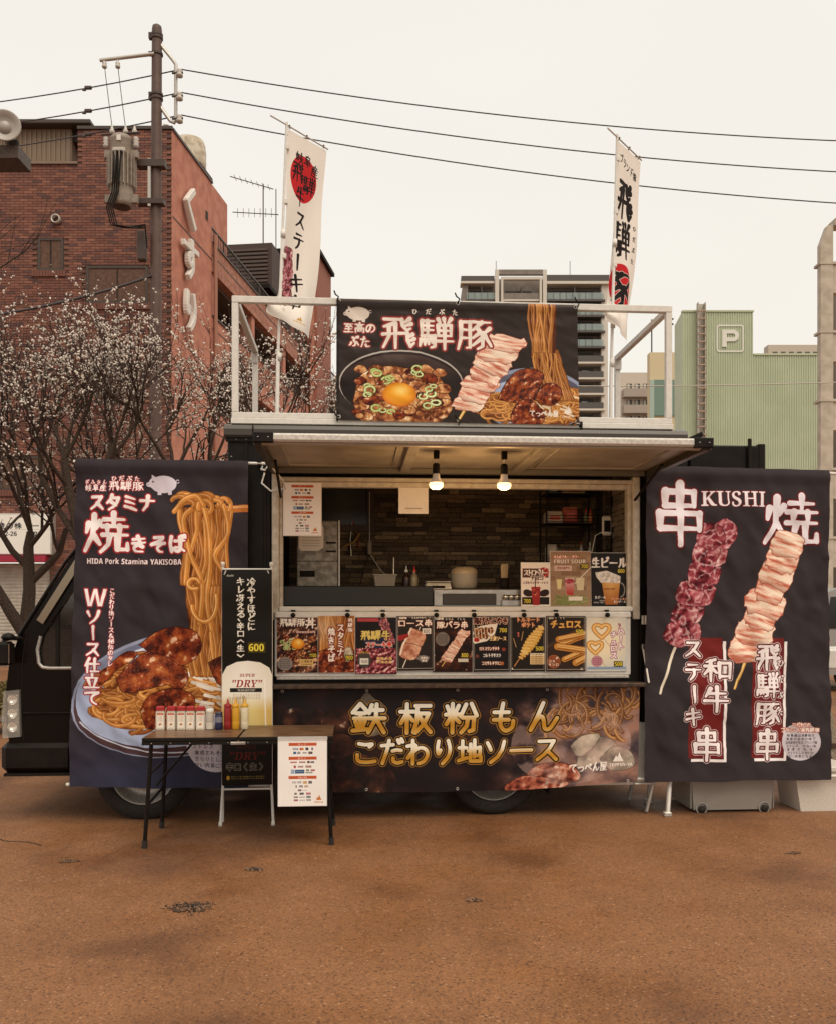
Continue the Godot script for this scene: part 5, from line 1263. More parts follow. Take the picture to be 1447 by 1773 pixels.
		for q in 3:
			part(f, "flag_loop", Shape.new().lathe([[0.008, -0.016], [0.009, -0.016], [0.009, 0.016], [0.008, 0.016]], top + dir * (0.03 + q * 0.19) - Vector3(0, 0.022, 0), 8, Basis(Vector3.UP, 0.0) * Basis(Vector3.RIGHT, PI / 2)), M.white)
		for q in 4:
			part(f, "pole_loop", Shape.new().span(Vector3(lean - 0.012 - q * 0.012, 2.15 - q * 0.42, -0.02), Vector3(lean + 0.02 - q * 0.012, 2.19 - q * 0.42, 0.012), 0.004), M.white)

# ---------------------------------------------------------------- the row of menus
func menus() -> void:
	var xs := [[-1.057, -0.752], [-0.750, -0.477], [-0.475, -0.163], [-0.161, 0.117], [0.106, 0.412], [0.414, 0.695], [0.699, 0.966], [0.970, 1.275], [1.288, 1.599]]
	var labels := ["pork bowl menu with an egg yolk priced 1100, leftmost of the row", "fried noodle menu with vertical lettering priced 900", "beef steak skewer menu with a handwritten 1600", "pork loin skewer menu with a handwritten 800", "pork belly skewer menu priced 800", "fried octopus ball menu priced 700", "spiral potato skewer menu priced 500", "churro stick menu with orange lettering priced 500", "pale heart churro menu at the right end of the row"]
	var tilt := [0.0, 0.004, -0.006, 0.006, -0.004, 0.003, 0.0, -0.004, 0.003]
	for i in 9:
		var w: float = xs[i][1] - xs[i][0]
		var y: float = 1.103 - (0.012 if i == 2 else 0.0) + (0.012 if i == 3 else 0.0)
		poster("menu_poster", labels[i], "menu", Vector3(xs[i][0], y, 0.046 + 0.007 * (i % 2)), w, 0.425 - (0.012 if i == 3 else 0.0), printed(print_menu(i), 0.32), "menu posters on the white board", 0.0, tilt[i])

# ---------------------------------------------------------------- folding table and what stands on it
func table() -> void:
	var t := thing("folding_table", "brown wood grain folding table with black metal legs", "table", Vector3(-1.25, 0, 0.50))
	var im := Image.create_empty(512, 256, false, Image.FORMAT_RGB8)
	var nz := FastNoiseLite.new()
	nz.seed = 9
	nz.frequency = 0.02
	nz.fractal_octaves = 4
	for y in 256:
		for x in 512:
			var v := nz.get_noise_2d(x * 0.25, y * 2.6) + 0.5 * nz.get_noise_2d(x * 0.6 + 90.0, y * 9.0)
			im.set_pixel(x, y, Color(0.075, 0.040, 0.022).lerp(Color(0.26, 0.155, 0.09), clampf(0.45 + v * 0.8, 0.0, 1.0)).linear_to_srgb())
	var top_m := printed(ImageTexture.create_from_image(im), 0.36)
	for s in [-1, 1]:
		var x0 := -0.628 if s < 0 else 0.003
		var x1 := -0.003 if s < 0 else 0.628
		var o := part(t, "table_leaf", Shape.new().span(Vector3(x0, 0.708, -0.298), Vector3(x1, 0.731, 0.298), 0.004), M.dark)
		part(o, "wood_face", Shape.new().sheet(1, 1, func(u: float, v: float) -> Vector3: return Vector3(lerpf(x0 + 0.004, x1 - 0.004, u), 0.7325, lerpf(-0.294, 0.294, v))), top_m)
		var ap := part(t, "apron", Shape.new().span(Vector3(x0, 0.684, 0.285), Vector3(x1, 0.707, 0.297)).span(Vector3(x0, 0.684, -0.297), Vector3(x1, 0.707, -0.285)), M.dark)
		bolt_row(ap, Vector3(x0, 0.696, 0.297), Vector3(x1, 0.696, 0.297), 5, 0.005, M.steel)
		var xb: float = s * 0.575
		var xf: float = s * 0.622
		for z in [-0.27, 0.27]:
			part(t, "leg", Shape.new().tube([Vector3(xb, 0.70, z * 0.92), Vector3(lerpf(xb, xf, 0.85), 0.02, z)], 0.0135, 10), M.black)
			part(t, "leg_foot", Shape.new().tube([Vector3(lerpf(xb, xf, 0.82), 0.05, z * 0.998), Vector3(xf - s * 0.006, 0.0, z * 1.005)], 0.018, 10), M.rubber)
		for h in [0.30, 0.50]:
			var f: float = 1.0 - (h / 0.70)
			part(t, "cross_bar", Shape.new().tube([Vector3(lerpf(xb, xf, f), h, -0.26), Vector3(lerpf(xb, xf, f), h - 0.02, 0.26)], 0.009, 8), M.black)
		part(t, "brace", Shape.new().tube([Vector3(xb * 0.55, 0.69, 0.0), Vector3(lerpf(xb, xf, 0.5), 0.36, 0.0)], 0.008, 8), M.black)
	part(t, "centre_clasp", Shape.new().span(Vector3(-0.05, 0.682, 0.297), Vector3(0.05, 0.702, 0.305), 0.003), M.steel)
	# payment sheet clipped to the front edge
	var pay := printed(print_payment(), 0.4)
	var ps := poster("payment_sheet", "white payment sheet clipped to the front of the folding table", "sheet", Vector3(-0.985, 0.272, 0.812), 0.320, 0.440, pay, "payment sheets")
	part(ps, "clip_strip", Shape.new().span(Vector3(-0.002, 0.438, -0.01), Vector3(0.325, 0.462, 0.005), 0.002), pane(0.8, 0.78, 0.75, 0.5))
	# seasoning
	var lab := Print.new(GL, 0, 0, 40, 90, 3.0, Color("efe6d8"), 80)
	lab.rect(0, 0, 40, 12, Color("b5362c"))
	lab.jp("ロトスサ", 4, 2, 8, 8, 8, 0.7, Color("f3ddb0"))
	for i in 5:
		lab.small_text(5, 18 + i * 7, 35, 4.4, 0.4, Color("9a5a4a"), "リトスサタラ")
	lab.poly(lab.ell(20, 68, 9, 6, -0.4), Color("a5542c"))
	lab.poly(lab.ell(22, 66, 5, 3, -0.4), Color("d58a4a"))
	var lm := printed(lab.done(), 0.5)
	var body_m := plain(0.66, 0.60, 0.50, 0.35)
	var red := plain(0.38, 0.02, 0.025, 0.35)
	var sx := [-1.844, -1.765, -1.696, -1.631, -1.562]
	var names := ["leftmost seasoning shaker with a red lid on the table", "second seasoning shaker with a red lid from the left", "third seasoning shaker with a red lid from the left", "fourth seasoning shaker with a red lid from the left", "rightmost seasoning shaker with a red lid on the table"]
	var proto: Node3D
	for i in 5:
		if i == 0:
			proto = thing("seasoning_shaker", names[0], "shaker", Vector3(sx[0], 0.7335, 0.372), 0.05, "red-lidded seasoning shakers on the table")
			part(proto, "jar", Shape.new().prism(dots([-0.028, 0.0, 0.028, 0.0, 0.030, 0.006, 0.030, 0.118, 0.025, 0.132, -0.025, 0.132, -0.030, 0.118, -0.030, 0.006]), -0.022, 0.022), body_m)
			var lid := part(proto, "lid", Shape.new().box(Vector3(0, 0.148, 0), Vector3(0.058, 0.030, 0.050), 0.006), red)
			part(lid, "lid_rim", Shape.new().box(Vector3(0, 0.135, 0), Vector3(0.060, 0.006, 0.052), 0.002), red)
			part(proto, "label_sheet", Shape.new().sheet(1, 1, func(u: float, v: float) -> Vector3: return Vector3(lerpf(-0.022, 0.022, u), lerpf(0.116, 0.012, v), 0.0228)), lm)
		else:
			duplicate_of(proto, names[i], Vector3(sx[i], 0.7335, 0.372 + 0.005 * i), [0.0, -0.08, 0.03, 0.0, 0.06][i])
	var g := thing("seasoning_jar", "clear jar with a white cap beside the red-lidded shakers", "jar", Vector3(-1.497, 0.7335, 0.397))
	part(g, "jar", Shape.new().lathe([[0.0, 0.0], [0.026, 0.0], [0.028, 0.005], [0.028, 0.112], [0.024, 0.12]], Vector3.ZERO, 20), plain(0.46, 0.41, 0.35, 0.25))
	part(g, "powder", Shape.new().lathe([[0.0285, 0.004], [0.0285, 0.05]], Vector3.ZERO, 20), plain(0.62, 0.57, 0.48, 0.8))
	part(g, "cap", Shape.new().lathe([[0.027, 0.118], [0.028, 0.12], [0.028, 0.14], [0.024, 0.145], [0.0, 0.146]], Vector3.ZERO, 20), M.white)
	var b := thing("pepper_jar", "small navy jar with a dark lid on the table", "jar", Vector3(-1.434, 0.7335, 0.401))
	part(b, "jar", Shape.new().lathe([[0.0, 0.0], [0.026, 0.0], [0.028, 0.005], [0.028, 0.095], [0.022, 0.105]], Vector3.ZERO, 20), plain(0.018, 0.022, 0.075, 0.35))
	part(b, "label_band", Shape.new().lathe([[0.0285, 0.05], [0.0285, 0.088]], Vector3.ZERO, 20), plain(0.20, 0.19, 0.24, 0.5))
	part(b, "lid", Shape.new().lathe([[0.024, 0.104], [0.026, 0.106], [0.026, 0.122], [0.0, 0.125]], Vector3.ZERO, 20), plain(0.05, 0.05, 0.08, 0.4))
	for q in [["red ketchup squeeze bottle on the table", -1.371, plain(0.27, 0.014, 0.014, 0.4), plain(0.27, 0.014, 0.014, 0.4)], ["yellow mustard squeeze bottle on the table", -1.316, plain(0.62, 0.32, 0.02, 0.4), plain(0.62, 0.32, 0.02, 0.4)], ["cream mayonnaise squeeze bottle with a yellow nozzle", -1.253, plain(0.70, 0.62, 0.44, 0.4), plain(0.62, 0.34, 0.03, 0.4)]]:
		var o := thing("squeeze_bottle", q[0], "squeeze bottle", Vector3(q[1], 0.7335, 0.405), 0.0, "squeeze bottles on the table")
		part(o, "bottle", Shape.new().lathe([[0.0, 0.0], [0.024, 0.0], [0.027, 0.004], [0.027, 0.05], [0.026, 0.055], [0.027, 0.06], [0.027, 0.145], [0.023, 0.158]], Vector3.ZERO, 22), q[2])
		part(o, "nozzle", Shape.new().lathe([[0.026, 0.156], [0.027, 0.160], [0.027, 0.172], [0.018, 0.178], [0.010, 0.182], [0.004, 0.215], [0.0, 0.216]], Vector3.ZERO, 18), q[3])
	var sk := thing("stick_holder", "clear holder of thin wooden skewers behind the squeeze bottles", "skewer holder", Vector3(-1.315, 0.7335, 0.335))
	part(sk, "holder", Shape.new().span(Vector3(-0.07, 0.0, -0.02), Vector3(0.075, 0.13, 0.02), 0.006), pane(0.7, 0.66, 0.6, 0.3))
	var rng := RandomNumberGenerator.new()
	rng.seed = 2
	for i in 26:
		var x := rng.randf_range(-0.055, 0.06)
		part(sk, "skewer", Shape.new().tube([Vector3(x, 0.006, rng.randf_range(-0.012, 0.012)), Vector3(x * 1.15 + rng.randf_range(-0.01, 0.01), rng.randf_range(0.215, 0.232), rng.randf_range(-0.02, 0.015))], 0.0018, 4), plain(0.62, 0.52, 0.36, 0.7))
	# beer sign on its tube stand
	var st := thing("beer_sign_stand", "black beer sign with a foaming glass on a white tube stand", "sign", Vector3(-1.263, 0, 0.165))
	var bm := printed(print_beer_stand(), 0.35)
	part(st, "sign_cloth", Shape.new().sheet(12, 30, func(u: float, v: float) -> Vector3: return Vector3(lerpf(-0.180, 0.182, u), lerpf(1.868, 0.294, v), 0.022 + 0.006 * sin(v * 9.0 + u * 2.0) + 0.003 * sin(v * 23.0)), 0.001), bm)
	for s in [-1, 1]:
		part(st, "post", Shape.new().tube([Vector3(s * 0.176, 1.905, 0.0), Vector3(s * 0.176, 0.30, 0.0), Vector3(s * 0.19, 0.02, 0.03)], 0.0095, 10), M.white)
		part(st, "post_cap", Shape.new().lathe([[0.0, 0.0], [0.014, 0.0], [0.014, 0.03], [0.0, 0.032]], Vector3(s * 0.176, 1.895, 0), 10), M.white)
		part(st, "foot", Shape.new().lathe([[0.0, 0.0], [0.015, 0.0], [0.013, 0.03], [0.0, 0.031]], Vector3(s * 0.19, 0.0, 0.03), 10), M.white)
		part(st, "rear_leg", Shape.new().tube([Vector3(s * 0.176, 0.32, -0.005), Vector3(s * 0.185, 0.012, -0.06)], 0.008, 8), M.white)
		part(st, "corner_tie", Shape.new().tube([Vector3(s * 0.176, 1.80, 0.012), Vector3(s * 0.15, 1.862, 0.03)], 0.005, 6), M.white)
	part(st, "top_bar", Shape.new().tube([Vector3(-0.176, 1.872, 0), Vector3(0.176, 1.872, 0)], 0.008, 8), M.white)
	part(st, "lower_bar", Shape.new().tube([Vector3(-0.176, 0.262, 0), Vector3(0.176, 0.262, 0)], 0.008, 8), M.white)

# ---------------------------------------------------------------- things on the ground at the right
func small_things() -> void:
	var bx := thing("storage_box", "clear grey wheeled storage box under the skewer banner", "storage box", Vector3(2.45, 0, -0.225))
	var plastic := pane(0.40, 0.37, 0.34, 0.5, 0.2)
	part(bx, "tub", Shape.new().prism(dots([-0.31, 0.02, 0.31, 0.02, 0.335, 0.40, -0.335, 0.40]), 0.235, 0.241).prism(dots([-0.31, 0.02, 0.31, 0.02, 0.335, 0.40, -0.335, 0.40]), -0.24, -0.235).span(Vector3(-0.335, 0.03, -0.234), Vector3(-0.325, 0.40, 0.234)).span(Vector3(0.325, 0.03, -0.234), Vector3(0.335, 0.40, 0.234)).span(Vector3(-0.31, 0.02, -0.234), Vector3(0.31, 0.03, 0.234)), plastic)
	part(bx, "lid", Shape.new().span(Vector3(-0.35, 0.402, -0.26), Vector3(0.35, 0.43, 0.26), 0.01), plain(0.24, 0.23, 0.23, 0.5))
	for x in [-0.25, 0.25]:
		var cw := part(bx, "caster", Shape.new().lathe([[0.0, 0.0], [0.026, 0.0], [0.028, 0.004], [0.028, 0.018], [0.0, 0.02]], Vector3(x, 0.028, 0.243), 16, AX_Z), M.rubber)
		part(cw, "caster_housing", Shape.new().tube(ring3(Vector3(x, 0.034, 0.246), 0.042, Basis(Vector3.UP, PI / 2)).slice(0, 25), 0.006, 5), plain(0.3, 0.28, 0.26, 0.4))
	part(bx, "grey_contents", Shape.new().box(Vector3(0.04, 0.14, 0.0), Vector3(0.42, 0.19, 0.34), 0.04), plain(0.36, 0.34, 0.32, 0.8))
	part(bx, "folded_cloth", Shape.new().prism(dots([-0.2, 0.04, 0.0, 0.10, 0.22, 0.08, 0.28, 0.26, 0.1, 0.3, -0.02, 0.22]), 0.17, 0.21), plain(0.52, 0.5, 0.47, 0.8))
	var fb := thing("foam_box", "white foam box at the right edge of the lot", "foam box", Vector3(3.18, 0, -0.14))
	part(fb, "box", Shape.new().prism(dots([-0.19, 0.0, 0.21, 0.0, 0.235, 0.30, -0.235, 0.30]), -0.18, 0.17), grained(Color(0.55, 0.50, 0.44), Color(0.66, 0.61, 0.55), 0.08, 0.3, 0.8, 0.1, 111))
	part(fb, "box_lid", Shape.new().span(Vector3(-0.245, 0.301, -0.2), Vector3(0.245, 0.35, 0.185), 0.012), plain(0.62, 0.58, 0.52, 0.8))
	# folding steps at the tail
	var sp := thing("step_ladder", "small white folding step behind the skewer banner", "step ladder", Vector3(1.93, 0, 0.02))
	for s in [-1, 1]:
		var z := 0.10 if s > 0 else -0.35
		part(sp, "leg", Shape.new().tube([Vector3(-0.035, 0.012, z + 0.0), Vector3(0.06, 0.50, z - 0.16)], 0.018, 4), M.white_steel)
		part(sp, "leg", Shape.new().tube([Vector3(-0.16, 0.012, z - 0.12), Vector3(-0.06, 0.50, z - 0.06)], 0.016, 4), M.aluminium)
		part(sp, "foot", Shape.new().span(Vector3(-0.066, 0, z - 0.025), Vector3(-0.008, 0.035, z + 0.025), 0.006), M.aluminium)
	for h in [0.24, 0.48]:
		part(sp, "tread", Shape.new().span(Vector3(-0.1, h, -0.46), Vector3(0.08, h + 0.02, -0.04), 0.004), M.aluminium)
	# white trestle and plank behind the banner's edge
	var tb := thing("side_table", "white table edge showing past the skewer banner", "table", Vector3(3.72, 0, -0.7))
	part(tb, "table_top", Shape.new().span(Vector3(-0.42, 1.08, -0.3), Vector3(0.5, 1.24, 0.3), 0.01), M.white_steel)
	for x in [-0.36, 0.42]:
		for z in [-0.25, 0.25]:
			part(tb, "leg", Shape.new().tube([Vector3(x, 0, z), Vector3(x * 0.9, 1.08, z)], 0.016, 8), M.aluminium)
	var pk := thing("wooden_plank", "grey wooden plank leaning against the white side table", "plank", Vector3(3.36, 0, -0.35))
	part(pk, "plank", Shape.new().prism(dots([0.16, 0.0, 0.24, 0.0, 0.02, 1.05, -0.06, 1.05]), -0.02, 0.0), grained(Color(0.24, 0.19, 0.14), Color(0.36, 0.30, 0.23), 0.05, 0.3, 0.8, 0.1, 112))
	part(pk, "plank_cleat", Shape.new().box(Vector3(0.11, 0.45, 0.008), Vector3(0.10, 0.04, 0.016)), M.wood)
	# silver van parked far right
	var v := thing("silver_van", "silver van parked behind the skewer banner at right", "van", facing((1560 - 723.5) * 17 / 1570.0, 17), CAM_TURN + 0.05)
	var silver := plain(0.36, 0.35, 0.34, 0.3, 0.5)
	part(v, "body", Shape.new().prism(dots([-1.6, 0.32, -1.62, 0.7, -1.58, 1.05, -1.45, 1.85, -1.2, 1.95, 1.6, 1.95, 2.2, 1.2, 2.95, 0.95, 3.0, 0.35]), -1.7, 0.0), silver)
	part(v, "window_band", Shape.new().prism(dots([-1.47, 1.18, -1.36, 1.78, 1.45, 1.78, 1.95, 1.22]), 0.0, 0.012), plain(0.02, 0.02, 0.02, 0.1))
	part(v, "tail_light", Shape.new().span(Vector3(-1.6, 0.93, -0.12), Vector3(-1.38, 1.0, 0.014), 0.01), plain(0.4, 0.03, 0.02, 0.25))
	part(v, "side_trim", Shape.new().span(Vector3(-1.55, 0.55, 0.0), Vector3(2.9, 0.62, 0.015)), M.dark)
	for x in [-0.9, 2.1]:
		var w := part(v, "wheel", Shape.new().lathe([[0.0, -0.2], [0.3, -0.2], [0.33, -0.16], [0.33, 0.0], [0.3, 0.02], [0.2, 0.0]], Vector3(x, 0.33, 0.0), 24, AX_Z), M.rubber)
		part(w, "hub_cap", Shape.new().lathe([[0.2, 0.0], [0.19, 0.015], [0.0, 0.02]], Vector3(x, 0.33, 0.0), 20, AX_Z), M.rim)

# ---------------------------------------------------------------- shapes
class Shape:
	var st := SurfaceTool.new()
	var xf := Transform3D()
	var n := 0

	func _init() -> void:
		st.begin(Mesh.PRIMITIVE_TRIANGLES)

	func v(p: Vector3) -> void:
		st.add_vertex(xf * p)
		n += 1

	func tri(a: Vector3, b: Vector3, c: Vector3) -> void:
		v(a)
		v(c)
		v(b)

	func quad(a: Vector3, b: Vector3, c: Vector3, d: Vector3) -> void:
		tri(a, b, c)
		tri(a, c, d)

	func face(p: Array, centre: Vector3) -> void:
		var nn: Vector3 = (p[1] - p[0]).cross(p[2] - p[0])
		var m := Vector3.ZERO
		for q in p:
			m += q
		if nn.dot(m / p.size() - centre) < 0.0:
			p.reverse()
		for i in range(1, p.size() - 1):
			tri(p[0], p[i], p[i + 1])

	func face_pair(p: Array) -> Shape:
		st.set_smooth_group(-1)
		quad(p[0], p[1], p[2], p[3])
		return self

	func box(c: Vector3, size: Vector3, bevel := 0.0) -> Shape:
		st.set_smooth_group(-1)
		var hf := size * 0.5
		var b := minf(bevel, minf(hf.x, minf(hf.y, hf.z)) * 0.9)
		var pt := func(axis: int, s: Vector3) -> Vector3:
			var q := s * (hf - Vector3(b, b, b))
			q[axis] = s[axis] * hf[axis]
			return c + q
		for a in 3:
			var u := (a + 1) % 3
			var w := (a + 2) % 3
			for sg in [-1.0, 1.0]:
				var p := []
				for k in [[-1, -1], [1, -1], [1, 1], [-1, 1]]:
					var s := Vector3.ZERO
					s[a] = sg
					s[u] = k[0]
					s[w] = k[1]
					p.append(pt.call(a, s))
				face(p, c)
		if b > 0.0:
			for a in 3:
				var u := (a + 1) % 3
				var w := (a + 2) % 3
				for su in [-1.0, 1.0]:
					for sw in [-1.0, 1.0]:
						var s0 := Vector3.ZERO
						s0[u] = su
						s0[w] = sw
						s0[a] = -1.0
						var s1 := s0
						s1[a] = 1.0
						face([pt.call(u, s0), pt.call(u, s1), pt.call(w, s1), pt.call(w, s0)], c)
			for sx in [-1.0, 1.0]:
				for sy in [-1.0, 1.0]:
					for sz in [-1.0, 1.0]:
						var s := Vector3(sx, sy, sz)
						face([pt.call(0, s), pt.call(1, s), pt.call(2, s)], c)
		return self

	func span(a: Vector3, b: Vector3, bevel := 0.0) -> Shape:
		return box((a + b) * 0.5, (b - a).abs(), bevel)

	func tube(p: Array, r, sides := 8, caps := true) -> Shape:
		st.set_smooth_group(1)
		var rings := []
		var up := Vector3.UP
		for i in p.size():
			var d: Vector3 = (p[mini(i + 1, p.size() - 1)] - p[maxi(i - 1, 0)]).normalized()
			if i == 0 and absf(d.dot(up)) > 0.9:
				up = Vector3.RIGHT
			var x := d.cross(up).normalized()
			up = x.cross(d).normalized()
			var rr: float = r[i] if r is Array else r
			var ring := []
			for k in sides:
				var t := TAU * k / sides
				ring.append(p[i] + (x * cos(t) + up * sin(t)) * rr)
			rings.append(ring)
		for i in rings.size() - 1:
			for k in sides:
				var k2 := (k + 1) % sides
				quad(rings[i][k], rings[i][k2], rings[i + 1][k2], rings[i + 1][k])
		if caps:
			st.set_smooth_group(-1)
			for k in range(1, sides - 1):
				tri(rings[0][0], rings[0][k + 1], rings[0][k])
				var e: Array = rings[rings.size() - 1]
				tri(e[0], e[k], e[k + 1])
		return self

	func lathe(profile: Array, at: Vector3, segs := 16, axis := Basis(), smooth := true) -> Shape:
		# profile: [radius, height] pairs from the bottom up, round the axis' y
		for i in profile.size() - 1:
			st.set_smooth_group(1 if smooth else -1)
			for k in segs:
				var t0 := TAU * k / segs
				var t1 := TAU * (k + 1) / segs
				var f := func(q: Array, t: float) -> Vector3:
					return at + axis * Vector3(q[0] * cos(t), q[1], -q[0] * sin(t))
				var a: Vector3 = f.call(profile[i], t0)
				var b: Vector3 = f.call(profile[i], t1)
				var c: Vector3 = f.call(profile[i + 1], t1)
				var d: Vector3 = f.call(profile[i + 1], t0)
				if profile[i][0] > 1e-5:
					tri(a, b, c)
				if profile[i + 1][0] > 1e-5:
					tri(a, c, d)
		return self

	func prism(poly: PackedVector2Array, z0: float, z1: float) -> Shape:
		st.set_smooth_group(-1)
		var ix := Geometry2D.triangulate_polygon(poly)
		var ccw := not Geometry2D.is_polygon_clockwise(poly)
		var i := 0
		while i + 2 < ix.size():
			var a := poly[ix[i]]
			var b := poly[ix[i + 1]]
			var c := poly[ix[i + 2]]
			if (b - a).cross(c - a) < 0.0:
				var t := b
				b = c
				c = t
			tri(Vector3(a.x, a.y, z1), Vector3(b.x, b.y, z1), Vector3(c.x, c.y, z1))
			tri(Vector3(a.x, a.y, z0), Vector3(c.x, c.y, z0), Vector3(b.x, b.y, z0))
			i += 3
		for k in poly.size():
			var a := poly[k]
			var b := poly[(k + 1) % poly.size()]
			if not ccw:
				var t := a
				a = b
				b = t
			quad(Vector3(a.x, a.y, z0), Vector3(b.x, b.y, z0), Vector3(b.x, b.y, z1), Vector3(a.x, a.y, z1))
		return self

	func sheet(w: int, h: int, f: Callable, thick := 0.0) -> Shape:
		# a cloth: f(u, v) gives the point; v runs down; the second face lies thick behind it
		st.set_smooth_group(2)
		var g := []
		for j in h + 1:
			for i in w + 1:
				g.append(f.call(float(i) / w, float(j) / h))
		for j in h:
			for i in w:
				var k := [j * (w + 1) + i, (j + 1) * (w + 1) + i, (j + 1) * (w + 1) + i + 1, j * (w + 1) + i + 1]
				for t in [[0, 2, 1], [0, 3, 2]]:
					for e in t:
						var id: int = k[e]
						st.set_uv(Vector2(float(id % (w + 1)) / w, float(int(id / float(w + 1))) / h))
						v(g[id])
		if thick > 0.0:
			st.set_smooth_group(3)
			for j in h:
				for i in w:
					var k := [j * (w + 1) + i, (j + 1) * (w + 1) + i, (j + 1) * (w + 1) + i + 1, j * (w + 1) + i + 1]
					for t in [[0, 1, 2], [0, 2, 3]]:
						for e in t:
							var id: int = k[e]
							st.set_uv(Vector2(float(id % (w + 1)) / w, float(int(id / float(w + 1))) / h))
							v(g[id] + Vector3(0, 0, -thick))
		return self

	func mesh() -> ArrayMesh:
		st.generate_normals()
		return st.commit()

# ---------------------------------------------------------------- objects and their parts
var used := {}
func numbered(s: String) -> String:
	used[s] = used.get(s, -1) + 1
	return s if used[s] == 0 else "%s_%03d" % [s, used[s]]

func thing(called: String, label: String, category: String, at := Vector3.ZERO, turn := 0.0, group := "") -> Node3D:
	var o := Node3D.new()
	o.name = numbered(called)
	add_child(o)
	o.position = at
	o.rotation.y = turn
	tag(o, label, category, group)
	return o

func tag(o: Node, label: String, category: String, group := "") -> Node:
	o.set_meta("label", label)
	o.set_meta("category", category)
	if group:
		o.set_meta("group", group)
	return o

func part(parent: Node, called: String, s: Shape, m: Material) -> MeshInstance3D:
	return share(parent, called, s.mesh(), m)

func share(parent: Node, called: String, me: Mesh, m: Material, at := Transform3D()) -> MeshInstance3D:
	var o := MeshInstance3D.new()
	o.name = numbered(called) if parent == self else called
	o.mesh = me
	o.material_override = m
	o.transform = at
	parent.add_child(o, true)
	return o

func setting(called: String, s: Shape, m: Material) -> MeshInstance3D:
	var o := part(self, called, s, m)
	o.set_meta("kind", "structure")
	return o

func many(parent: Node, called: String, me: Mesh, m: Material, where: Array, cols: Array) -> MultiMeshInstance3D:
	var mm := MultiMesh.new()
	mm.transform_format = MultiMesh.TRANSFORM_3D
	mm.use_colors = cols.size() > 0
	mm.mesh = me
	mm.instance_count = where.size()
	for i in where.size():
		mm.set_instance_transform(i, where[i])
		if cols.size():
			mm.set_instance_color(i, cols[i])
	var o := MultiMeshInstance3D.new()
	o.name = called
	o.multimesh = mm
	o.material_override = m
	o.set_meta("kind", "stuff")
	parent.add_child(o, true)
	return o

func duplicate_of(o: Node3D, label: String, at: Vector3, turn := 0.0) -> Node3D:
	var c: Node3D = o.duplicate()
	var base: String = o.name
	c.name = numbered(base)
	add_child(c)
	c.position = at
	c.rotation.y = turn
	c.set_meta("label", label)
	return c

# ---------------------------------------------------------------- materials (colours are linear base colours)
func lin(r: float, g: float, b: float) -> Color:
	return Color(r, g, b).linear_to_srgb()

func plain(r: float, g: float, b: float, rough := 0.6, metal := 0.0) -> StandardMaterial3D:
	var m := StandardMaterial3D.new()
	m.albedo_color = lin(r, g, b)
	m.roughness = rough
	m.metallic = metal
	return m

func noise_tex(c0: Color, c1: Color, freq: float, octaves := 4, size := 256, sd := 1, c2 := Color(0, 0, 0, 0), lo := 0.25, hi := 0.75) -> NoiseTexture2D:
	var nz := FastNoiseLite.new()
	nz.seed = sd
	nz.frequency = freq
	nz.fractal_octaves = octaves
	var t := NoiseTexture2D.new()
	t.width = size
	t.height = size
	t.seamless = true
	t.noise = nz
	var g := Gradient.new()
	g.offsets = PackedFloat32Array([lo, hi])
	g.colors = PackedColorArray([c0, c1])
	if c2.a > 0.0:
		g.add_point((lo + hi) * 0.5, c2)
	t.color_ramp = g
	return t

func grained(a: Color, b: Color, freq: float, metres: float, rough := 0.7, relief := 0.0, sd := 1, octaves := 4, metal := 0.0, size := 256) -> StandardMaterial3D:
	# a mottled surface: linear colours a..b over a tile of so many metres, laid by world position
	var m := StandardMaterial3D.new()
	m.albedo_texture = noise_tex(a.linear_to_srgb(), b.linear_to_srgb(), freq, octaves, size, sd)
	m.uv1_triplanar = true
	m.uv1_world_triplanar = true
	m.uv1_scale = Vector3.ONE / metres
	m.roughness = rough
	m.metallic = metal
	if relief > 0.0:
		m.heightmap_enabled = true
		m.heightmap_texture = noise_tex(Color.BLACK, Color.WHITE, freq * 1.7, octaves, size, sd + 5)
		m.heightmap_scale = relief
	return m

func printed(t: Texture2D, rough := 0.8) -> StandardMaterial3D:
	var m := StandardMaterial3D.new()
	m.albedo_texture = t
	m.texture_repeat = false
	m.metallic_specular = 0.32
	m.roughness = rough
	return m

func pane(r: float, g: float, b: float, a: float, rough := 0.05) -> StandardMaterial3D:
	var m := plain(r, g, b, rough)
	var c := m.albedo_color
	c.a = a
	m.albedo_color = c
	m.transparency = BaseMaterial3D.TRANSPARENCY_ALPHA
	return m

func dots(a: Array) -> PackedVector2Array:
	var p := PackedVector2Array()
	var i := 0
	while i + 1 < a.size():
		p.append(Vector2(a[i], a[i + 1]))
		i += 2
	return p

func arcs(c: Vector2, r: float, a0: float, a1: float, n := 12) -> Array:
	var o := []
	for i in n + 1:
		var a := lerpf(a0, a1, float(i) / n)
		o.append(c.x + cos(a) * r)
		o.append(c.y + sin(a) * r)
	return o

const AX_Z := Basis(Vector3(1, 0, 0), Vector3(0, 0, 1), Vector3(0, -1, 0))

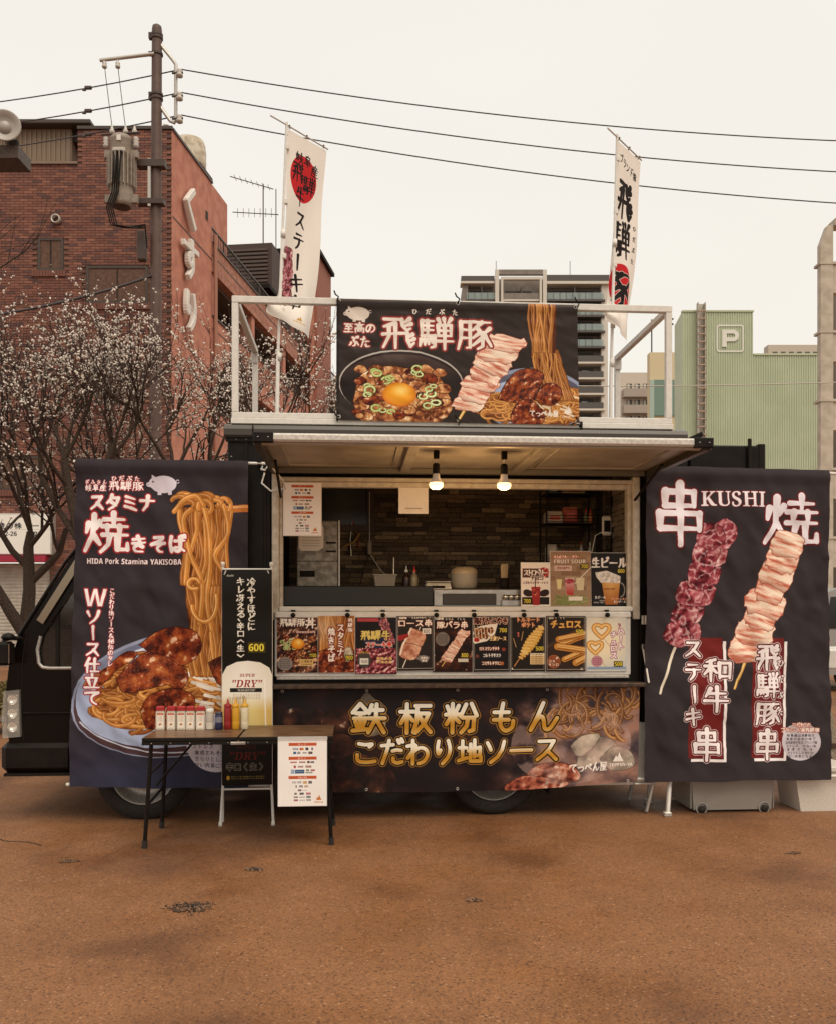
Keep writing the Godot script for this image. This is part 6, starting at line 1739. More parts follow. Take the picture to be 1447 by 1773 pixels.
# ---------------------------------------------------------------- flat print: a small painter on an Image
class Print:
	var im: Image
	var k := 4.0
	var ox := 0.0
	var oy := 0.0
	var w := 0
	var h := 0
	var rng := RandomNumberGenerator.new()
	var glyphs: Dictionary

	func _init(gl: Dictionary, x0: float, y0: float, x1: float, y1: float, res: float, back: Color, sd: int) -> void:
		glyphs = gl
		k = res * 2.0
		ox = x0
		oy = y0
		w = int(ceil((x1 - x0) * res)) * 2
		h = int(ceil((y1 - y0) * res)) * 2
		im = Image.create_empty(w, h, false, Image.FORMAT_RGBA8)
		im.fill(back)
		rng.seed = sd

	func done() -> ImageTexture:
		im.shrink_x2()
		return ImageTexture.create_from_image(im)

	func rect(x0: float, y0: float, x1: float, y1: float, c: Color) -> void:
		im.fill_rect(Rect2i(int((x0 - ox) * k), int((y0 - oy) * k), maxi(1, int((x1 - x0) * k)), maxi(1, int((y1 - y0) * k))), c)

	func spans(p: PackedVector2Array, step := 1) -> Array:
		# even-odd scan lines of a polygon given in print units; each entry is [row, x, x, ...] in pixels
		var n := p.size()
		var q := PackedVector2Array()
		var lo := 1e9
		var hi := -1e9
		for v in p:
			var u := Vector2((v.x - ox) * k, (v.y - oy) * k)
			q.append(u)
			lo = minf(lo, u.y)
			hi = maxf(hi, u.y)
		var rows := []
		var y := maxi(0, int(floor(lo)))
		var last := mini(h - 1, int(ceil(hi)))
		while y <= last:
			var yc := y + 0.5
			var xs := PackedFloat32Array()
			var j := n - 1
			for i in n:
				var a := q[i]
				var b := q[j]
				if (a.y > yc) != (b.y > yc):
					xs.append(a.x + (yc - a.y) / (b.y - a.y) * (b.x - a.x))
				j = i
			if xs.size():
				xs.sort()
				rows.append([y, xs])
			y += step
		return rows

	func poly(p: PackedVector2Array, c: Color) -> void:
		for r in spans(p):
			var xs: PackedFloat32Array = r[1]
			var i := 0
			while i + 1 < xs.size():
				var a := maxi(0, int(round(xs[i])))
				var b := mini(w, int(round(xs[i + 1])))
				if b > a:
					im.fill_rect(Rect2i(a, r[0], b - a, 1), c)
				i += 2

	func tex(p: PackedVector2Array, f: Callable, step := 2) -> void:
		# every block of the polygon takes the colour f(x, y); its alpha mixes with what is printed below
		for r in spans(p, step):
			var xs: PackedFloat32Array = r[1]
			var y: int = r[0]
			var i := 0
			while i + 1 < xs.size():
				var a := maxi(0, int(round(xs[i])))
				var b := mini(w, int(round(xs[i + 1])))
				while a < b:
					var c: Color = f.call(a / k + ox, y / k + oy)
					if c.a < 0.995:
						if c.a > 0.004:
							var u := im.get_pixel(a, y).lerp(Color(c.r, c.g, c.b), c.a)
							u.a = 1.0
							im.fill_rect(Rect2i(a, y, step, step), u)
					else:
						im.fill_rect(Rect2i(a, y, mini(step, b - a), step), c)
					a += step
				i += 2

	func convex(q: PackedVector2Array, c: Color, c2 := Color(0, 0, 0, 0), g0 := 0.0, g1 := 0.0) -> void:
		var lo := 1e9
		var hi := -1e9
		for v in q:
			lo = minf(lo, v.y)
			hi = maxf(hi, v.y)
		var y0 := maxi(0, int(floor(lo)))
		var y1 := mini(h - 1, int(ceil(hi)))
		if y1 < y0:
			return
		var n := q.size()
		var l := PackedFloat32Array()
		var r := PackedFloat32Array()
		l.resize(y1 - y0 + 1)
		r.resize(y1 - y0 + 1)
		l.fill(1e9)
		r.fill(-1e9)
		var j := n - 1
		for i in n:
			var a := q[i]
			var b := q[j]
			j = i
			if a.y > b.y:
				var t := a
				a = b
				b = t
			var s := maxi(y0, int(ceil(a.y - 0.5)))
			var e := mini(y1, int(floor(b.y - 0.5)))
			if e < s:
				continue
			var m := (b.x - a.x) / (b.y - a.y)
			var x := a.x + (s + 0.5 - a.y) * m
			for y in range(s - y0, e - y0 + 1):
				if x < l[y]:
					l[y] = x
				if x > r[y]:
					r[y] = x
				x += m
		for y in l.size():
			var a := maxi(0, int(round(l[y])))
			var b := mini(w, int(round(r[y])))
			if b > a:
				if c2.a > 0.0:
					var t := clampf(((y + y0) / k + oy - g0) / (g1 - g0), 0.0, 1.0)
					# the print of gold letters: pale above, a dark band, bright below
					var cc := c.lerp(c2, smoothstep(0.3, 0.72, t)) if t < 0.8 else c2.lerp(c, (t - 0.8) * 1.6)
					im.fill_rect(Rect2i(a, y + y0, b - a, 1), cc)
				else:
					im.fill_rect(Rect2i(a, y + y0, b - a, 1), c)

	func cap(a: Vector2, b: Vector2, ra: float, rb: float, c: Color, c2 := Color(0, 0, 0, 0), g0 := 0.0, g1 := 0.0) -> void:
		var p := Vector2((a.x - ox) * k, (a.y - oy) * k)
		var q := Vector2((b.x - ox) * k, (b.y - oy) * k)
		var d := q - p
		var t := d.angle() if d.length_squared() > 1e-6 else 0.0
		var pts := PackedVector2Array()
		for i in 7:
			pts.append(p + Vector2.from_angle(t + PI / 2 + PI * i / 6.0) * maxf(ra * k, 0.5))
		for i in 7:
			pts.append(q + Vector2.from_angle(t - PI / 2 + PI * i / 6.0) * maxf(rb * k, 0.5))
		convex(pts, c, c2, g0, g1)

	func line(p: PackedVector2Array, r0: float, r1: float, c: Color) -> void:
		var n := p.size()
		for i in n - 1:
			cap(p[i], p[i + 1], lerpf(r0, r1, float(i) / (n - 1)), lerpf(r0, r1, float(i + 1) / (n - 1)), c)

	func ell(x: float, y: float, rx: float, ry: float, turn := 0.0, n := 40) -> PackedVector2Array:
		var p := PackedVector2Array()
		for i in n:
			p.append(Vector2(x, y) + Vector2(cos(TAU * i / n) * rx, sin(TAU * i / n) * ry).rotated(turn))
		return p

	func arc(x: float, y: float, rx: float, ry: float, a0: float, a1: float, n := 24) -> PackedVector2Array:
		var p := PackedVector2Array()
		for i in n + 1:
			var a := lerpf(a0, a1, float(i) / n)
			p.append(Vector2(x + cos(a) * rx, y + sin(a) * ry))
		return p

	func curve(p: PackedVector2Array, per := 5) -> PackedVector2Array:
		if p.size() < 3:
			return p
		var o := PackedVector2Array()
		var n := p.size()
		for i in n - 1:
			var a := p[maxi(0, i - 1)]
			var b := p[i]
			var c := p[i + 1]
			var d := p[mini(n - 1, i + 2)]
			for j in per:
				o.append(b.cubic_interpolate(c, a, d, float(j) / per))
		o.append(p[n - 1])
		return o

	func pts(a: Array) -> PackedVector2Array:
		var p := PackedVector2Array()
		var i := 0
		while i + 1 < a.size():
			p.append(Vector2(a[i], a[i + 1]))
			i += 2
		return p

	func glyph(ch: String, x: float, y: float, sx: float, sy: float, wt: float, c: Color, extra := 0.0, c2 := Color(0, 0, 0, 0), brush := true) -> void:
		if not glyphs.has(ch):
			return
		var round_hand: bool = ch.unicode_at(0) >= 0x3041 and ch.unicode_at(0) <= 0x3096
		for s in glyphs[ch]:
			var p := pts(s)
			for i in p.size():
				p[i] = Vector2(x + p[i].x * sx / 100.0, y + p[i].y * sy / 100.0)
			if round_hand:
				p = curve(p)
			var n := p.size()
			for i in n - 1:
				var d := p[i + 1] - p[i]
				var flat := 1.0
				if brush and absf(d.y) < absf(d.x) * 0.35:
					flat = 0.74
				var f0 := 1.0
				var f1 := 1.0
				if brush:
					f0 = lerpf(1.28, 0.72, float(i) / (n - 1))
					f1 = lerpf(1.28, 0.72, float(i + 1) / (n - 1))
				cap(p[i], p[i + 1], wt * flat * f0 + extra, wt * flat * f1 + extra, c, c2, y, y + sy)

	func jp(s: String, x: float, y: float, sx: float, sy: float, adv: float, wt: float, c: Color, extra := 0.0, down := false, c2 := Color(0, 0, 0, 0), brush := true) -> void:
		for ch in s:
			var g := ch
			if down and ch == "ー":
				g = "｜"
			glyph(g, x, y, sx, sy, wt, c, extra, c2, brush)
			if down:
				y += adv
			else:
				x += adv

	func jp2(s: String, x: float, y: float, sx: float, sy: float, adv: float, wt: float, c: Color, rim: float, rc: Color, down := false, rim2 := 0.0, rc2 := Color.WHITE) -> void:
		if rim2 > 0.0:
			jp(s, x, y, sx, sy, adv, wt, rc2, rim + rim2, down)
		jp(s, x, y, sx, sy, adv, wt, rc, rim, down)
		jp(s, x, y, sx, sy, adv, wt, c, 0.0, down)

	func lat(s: String, x: float, y: float, capital: float, c: Color, font := "Droid Sans", bold := 700, shear := 0.0, rim := 0.0, rc := Color.BLACK, width := 0.0) -> void:
		# Latin letters from the font's outlines; y is the base line, width (if given) the length to fill
		var tm := TextMesh.new()
		var f := SystemFont.new()
		f.font_names = PackedStringArray([font])
		f.font_weight = bold
		tm.font = f
		tm.font_size = 64
		tm.pixel_size = 1.0
		tm.depth = 0.0
		tm.curve_step = 1.5
		tm.text = s
		var a := tm.get_mesh_arrays()
		if a.is_empty() or a[Mesh.ARRAY_VERTEX] == null:
			return
		var v: PackedVector3Array = a[Mesh.ARRAY_VERTEX]
		var ix = a[Mesh.ARRAY_INDEX]
		if v.is_empty():
			return
		var lo := Vector2(1e9, 1e9)
		var hi := Vector2(-1e9, -1e9)
		for q in v:
			lo = lo.min(Vector2(q.x, q.y))
			hi = hi.max(Vector2(q.x, q.y))
		var base := lo.y
		if s.contains("\"") and not (s.contains("A") or s.contains("Y")):
			base = hi.y - 46.0
		for ch in s:
			if ch in "gjpqyQ,":
				base = hi.y - 47.0
		var m := capital / 46.0
		var mx := m
		if width > 0.0:
			mx = width / (hi.x - lo.x)
		var n: int = ix.size() if ix != null else v.size()
		for pass_no in (2 if rim > 0.0 else 1):
			var i := 0
			while i + 2 < n:
				var t := PackedVector2Array()
				for j in 3:
					var q: Vector3 = v[ix[i + j]] if ix != null else v[i + j]
					var yy := y - (q.y - base) * m
					t.append(Vector2(x + (q.x - lo.x) * mx + (y - yy) * shear, yy))
				if rim > 0.0 and pass_no == 0:
					for j in 3:
						cap(t[j], t[(j + 1) % 3], rim, rim, rc)
				else:
					for j in 3:
						t[j] = Vector2((t[j].x - ox) * k, (t[j].y - oy) * k)
					convex(t, c)
				i += 3

	# ------------------------------------------------ food as it is printed on the posters
	func noodle(p: PackedVector2Array, r: float, body: Color, edge: Color, shine: Color) -> void:
		var q := curve(p, 4)
		line(q, r + 0.35, r + 0.35, edge)
		line(q, r, r * 0.95, body)
		var o := PackedVector2Array()
		for v in q:
			o.append(v + Vector2(-r * 0.32, -r * 0.22))
		line(o, r * 0.28, r * 0.2, shine)

	func noodle_tone(v: float) -> Array:
		var body := Color("85471c").lerp(Color("d08c42"), v)
		return [body, body.darkened(0.42), body.lerp(Color("ffe0b0"), 0.3 + 0.2 * v)]

	func hank(x0: float, x1: float, y0: float, x2: float, x3: float, y1: float, n: int, r: float, wave: float) -> void:
		poly(pts([x0, y0, x1, y0, x3, y1, x2, y1]), Color("53250f"))
		for i in n:
			var u := rng.randf()
			var u2 := clampf(u + rng.randf_range(-0.25, 0.25), 0, 1)
			var p := PackedVector2Array()
			var ph := rng.randf() * TAU
			var steps := 7
			for j in steps + 1:
				var t := float(j) / steps
				var a := lerpf(x0, x2, t)
				var b := lerpf(x1, x3, t)
				p.append(Vector2(lerpf(a, b, lerpf(u, u2, t)) + sin(ph + t * 7.0) * wave * rng.randf_range(0.4, 1.0), lerpf(y0, y1, t)))
			var t3 := noodle_tone(float(i) / n * rng.randf_range(0.55, 1.0))
			noodle(p, r * rng.randf_range(0.8, 1.15), t3[0], t3[1], t3[2])

	func tangle(x: float, y: float, rx: float, ry: float, n: int, r: float) -> void:
		poly(ell(x, y, rx, ry), Color("6b3a17"))
		for i in n:
			var a := rng.randf() * TAU
			var d := sqrt(rng.randf())
			var cx := x + cos(a) * rx * d * 0.85
			var cy := y + sin(a) * ry * d * 0.85
			var rr := rng.randf_range(0.3, 0.6) * minf(rx, ry)
			var a0 := rng.randf() * TAU
			var t3 := noodle_tone(clampf(float(i) / n + rng.randf_range(-0.3, 0.3), 0, 1))
			noodle(arc(cx, cy, rr * rng.randf_range(1.0, 1.9), rr * rng.randf_range(0.5, 1.0), a0, a0 + rng.randf_range(1.8, 4.6), 6), r, t3[0], t3[1], t3[2])

	func ramp(t: float, cols: Array) -> Color:
		t = clampf(t, 0.0, 0.9999) * (cols.size() - 1)
		var i := int(t)
		return (cols[i] as Color).lerp(cols[i + 1], t - i)

	func meat(p: PackedVector2Array, cols: Array, size: float, sd: int, gloss := 1.0, seasoning := 0.0) -> void:
		var n1 := FastNoiseLite.new()
		n1.seed = sd
		n1.frequency = 0.75 / size
		n1.fractal_octaves = 5
		n1.fractal_gain = 0.5
		var n2 := FastNoiseLite.new()
		n2.seed = sd + 9
		n2.frequency = 4.5 / size
		n2.fractal_octaves = 2
		var e := size * 0.13
		tex(p, func(x: float, y: float) -> Color:
			var v := n1.get_noise_2d(x, y)
			var s := (v - n1.get_noise_2d(x - e, y - e * 1.3)) * 2.6 * gloss
			var f := n2.get_noise_2d(x, y)
			var w := n2.get_noise_2d(x * 0.23 + 200.0, y * 0.23)
			var c := ramp(0.34 + v * 0.30 + f * 0.10 + s * 0.20 + w * 0.40, cols)
			if s + f * 0.3 > 0.80:
				c = c.lerp(Color("fff0dc"), clampf((s + f * 0.3 - 0.80) * 2.0, 0.0, 0.6))
			if seasoning > 0.0 and n2.get_noise_2d(x * 5.0, y * 5.0) > 0.78 - seasoning * 0.3:
				c = c.lerp(Color("fbe8d4"), 0.7)
			return c)

	func rough_edge(p: PackedVector2Array, amount: float) -> PackedVector2Array:
		var o := PackedVector2Array()
		var n := p.size()
		for i in n:
			var a := p[i]
			var b := p[(i + 1) % n]
			var parts := maxi(2, int(a.distance_to(b) / 5.0))
			for j in parts:
				o.append(a.lerp(b, float(j) / parts) + Vector2(rng.randf_range(-1, 1), rng.randf_range(-1, 1)) * amount)
		return o

	func chunk(p: Array, cols: Array, size: float, sd: int, gloss := 1.0, seasoning := 0.0) -> void:
		var q := rough_edge(curve(pts(p + [p[0], p[1]]), 4), 0.5)
		for i in q.size():
			cap(q[i], q[(i + 1) % q.size()], 1.0, 1.0, (cols[0] as Color).darkened(0.25))
		meat(q, cols, size, sd, gloss, seasoning)

	func belly_skewer(top: Vector2, bottom: Vector2, half: float, n: int, sd: int, stick: float) -> void:
		# slices of pork belly pushed together on a stick
		var ax := (bottom - top).normalized()
		var sd2 := Vector2(-ax.y, ax.x)
		line(PackedVector2Array([bottom - ax * 4.0, bottom + ax * stick]), 2.6 * half / 28.0, 2.0 * half / 28.0, Color("d8a24a"))
		line(PackedVector2Array([bottom - ax * 4.0 + sd2 * 0.5, bottom + ax * stick + sd2 * 0.5]), 1.2 * half / 28.0, 0.9 * half / 28.0, Color("f2d694"))
		var nz := FastNoiseLite.new()
		nz.seed = sd
		nz.frequency = 1.0
		nz.fractal_octaves = 3
		var ln := top.distance_to(bottom) / n
		var white := Color("f6e3d0")
		var pink := Color("d98f78")
		var red := Color("b9604c")
		for i in range(n - 1, -1, -1):
			var cpt := top + ax * ln * (i + 0.5)
			var lean := rng.randf_range(-0.3, 0.3) + 0.16
			var hw := half * rng.randf_range(0.82, 1.14)
			var hh := ln * rng.randf_range(0.66, 0.95)
			var p := PackedVector2Array()
			var m := 26
			for j in m:
				var t := TAU * j / m
				var cc := cos(t)
				var ss := sin(t)
				var v := Vector2(signf(cc) * pow(absf(cc), 0.45) * hw * (1.0 + 0.16 * nz.get_noise_2d(t * 5.0, i * 5.0 + 3.0)), signf(ss) * pow(absf(ss), 0.7) * hh * (1.0 + 0.45 * nz.get_noise_2d(t * 2.6, i * 9.0)))
				p.append(cpt + sd2 * v.x + ax * (v.y + v.x * lean))
			for j in m:
				cap(p[j], p[(j + 1) % m], 0.9 * half / 28.0, 0.9 * half / 28.0, Color("8d4636"))
			tex(p, func(x: float, y: float) -> Color:
				var d := Vector2(x, y) - cpt
				var a := d.dot(sd2) / half
				var b := (d.dot(ax) - d.dot(sd2) * lean) / hh
				var v := nz.get_noise_2d(a * 0.5 + i * 7.0, b * 1.9 + i * 3.0)
				var f := nz.get_noise_2d(a * 5.0 + 40.0, b * 6.0 + i)
				var c := white.lerp(pink, clampf(0.34 + v * 1.2 + f * 0.3, 0.0, 1.0)).lerp(red, clampf((v - 0.24) * 2.2, 0.0, 0.7))
				c = c.lerp(Color("fffaf0"), clampf(-b * 0.35 - 0.05 + f * 0.2, 0.0, 0.5))
				return c.lerp(Color("9c5a48"), clampf((b - 0.55) * 1.1, 0.0, 0.55)))

	func beef_skewer(top: Vector2, bottom: Vector2, half: float, n: int, sd: int, stick: float) -> void:
		var ax := (bottom - top).normalized()
		var sd2 := Vector2(-ax.y, ax.x)
		line(PackedVector2Array([bottom - ax * 4.0, bottom + ax * stick]), 2.3 * half / 28.0, 1.9 * half / 28.0, Color("e4dccb"))
		var n1 := FastNoiseLite.new()
		n1.seed = sd
		n1.frequency = 1.0 / (half * 1.6)
		n1.fractal_octaves = 3
		var n2 := FastNoiseLite.new()
		n2.seed = sd + 3
		n2.frequency = 1.0 / (half * 0.8)
		n2.fractal_type = FastNoiseLite.FRACTAL_RIDGED
		n2.fractal_octaves = 3
		var ln := top.distance_to(bottom) / n
		for i in range(n - 1, -1, -1):
			for side in [-1.0, 1.0]:
				var cpt: Vector2 = top + ax * ln * (i + 0.5 + side * 0.14) + sd2 * side * half * rng.randf_range(0.14, 0.4)
				var rx := half * rng.randf_range(0.72, 0.86)
				var ry := ln * rng.randf_range(0.6, 0.74)
				var p := PackedVector2Array()
				for j in 22:
					var t := TAU * j / 22.0
					var q: float = 1.0 + 0.2 * n1.get_noise_2d(cos(t) * half * 1.4 + i * 50.0, sin(t) * half * 1.4 + side * 40.0)
					p.append(cpt + sd2 * signf(cos(t)) * pow(absf(cos(t)), 0.8) * rx * q + ax * signf(sin(t)) * pow(absf(sin(t)), 0.8) * ry * q)
				for j in p.size():
					cap(p[j], p[(j + 1) % p.size()], 0.8 * half / 28.0, 0.8 * half / 28.0, Color("4a1620"))
				var off: float = i * 61.0 + side * 17.0
				tex(p, func(x: float, y: float) -> Color:
					var v := n1.get_noise_2d(x + off, y - off)
					var s := (v - n1.get_noise_2d(x + off - half * 0.1, y - off - half * 0.12)) * 3.0
					var m := n2.get_noise_2d(x + off, y)
					var c := ramp(0.36 + v * 0.5 + s * 0.3, [Color("4a141c"), Color("812c38"), Color("a3505a"), Color("c98a90"), Color("efd8d8")])
					return c.lerp(Color("f3dedd"), clampf((m - 0.3) * 1.4, 0.0, 0.6)))

	func yolk(x: float, y: float, rx: float, ry: float) -> void:
		tex(ell(x, y, rx, ry), func(u: float, v: float) -> Color:
			var a := (u - x) / rx
			var b := (v - y) / ry
			var d := a * a + b * b
			var c := Color("f2a72c").lerp(Color("c9701a"), clampf(d * d + b * 0.25, 0.0, 1.0))
			var g := Vector2(a - 0.1, b + 0.35).length()
			return c.lerp(Color("ffdf88"), clampf(1.0 - g * 1.6, 0.0, 0.8)))

	func leek(x: float, y: float, r: float) -> void:
		var a := rng.randf() * TAU
		var p := arc(x, y, r, r * rng.randf_range(0.5, 0.85), a, a + rng.randf_range(4.5, 6.3), 10)
		line(p, r * 0.3, r * 0.24, Color("5f7f2c"))
		line(p, r * 0.2, r * 0.15, Color("c9d88c").lerp(Color("f3f2d6"), rng.randf() * 0.7))

	func pig(x: float, y: float, s: float, c: Color, ink: Color) -> void:
		# a plain pig's outline; s is the length of the body
		poly(ell(x + s * 0.5, y + s * 0.27, s * 0.42, s * 0.27), c)
		poly(ell(x + s * 0.2, y + s * 0.24, s * 0.17, s * 0.17), c)
		cap(Vector2(x + s * 0.02, y + s * 0.28), Vector2(x + s * 0.14, y + s * 0.27), s * 0.07, s * 0.1, c)
		poly(pts([x + s * 0.12, y + s * 0.12, x + s * 0.13, y - s * 0.03, x + s * 0.28, y + s * 0.07]), c)
		for u in [0.3, 0.64]:
			rect(x + s * u, y + s * 0.42, x + s * (u + 0.13), y + s * 0.6, c)
		line(arc(x + s * 0.95, y + s * 0.18, s * 0.05, s * 0.05, 0.4, 5.6, 12), s * 0.012, s * 0.012, c)
		poly(ell(x + s * 0.16, y + s * 0.19, s * 0.028, s * 0.028), ink)
		poly(ell(x + s * 0.005, y + s * 0.28, s * 0.012, s * 0.022), ink)

	func peak_mark(x: float, y: float, s: float, c: Color) -> void:
		poly(pts([x, y + s, x + s * 0.3, y + s * 0.35, x + s * 0.45, y + s * 0.55, x + s * 0.62, y, x + s * 0.8, y + s * 0.5, x + s * 1.05, y + s]), c)

	func small_text(x0: float, y0: float, x1: float, size: float, wt: float, c: Color, s: String) -> void:
		var adv := (x1 - x0) / s.length()
		jp(s, x0, y0, minf(size, adv * 0.92), size, adv, wt, c, 0.0, false, Color(0, 0, 0, 0), false)

# ---------------------------------------------------------------- what is printed on each banner and poster
var INK := Color("332d33")
var PAPER := Color("f4eef0")
var RIM := Color("a02a30")
var GRILLED := [Color("3a120a"), Color("64220f"), Color("86381a"), Color("9c4a22"), Color("b8703a"), Color("dba870")]
var PORK := [Color("5a2a16"), Color("9a5a34"), Color("c98d58"), Color("e3b785"), Color("f3dcb8")]

func print_yakisoba() -> Texture2D:
	var c := Print.new(GL, 124, 793, 432, 1367, 2.0, INK, 11)
	c.tex(c.pts([124, 1240, 432, 1240, 432, 1367, 124, 1367]), func(x: float, y: float) -> Color: return Color(0.20, 0.22, 0.33, clampf((y - 1240) / 160.0, 0.0, 0.7) * clampf(1.2 - absf(x - 260) / 260.0, 0.0, 1.0)), 4)
	# plate
	c.poly(c.ell(318, 1202, 196, 110, -0.16), Color("8b93ad"))
	c.poly(c.ell(318, 1204, 192, 106, -0.16), Color("4a3538"))
	c.tex(c.ell(318, 1196, 189, 98, -0.16), func(x: float, y: float) -> Color:
		return Color("5b5f78").lerp(Color("a5b2d2"), clampf((y - 1110) / 150.0 + (300 - x) / 600.0, 0.0, 1.0)))
	c.poly(c.ell(316, 1186, 158, 78, -0.14), Color("cdd5e8"))
	c.poly(c.ell(318, 1184, 152, 73, -0.14), Color("a9b4cf"))
	c.line(c.arc(300, 1214, 176, 92, 1.0, 2.7, 30), 1.2, 1.2, Color("c2c9dc"))
	# noodles lying on the plate
	c.tangle(300, 1192, 112, 56, 150, 3.2)
	c.tangle(228, 1222, 62, 40, 60, 3.4)
	c.tangle(330, 1236, 60, 26, 34, 3.2)
	c.tangle(262, 1178, 60, 32, 40, 3.2)
	c.tangle(392, 1190, 44, 50, 40, 3.2)
	for i in 26:
		var u := c.rng.randf_range(320, 425)
		var v := c.rng.randf_range(1165, 1225)
		c.line(c.pts([u, v, u + c.rng.randf_range(14, 30), v + c.rng.randf_range(2, 12)]), 3.0, 2.4, Color("efe7dc").lerp(Color("c9bcae"), c.rng.randf()))
	c.hank(318, 394, 985, 336, 384, 1170, 30, 3.2, 6.5)
	c.chunk([176, 1168, 214, 1133, 235, 1131, 232, 1142, 205, 1160, 190, 1178, 172, 1188], GRILLED, 30.0, 3, 1.0, 0.4)
	c.chunk([362, 1148, 392, 1134, 430, 1140, 430, 1212, 404, 1200, 378, 1180], GRILLED, 34.0, 4, 1.0, 0.8)
	c.chunk([204, 1180, 226, 1150, 262, 1128, 300, 1138, 326, 1170, 312, 1196, 290, 1186, 250, 1196, 216, 1200], GRILLED, 34.0, 5, 1.0, 0.9)
	c.chunk([240, 1118, 268, 1096, 306, 1086, 338, 1094, 349, 1118, 338, 1140, 314, 1152, 292, 1138, 262, 1130], GRILLED, 38.0, 6, 1.1, 0.5)
	c.chunk([246, 1232, 262, 1206, 296, 1194, 330, 1202, 338, 1222, 318, 1240, 290, 1258, 258, 1262], GRILLED, 28.0, 7, 1.1, 0.5)
	# noodles held up by chopsticks
	c.line(c.pts([380, 879, 432, 877]), 6.5, 6.5, Color("b56c33"))
	c.line(c.pts([380, 876, 432, 874]), 2.0, 2.0, Color("dca26a"))
	c.hank(312, 400, 880, 319, 393, 1010, 34, 3.6, 5.0)
	for i in 18:
		var t3 := c.noodle_tone(c.rng.randf_range(0.4, 1.0))
		var x := c.rng.randf_range(306, 392)
		var y := c.rng.randf_range(858, 876)
		c.noodle(c.arc(x, y, c.rng.randf_range(8, 18), c.rng.randf_range(6, 14), c.rng.randf_range(2.4, 3.6), c.rng.randf_range(5.6, 7.6), 6), 4.0, t3[0], t3[1], t3[2])
	for a in [[350, 868, 360, 910, 364, 970, 358, 1040, 366, 1090], [388, 872, 396, 920, 372, 960, 392, 1000, 386, 1070], [330, 880, 316, 900, 330, 960, 350, 1010, 345, 1080], [300, 884, 320, 862, 340, 856, 352, 872]]:
		var t3 := c.noodle_tone(0.9)
		c.noodle(c.pts(a), 4.2, t3[0], t3[1], t3[2])
	c.noodle(c.arc(354, 1040, 22, 36, -0.3, 2.9, 12), 3.8, Color("d08a3e"), Color("55270e"), Color("f3cf94"))
	c.noodle(c.arc(336, 1010, 10, 9, 1.0, 6.0, 12), 3.4, Color("cf8a40"), Color("55270e"), Color("f3cf94"))
	# lettering
	c.jp2("ぎふさん", 141, 830, 8, 8, 10.4, 0.6, PAPER, 0.8, RIM)
	c.jp2("岐阜産", 141, 838, 12.5, 12, 13.4, 0.85, PAPER, 0.7, RIM)
	c.jp2("ひだぶた", 188, 823, 10, 9, 13.4, 0.8, PAPER, 0.9, RIM)
	c.jp2("飛騨豚", 184, 832, 19, 17, 20.6, 1.05, PAPER, 1.1, RIM)
	c.pig(252, 821, 56, Color("dcd6e6"), INK)
	c.jp2("スタミナ", 150, 855, 28, 29, 29.2, 3.0, PAPER, 2.2, RIM)
	c.jp2("焼", 140, 886, 80, 74, 70, 4.5, PAPER, 2.8, RIM)
	c.jp2("きそば", 222, 926, 31, 31, 34.5, 3.0, PAPER, 2.4, RIM)
	c.lat("HIDA Pork Stamina YAKISOBA", 147, 977, 9.4, PAPER, "Droid Sans", 700, 0.0, 0.4, Color("6a2a30"), 167.0)
	c.lat("W", 144, 1051, 30, PAPER, "Droid Sans", 700, 0.0, 2.0, RIM, 39.0)
	c.jp2("ソース仕立て", 147, 1056, 28, 27, 28.2, 2.3, PAPER, 1.9, RIM, true)
	c.jp2("こだわり地ソース＆秘伝のタレ", 188, 1019, 9.4, 9.4, 9.8, 0.75, PAPER, 0.8, RIM, true)
	# round note
	c.poly(c.ell(374, 1288, 51, 51), Color("c9c4d0"))
	var rows := ["岐阜県の飛騨地方", "原高の高原で", "自然放牧されたブ", "ストレスが少ない", "育成されその地で", "さらりとした甘い", "甘い肉質になるの"]
	for i in rows.size():
		c.small_text(338 - (4 if i == 3 else 0), 1257 + i * 11.0, 412, 8.5, 0.42, Color("4a464e"), rows[i])
	return c.done()

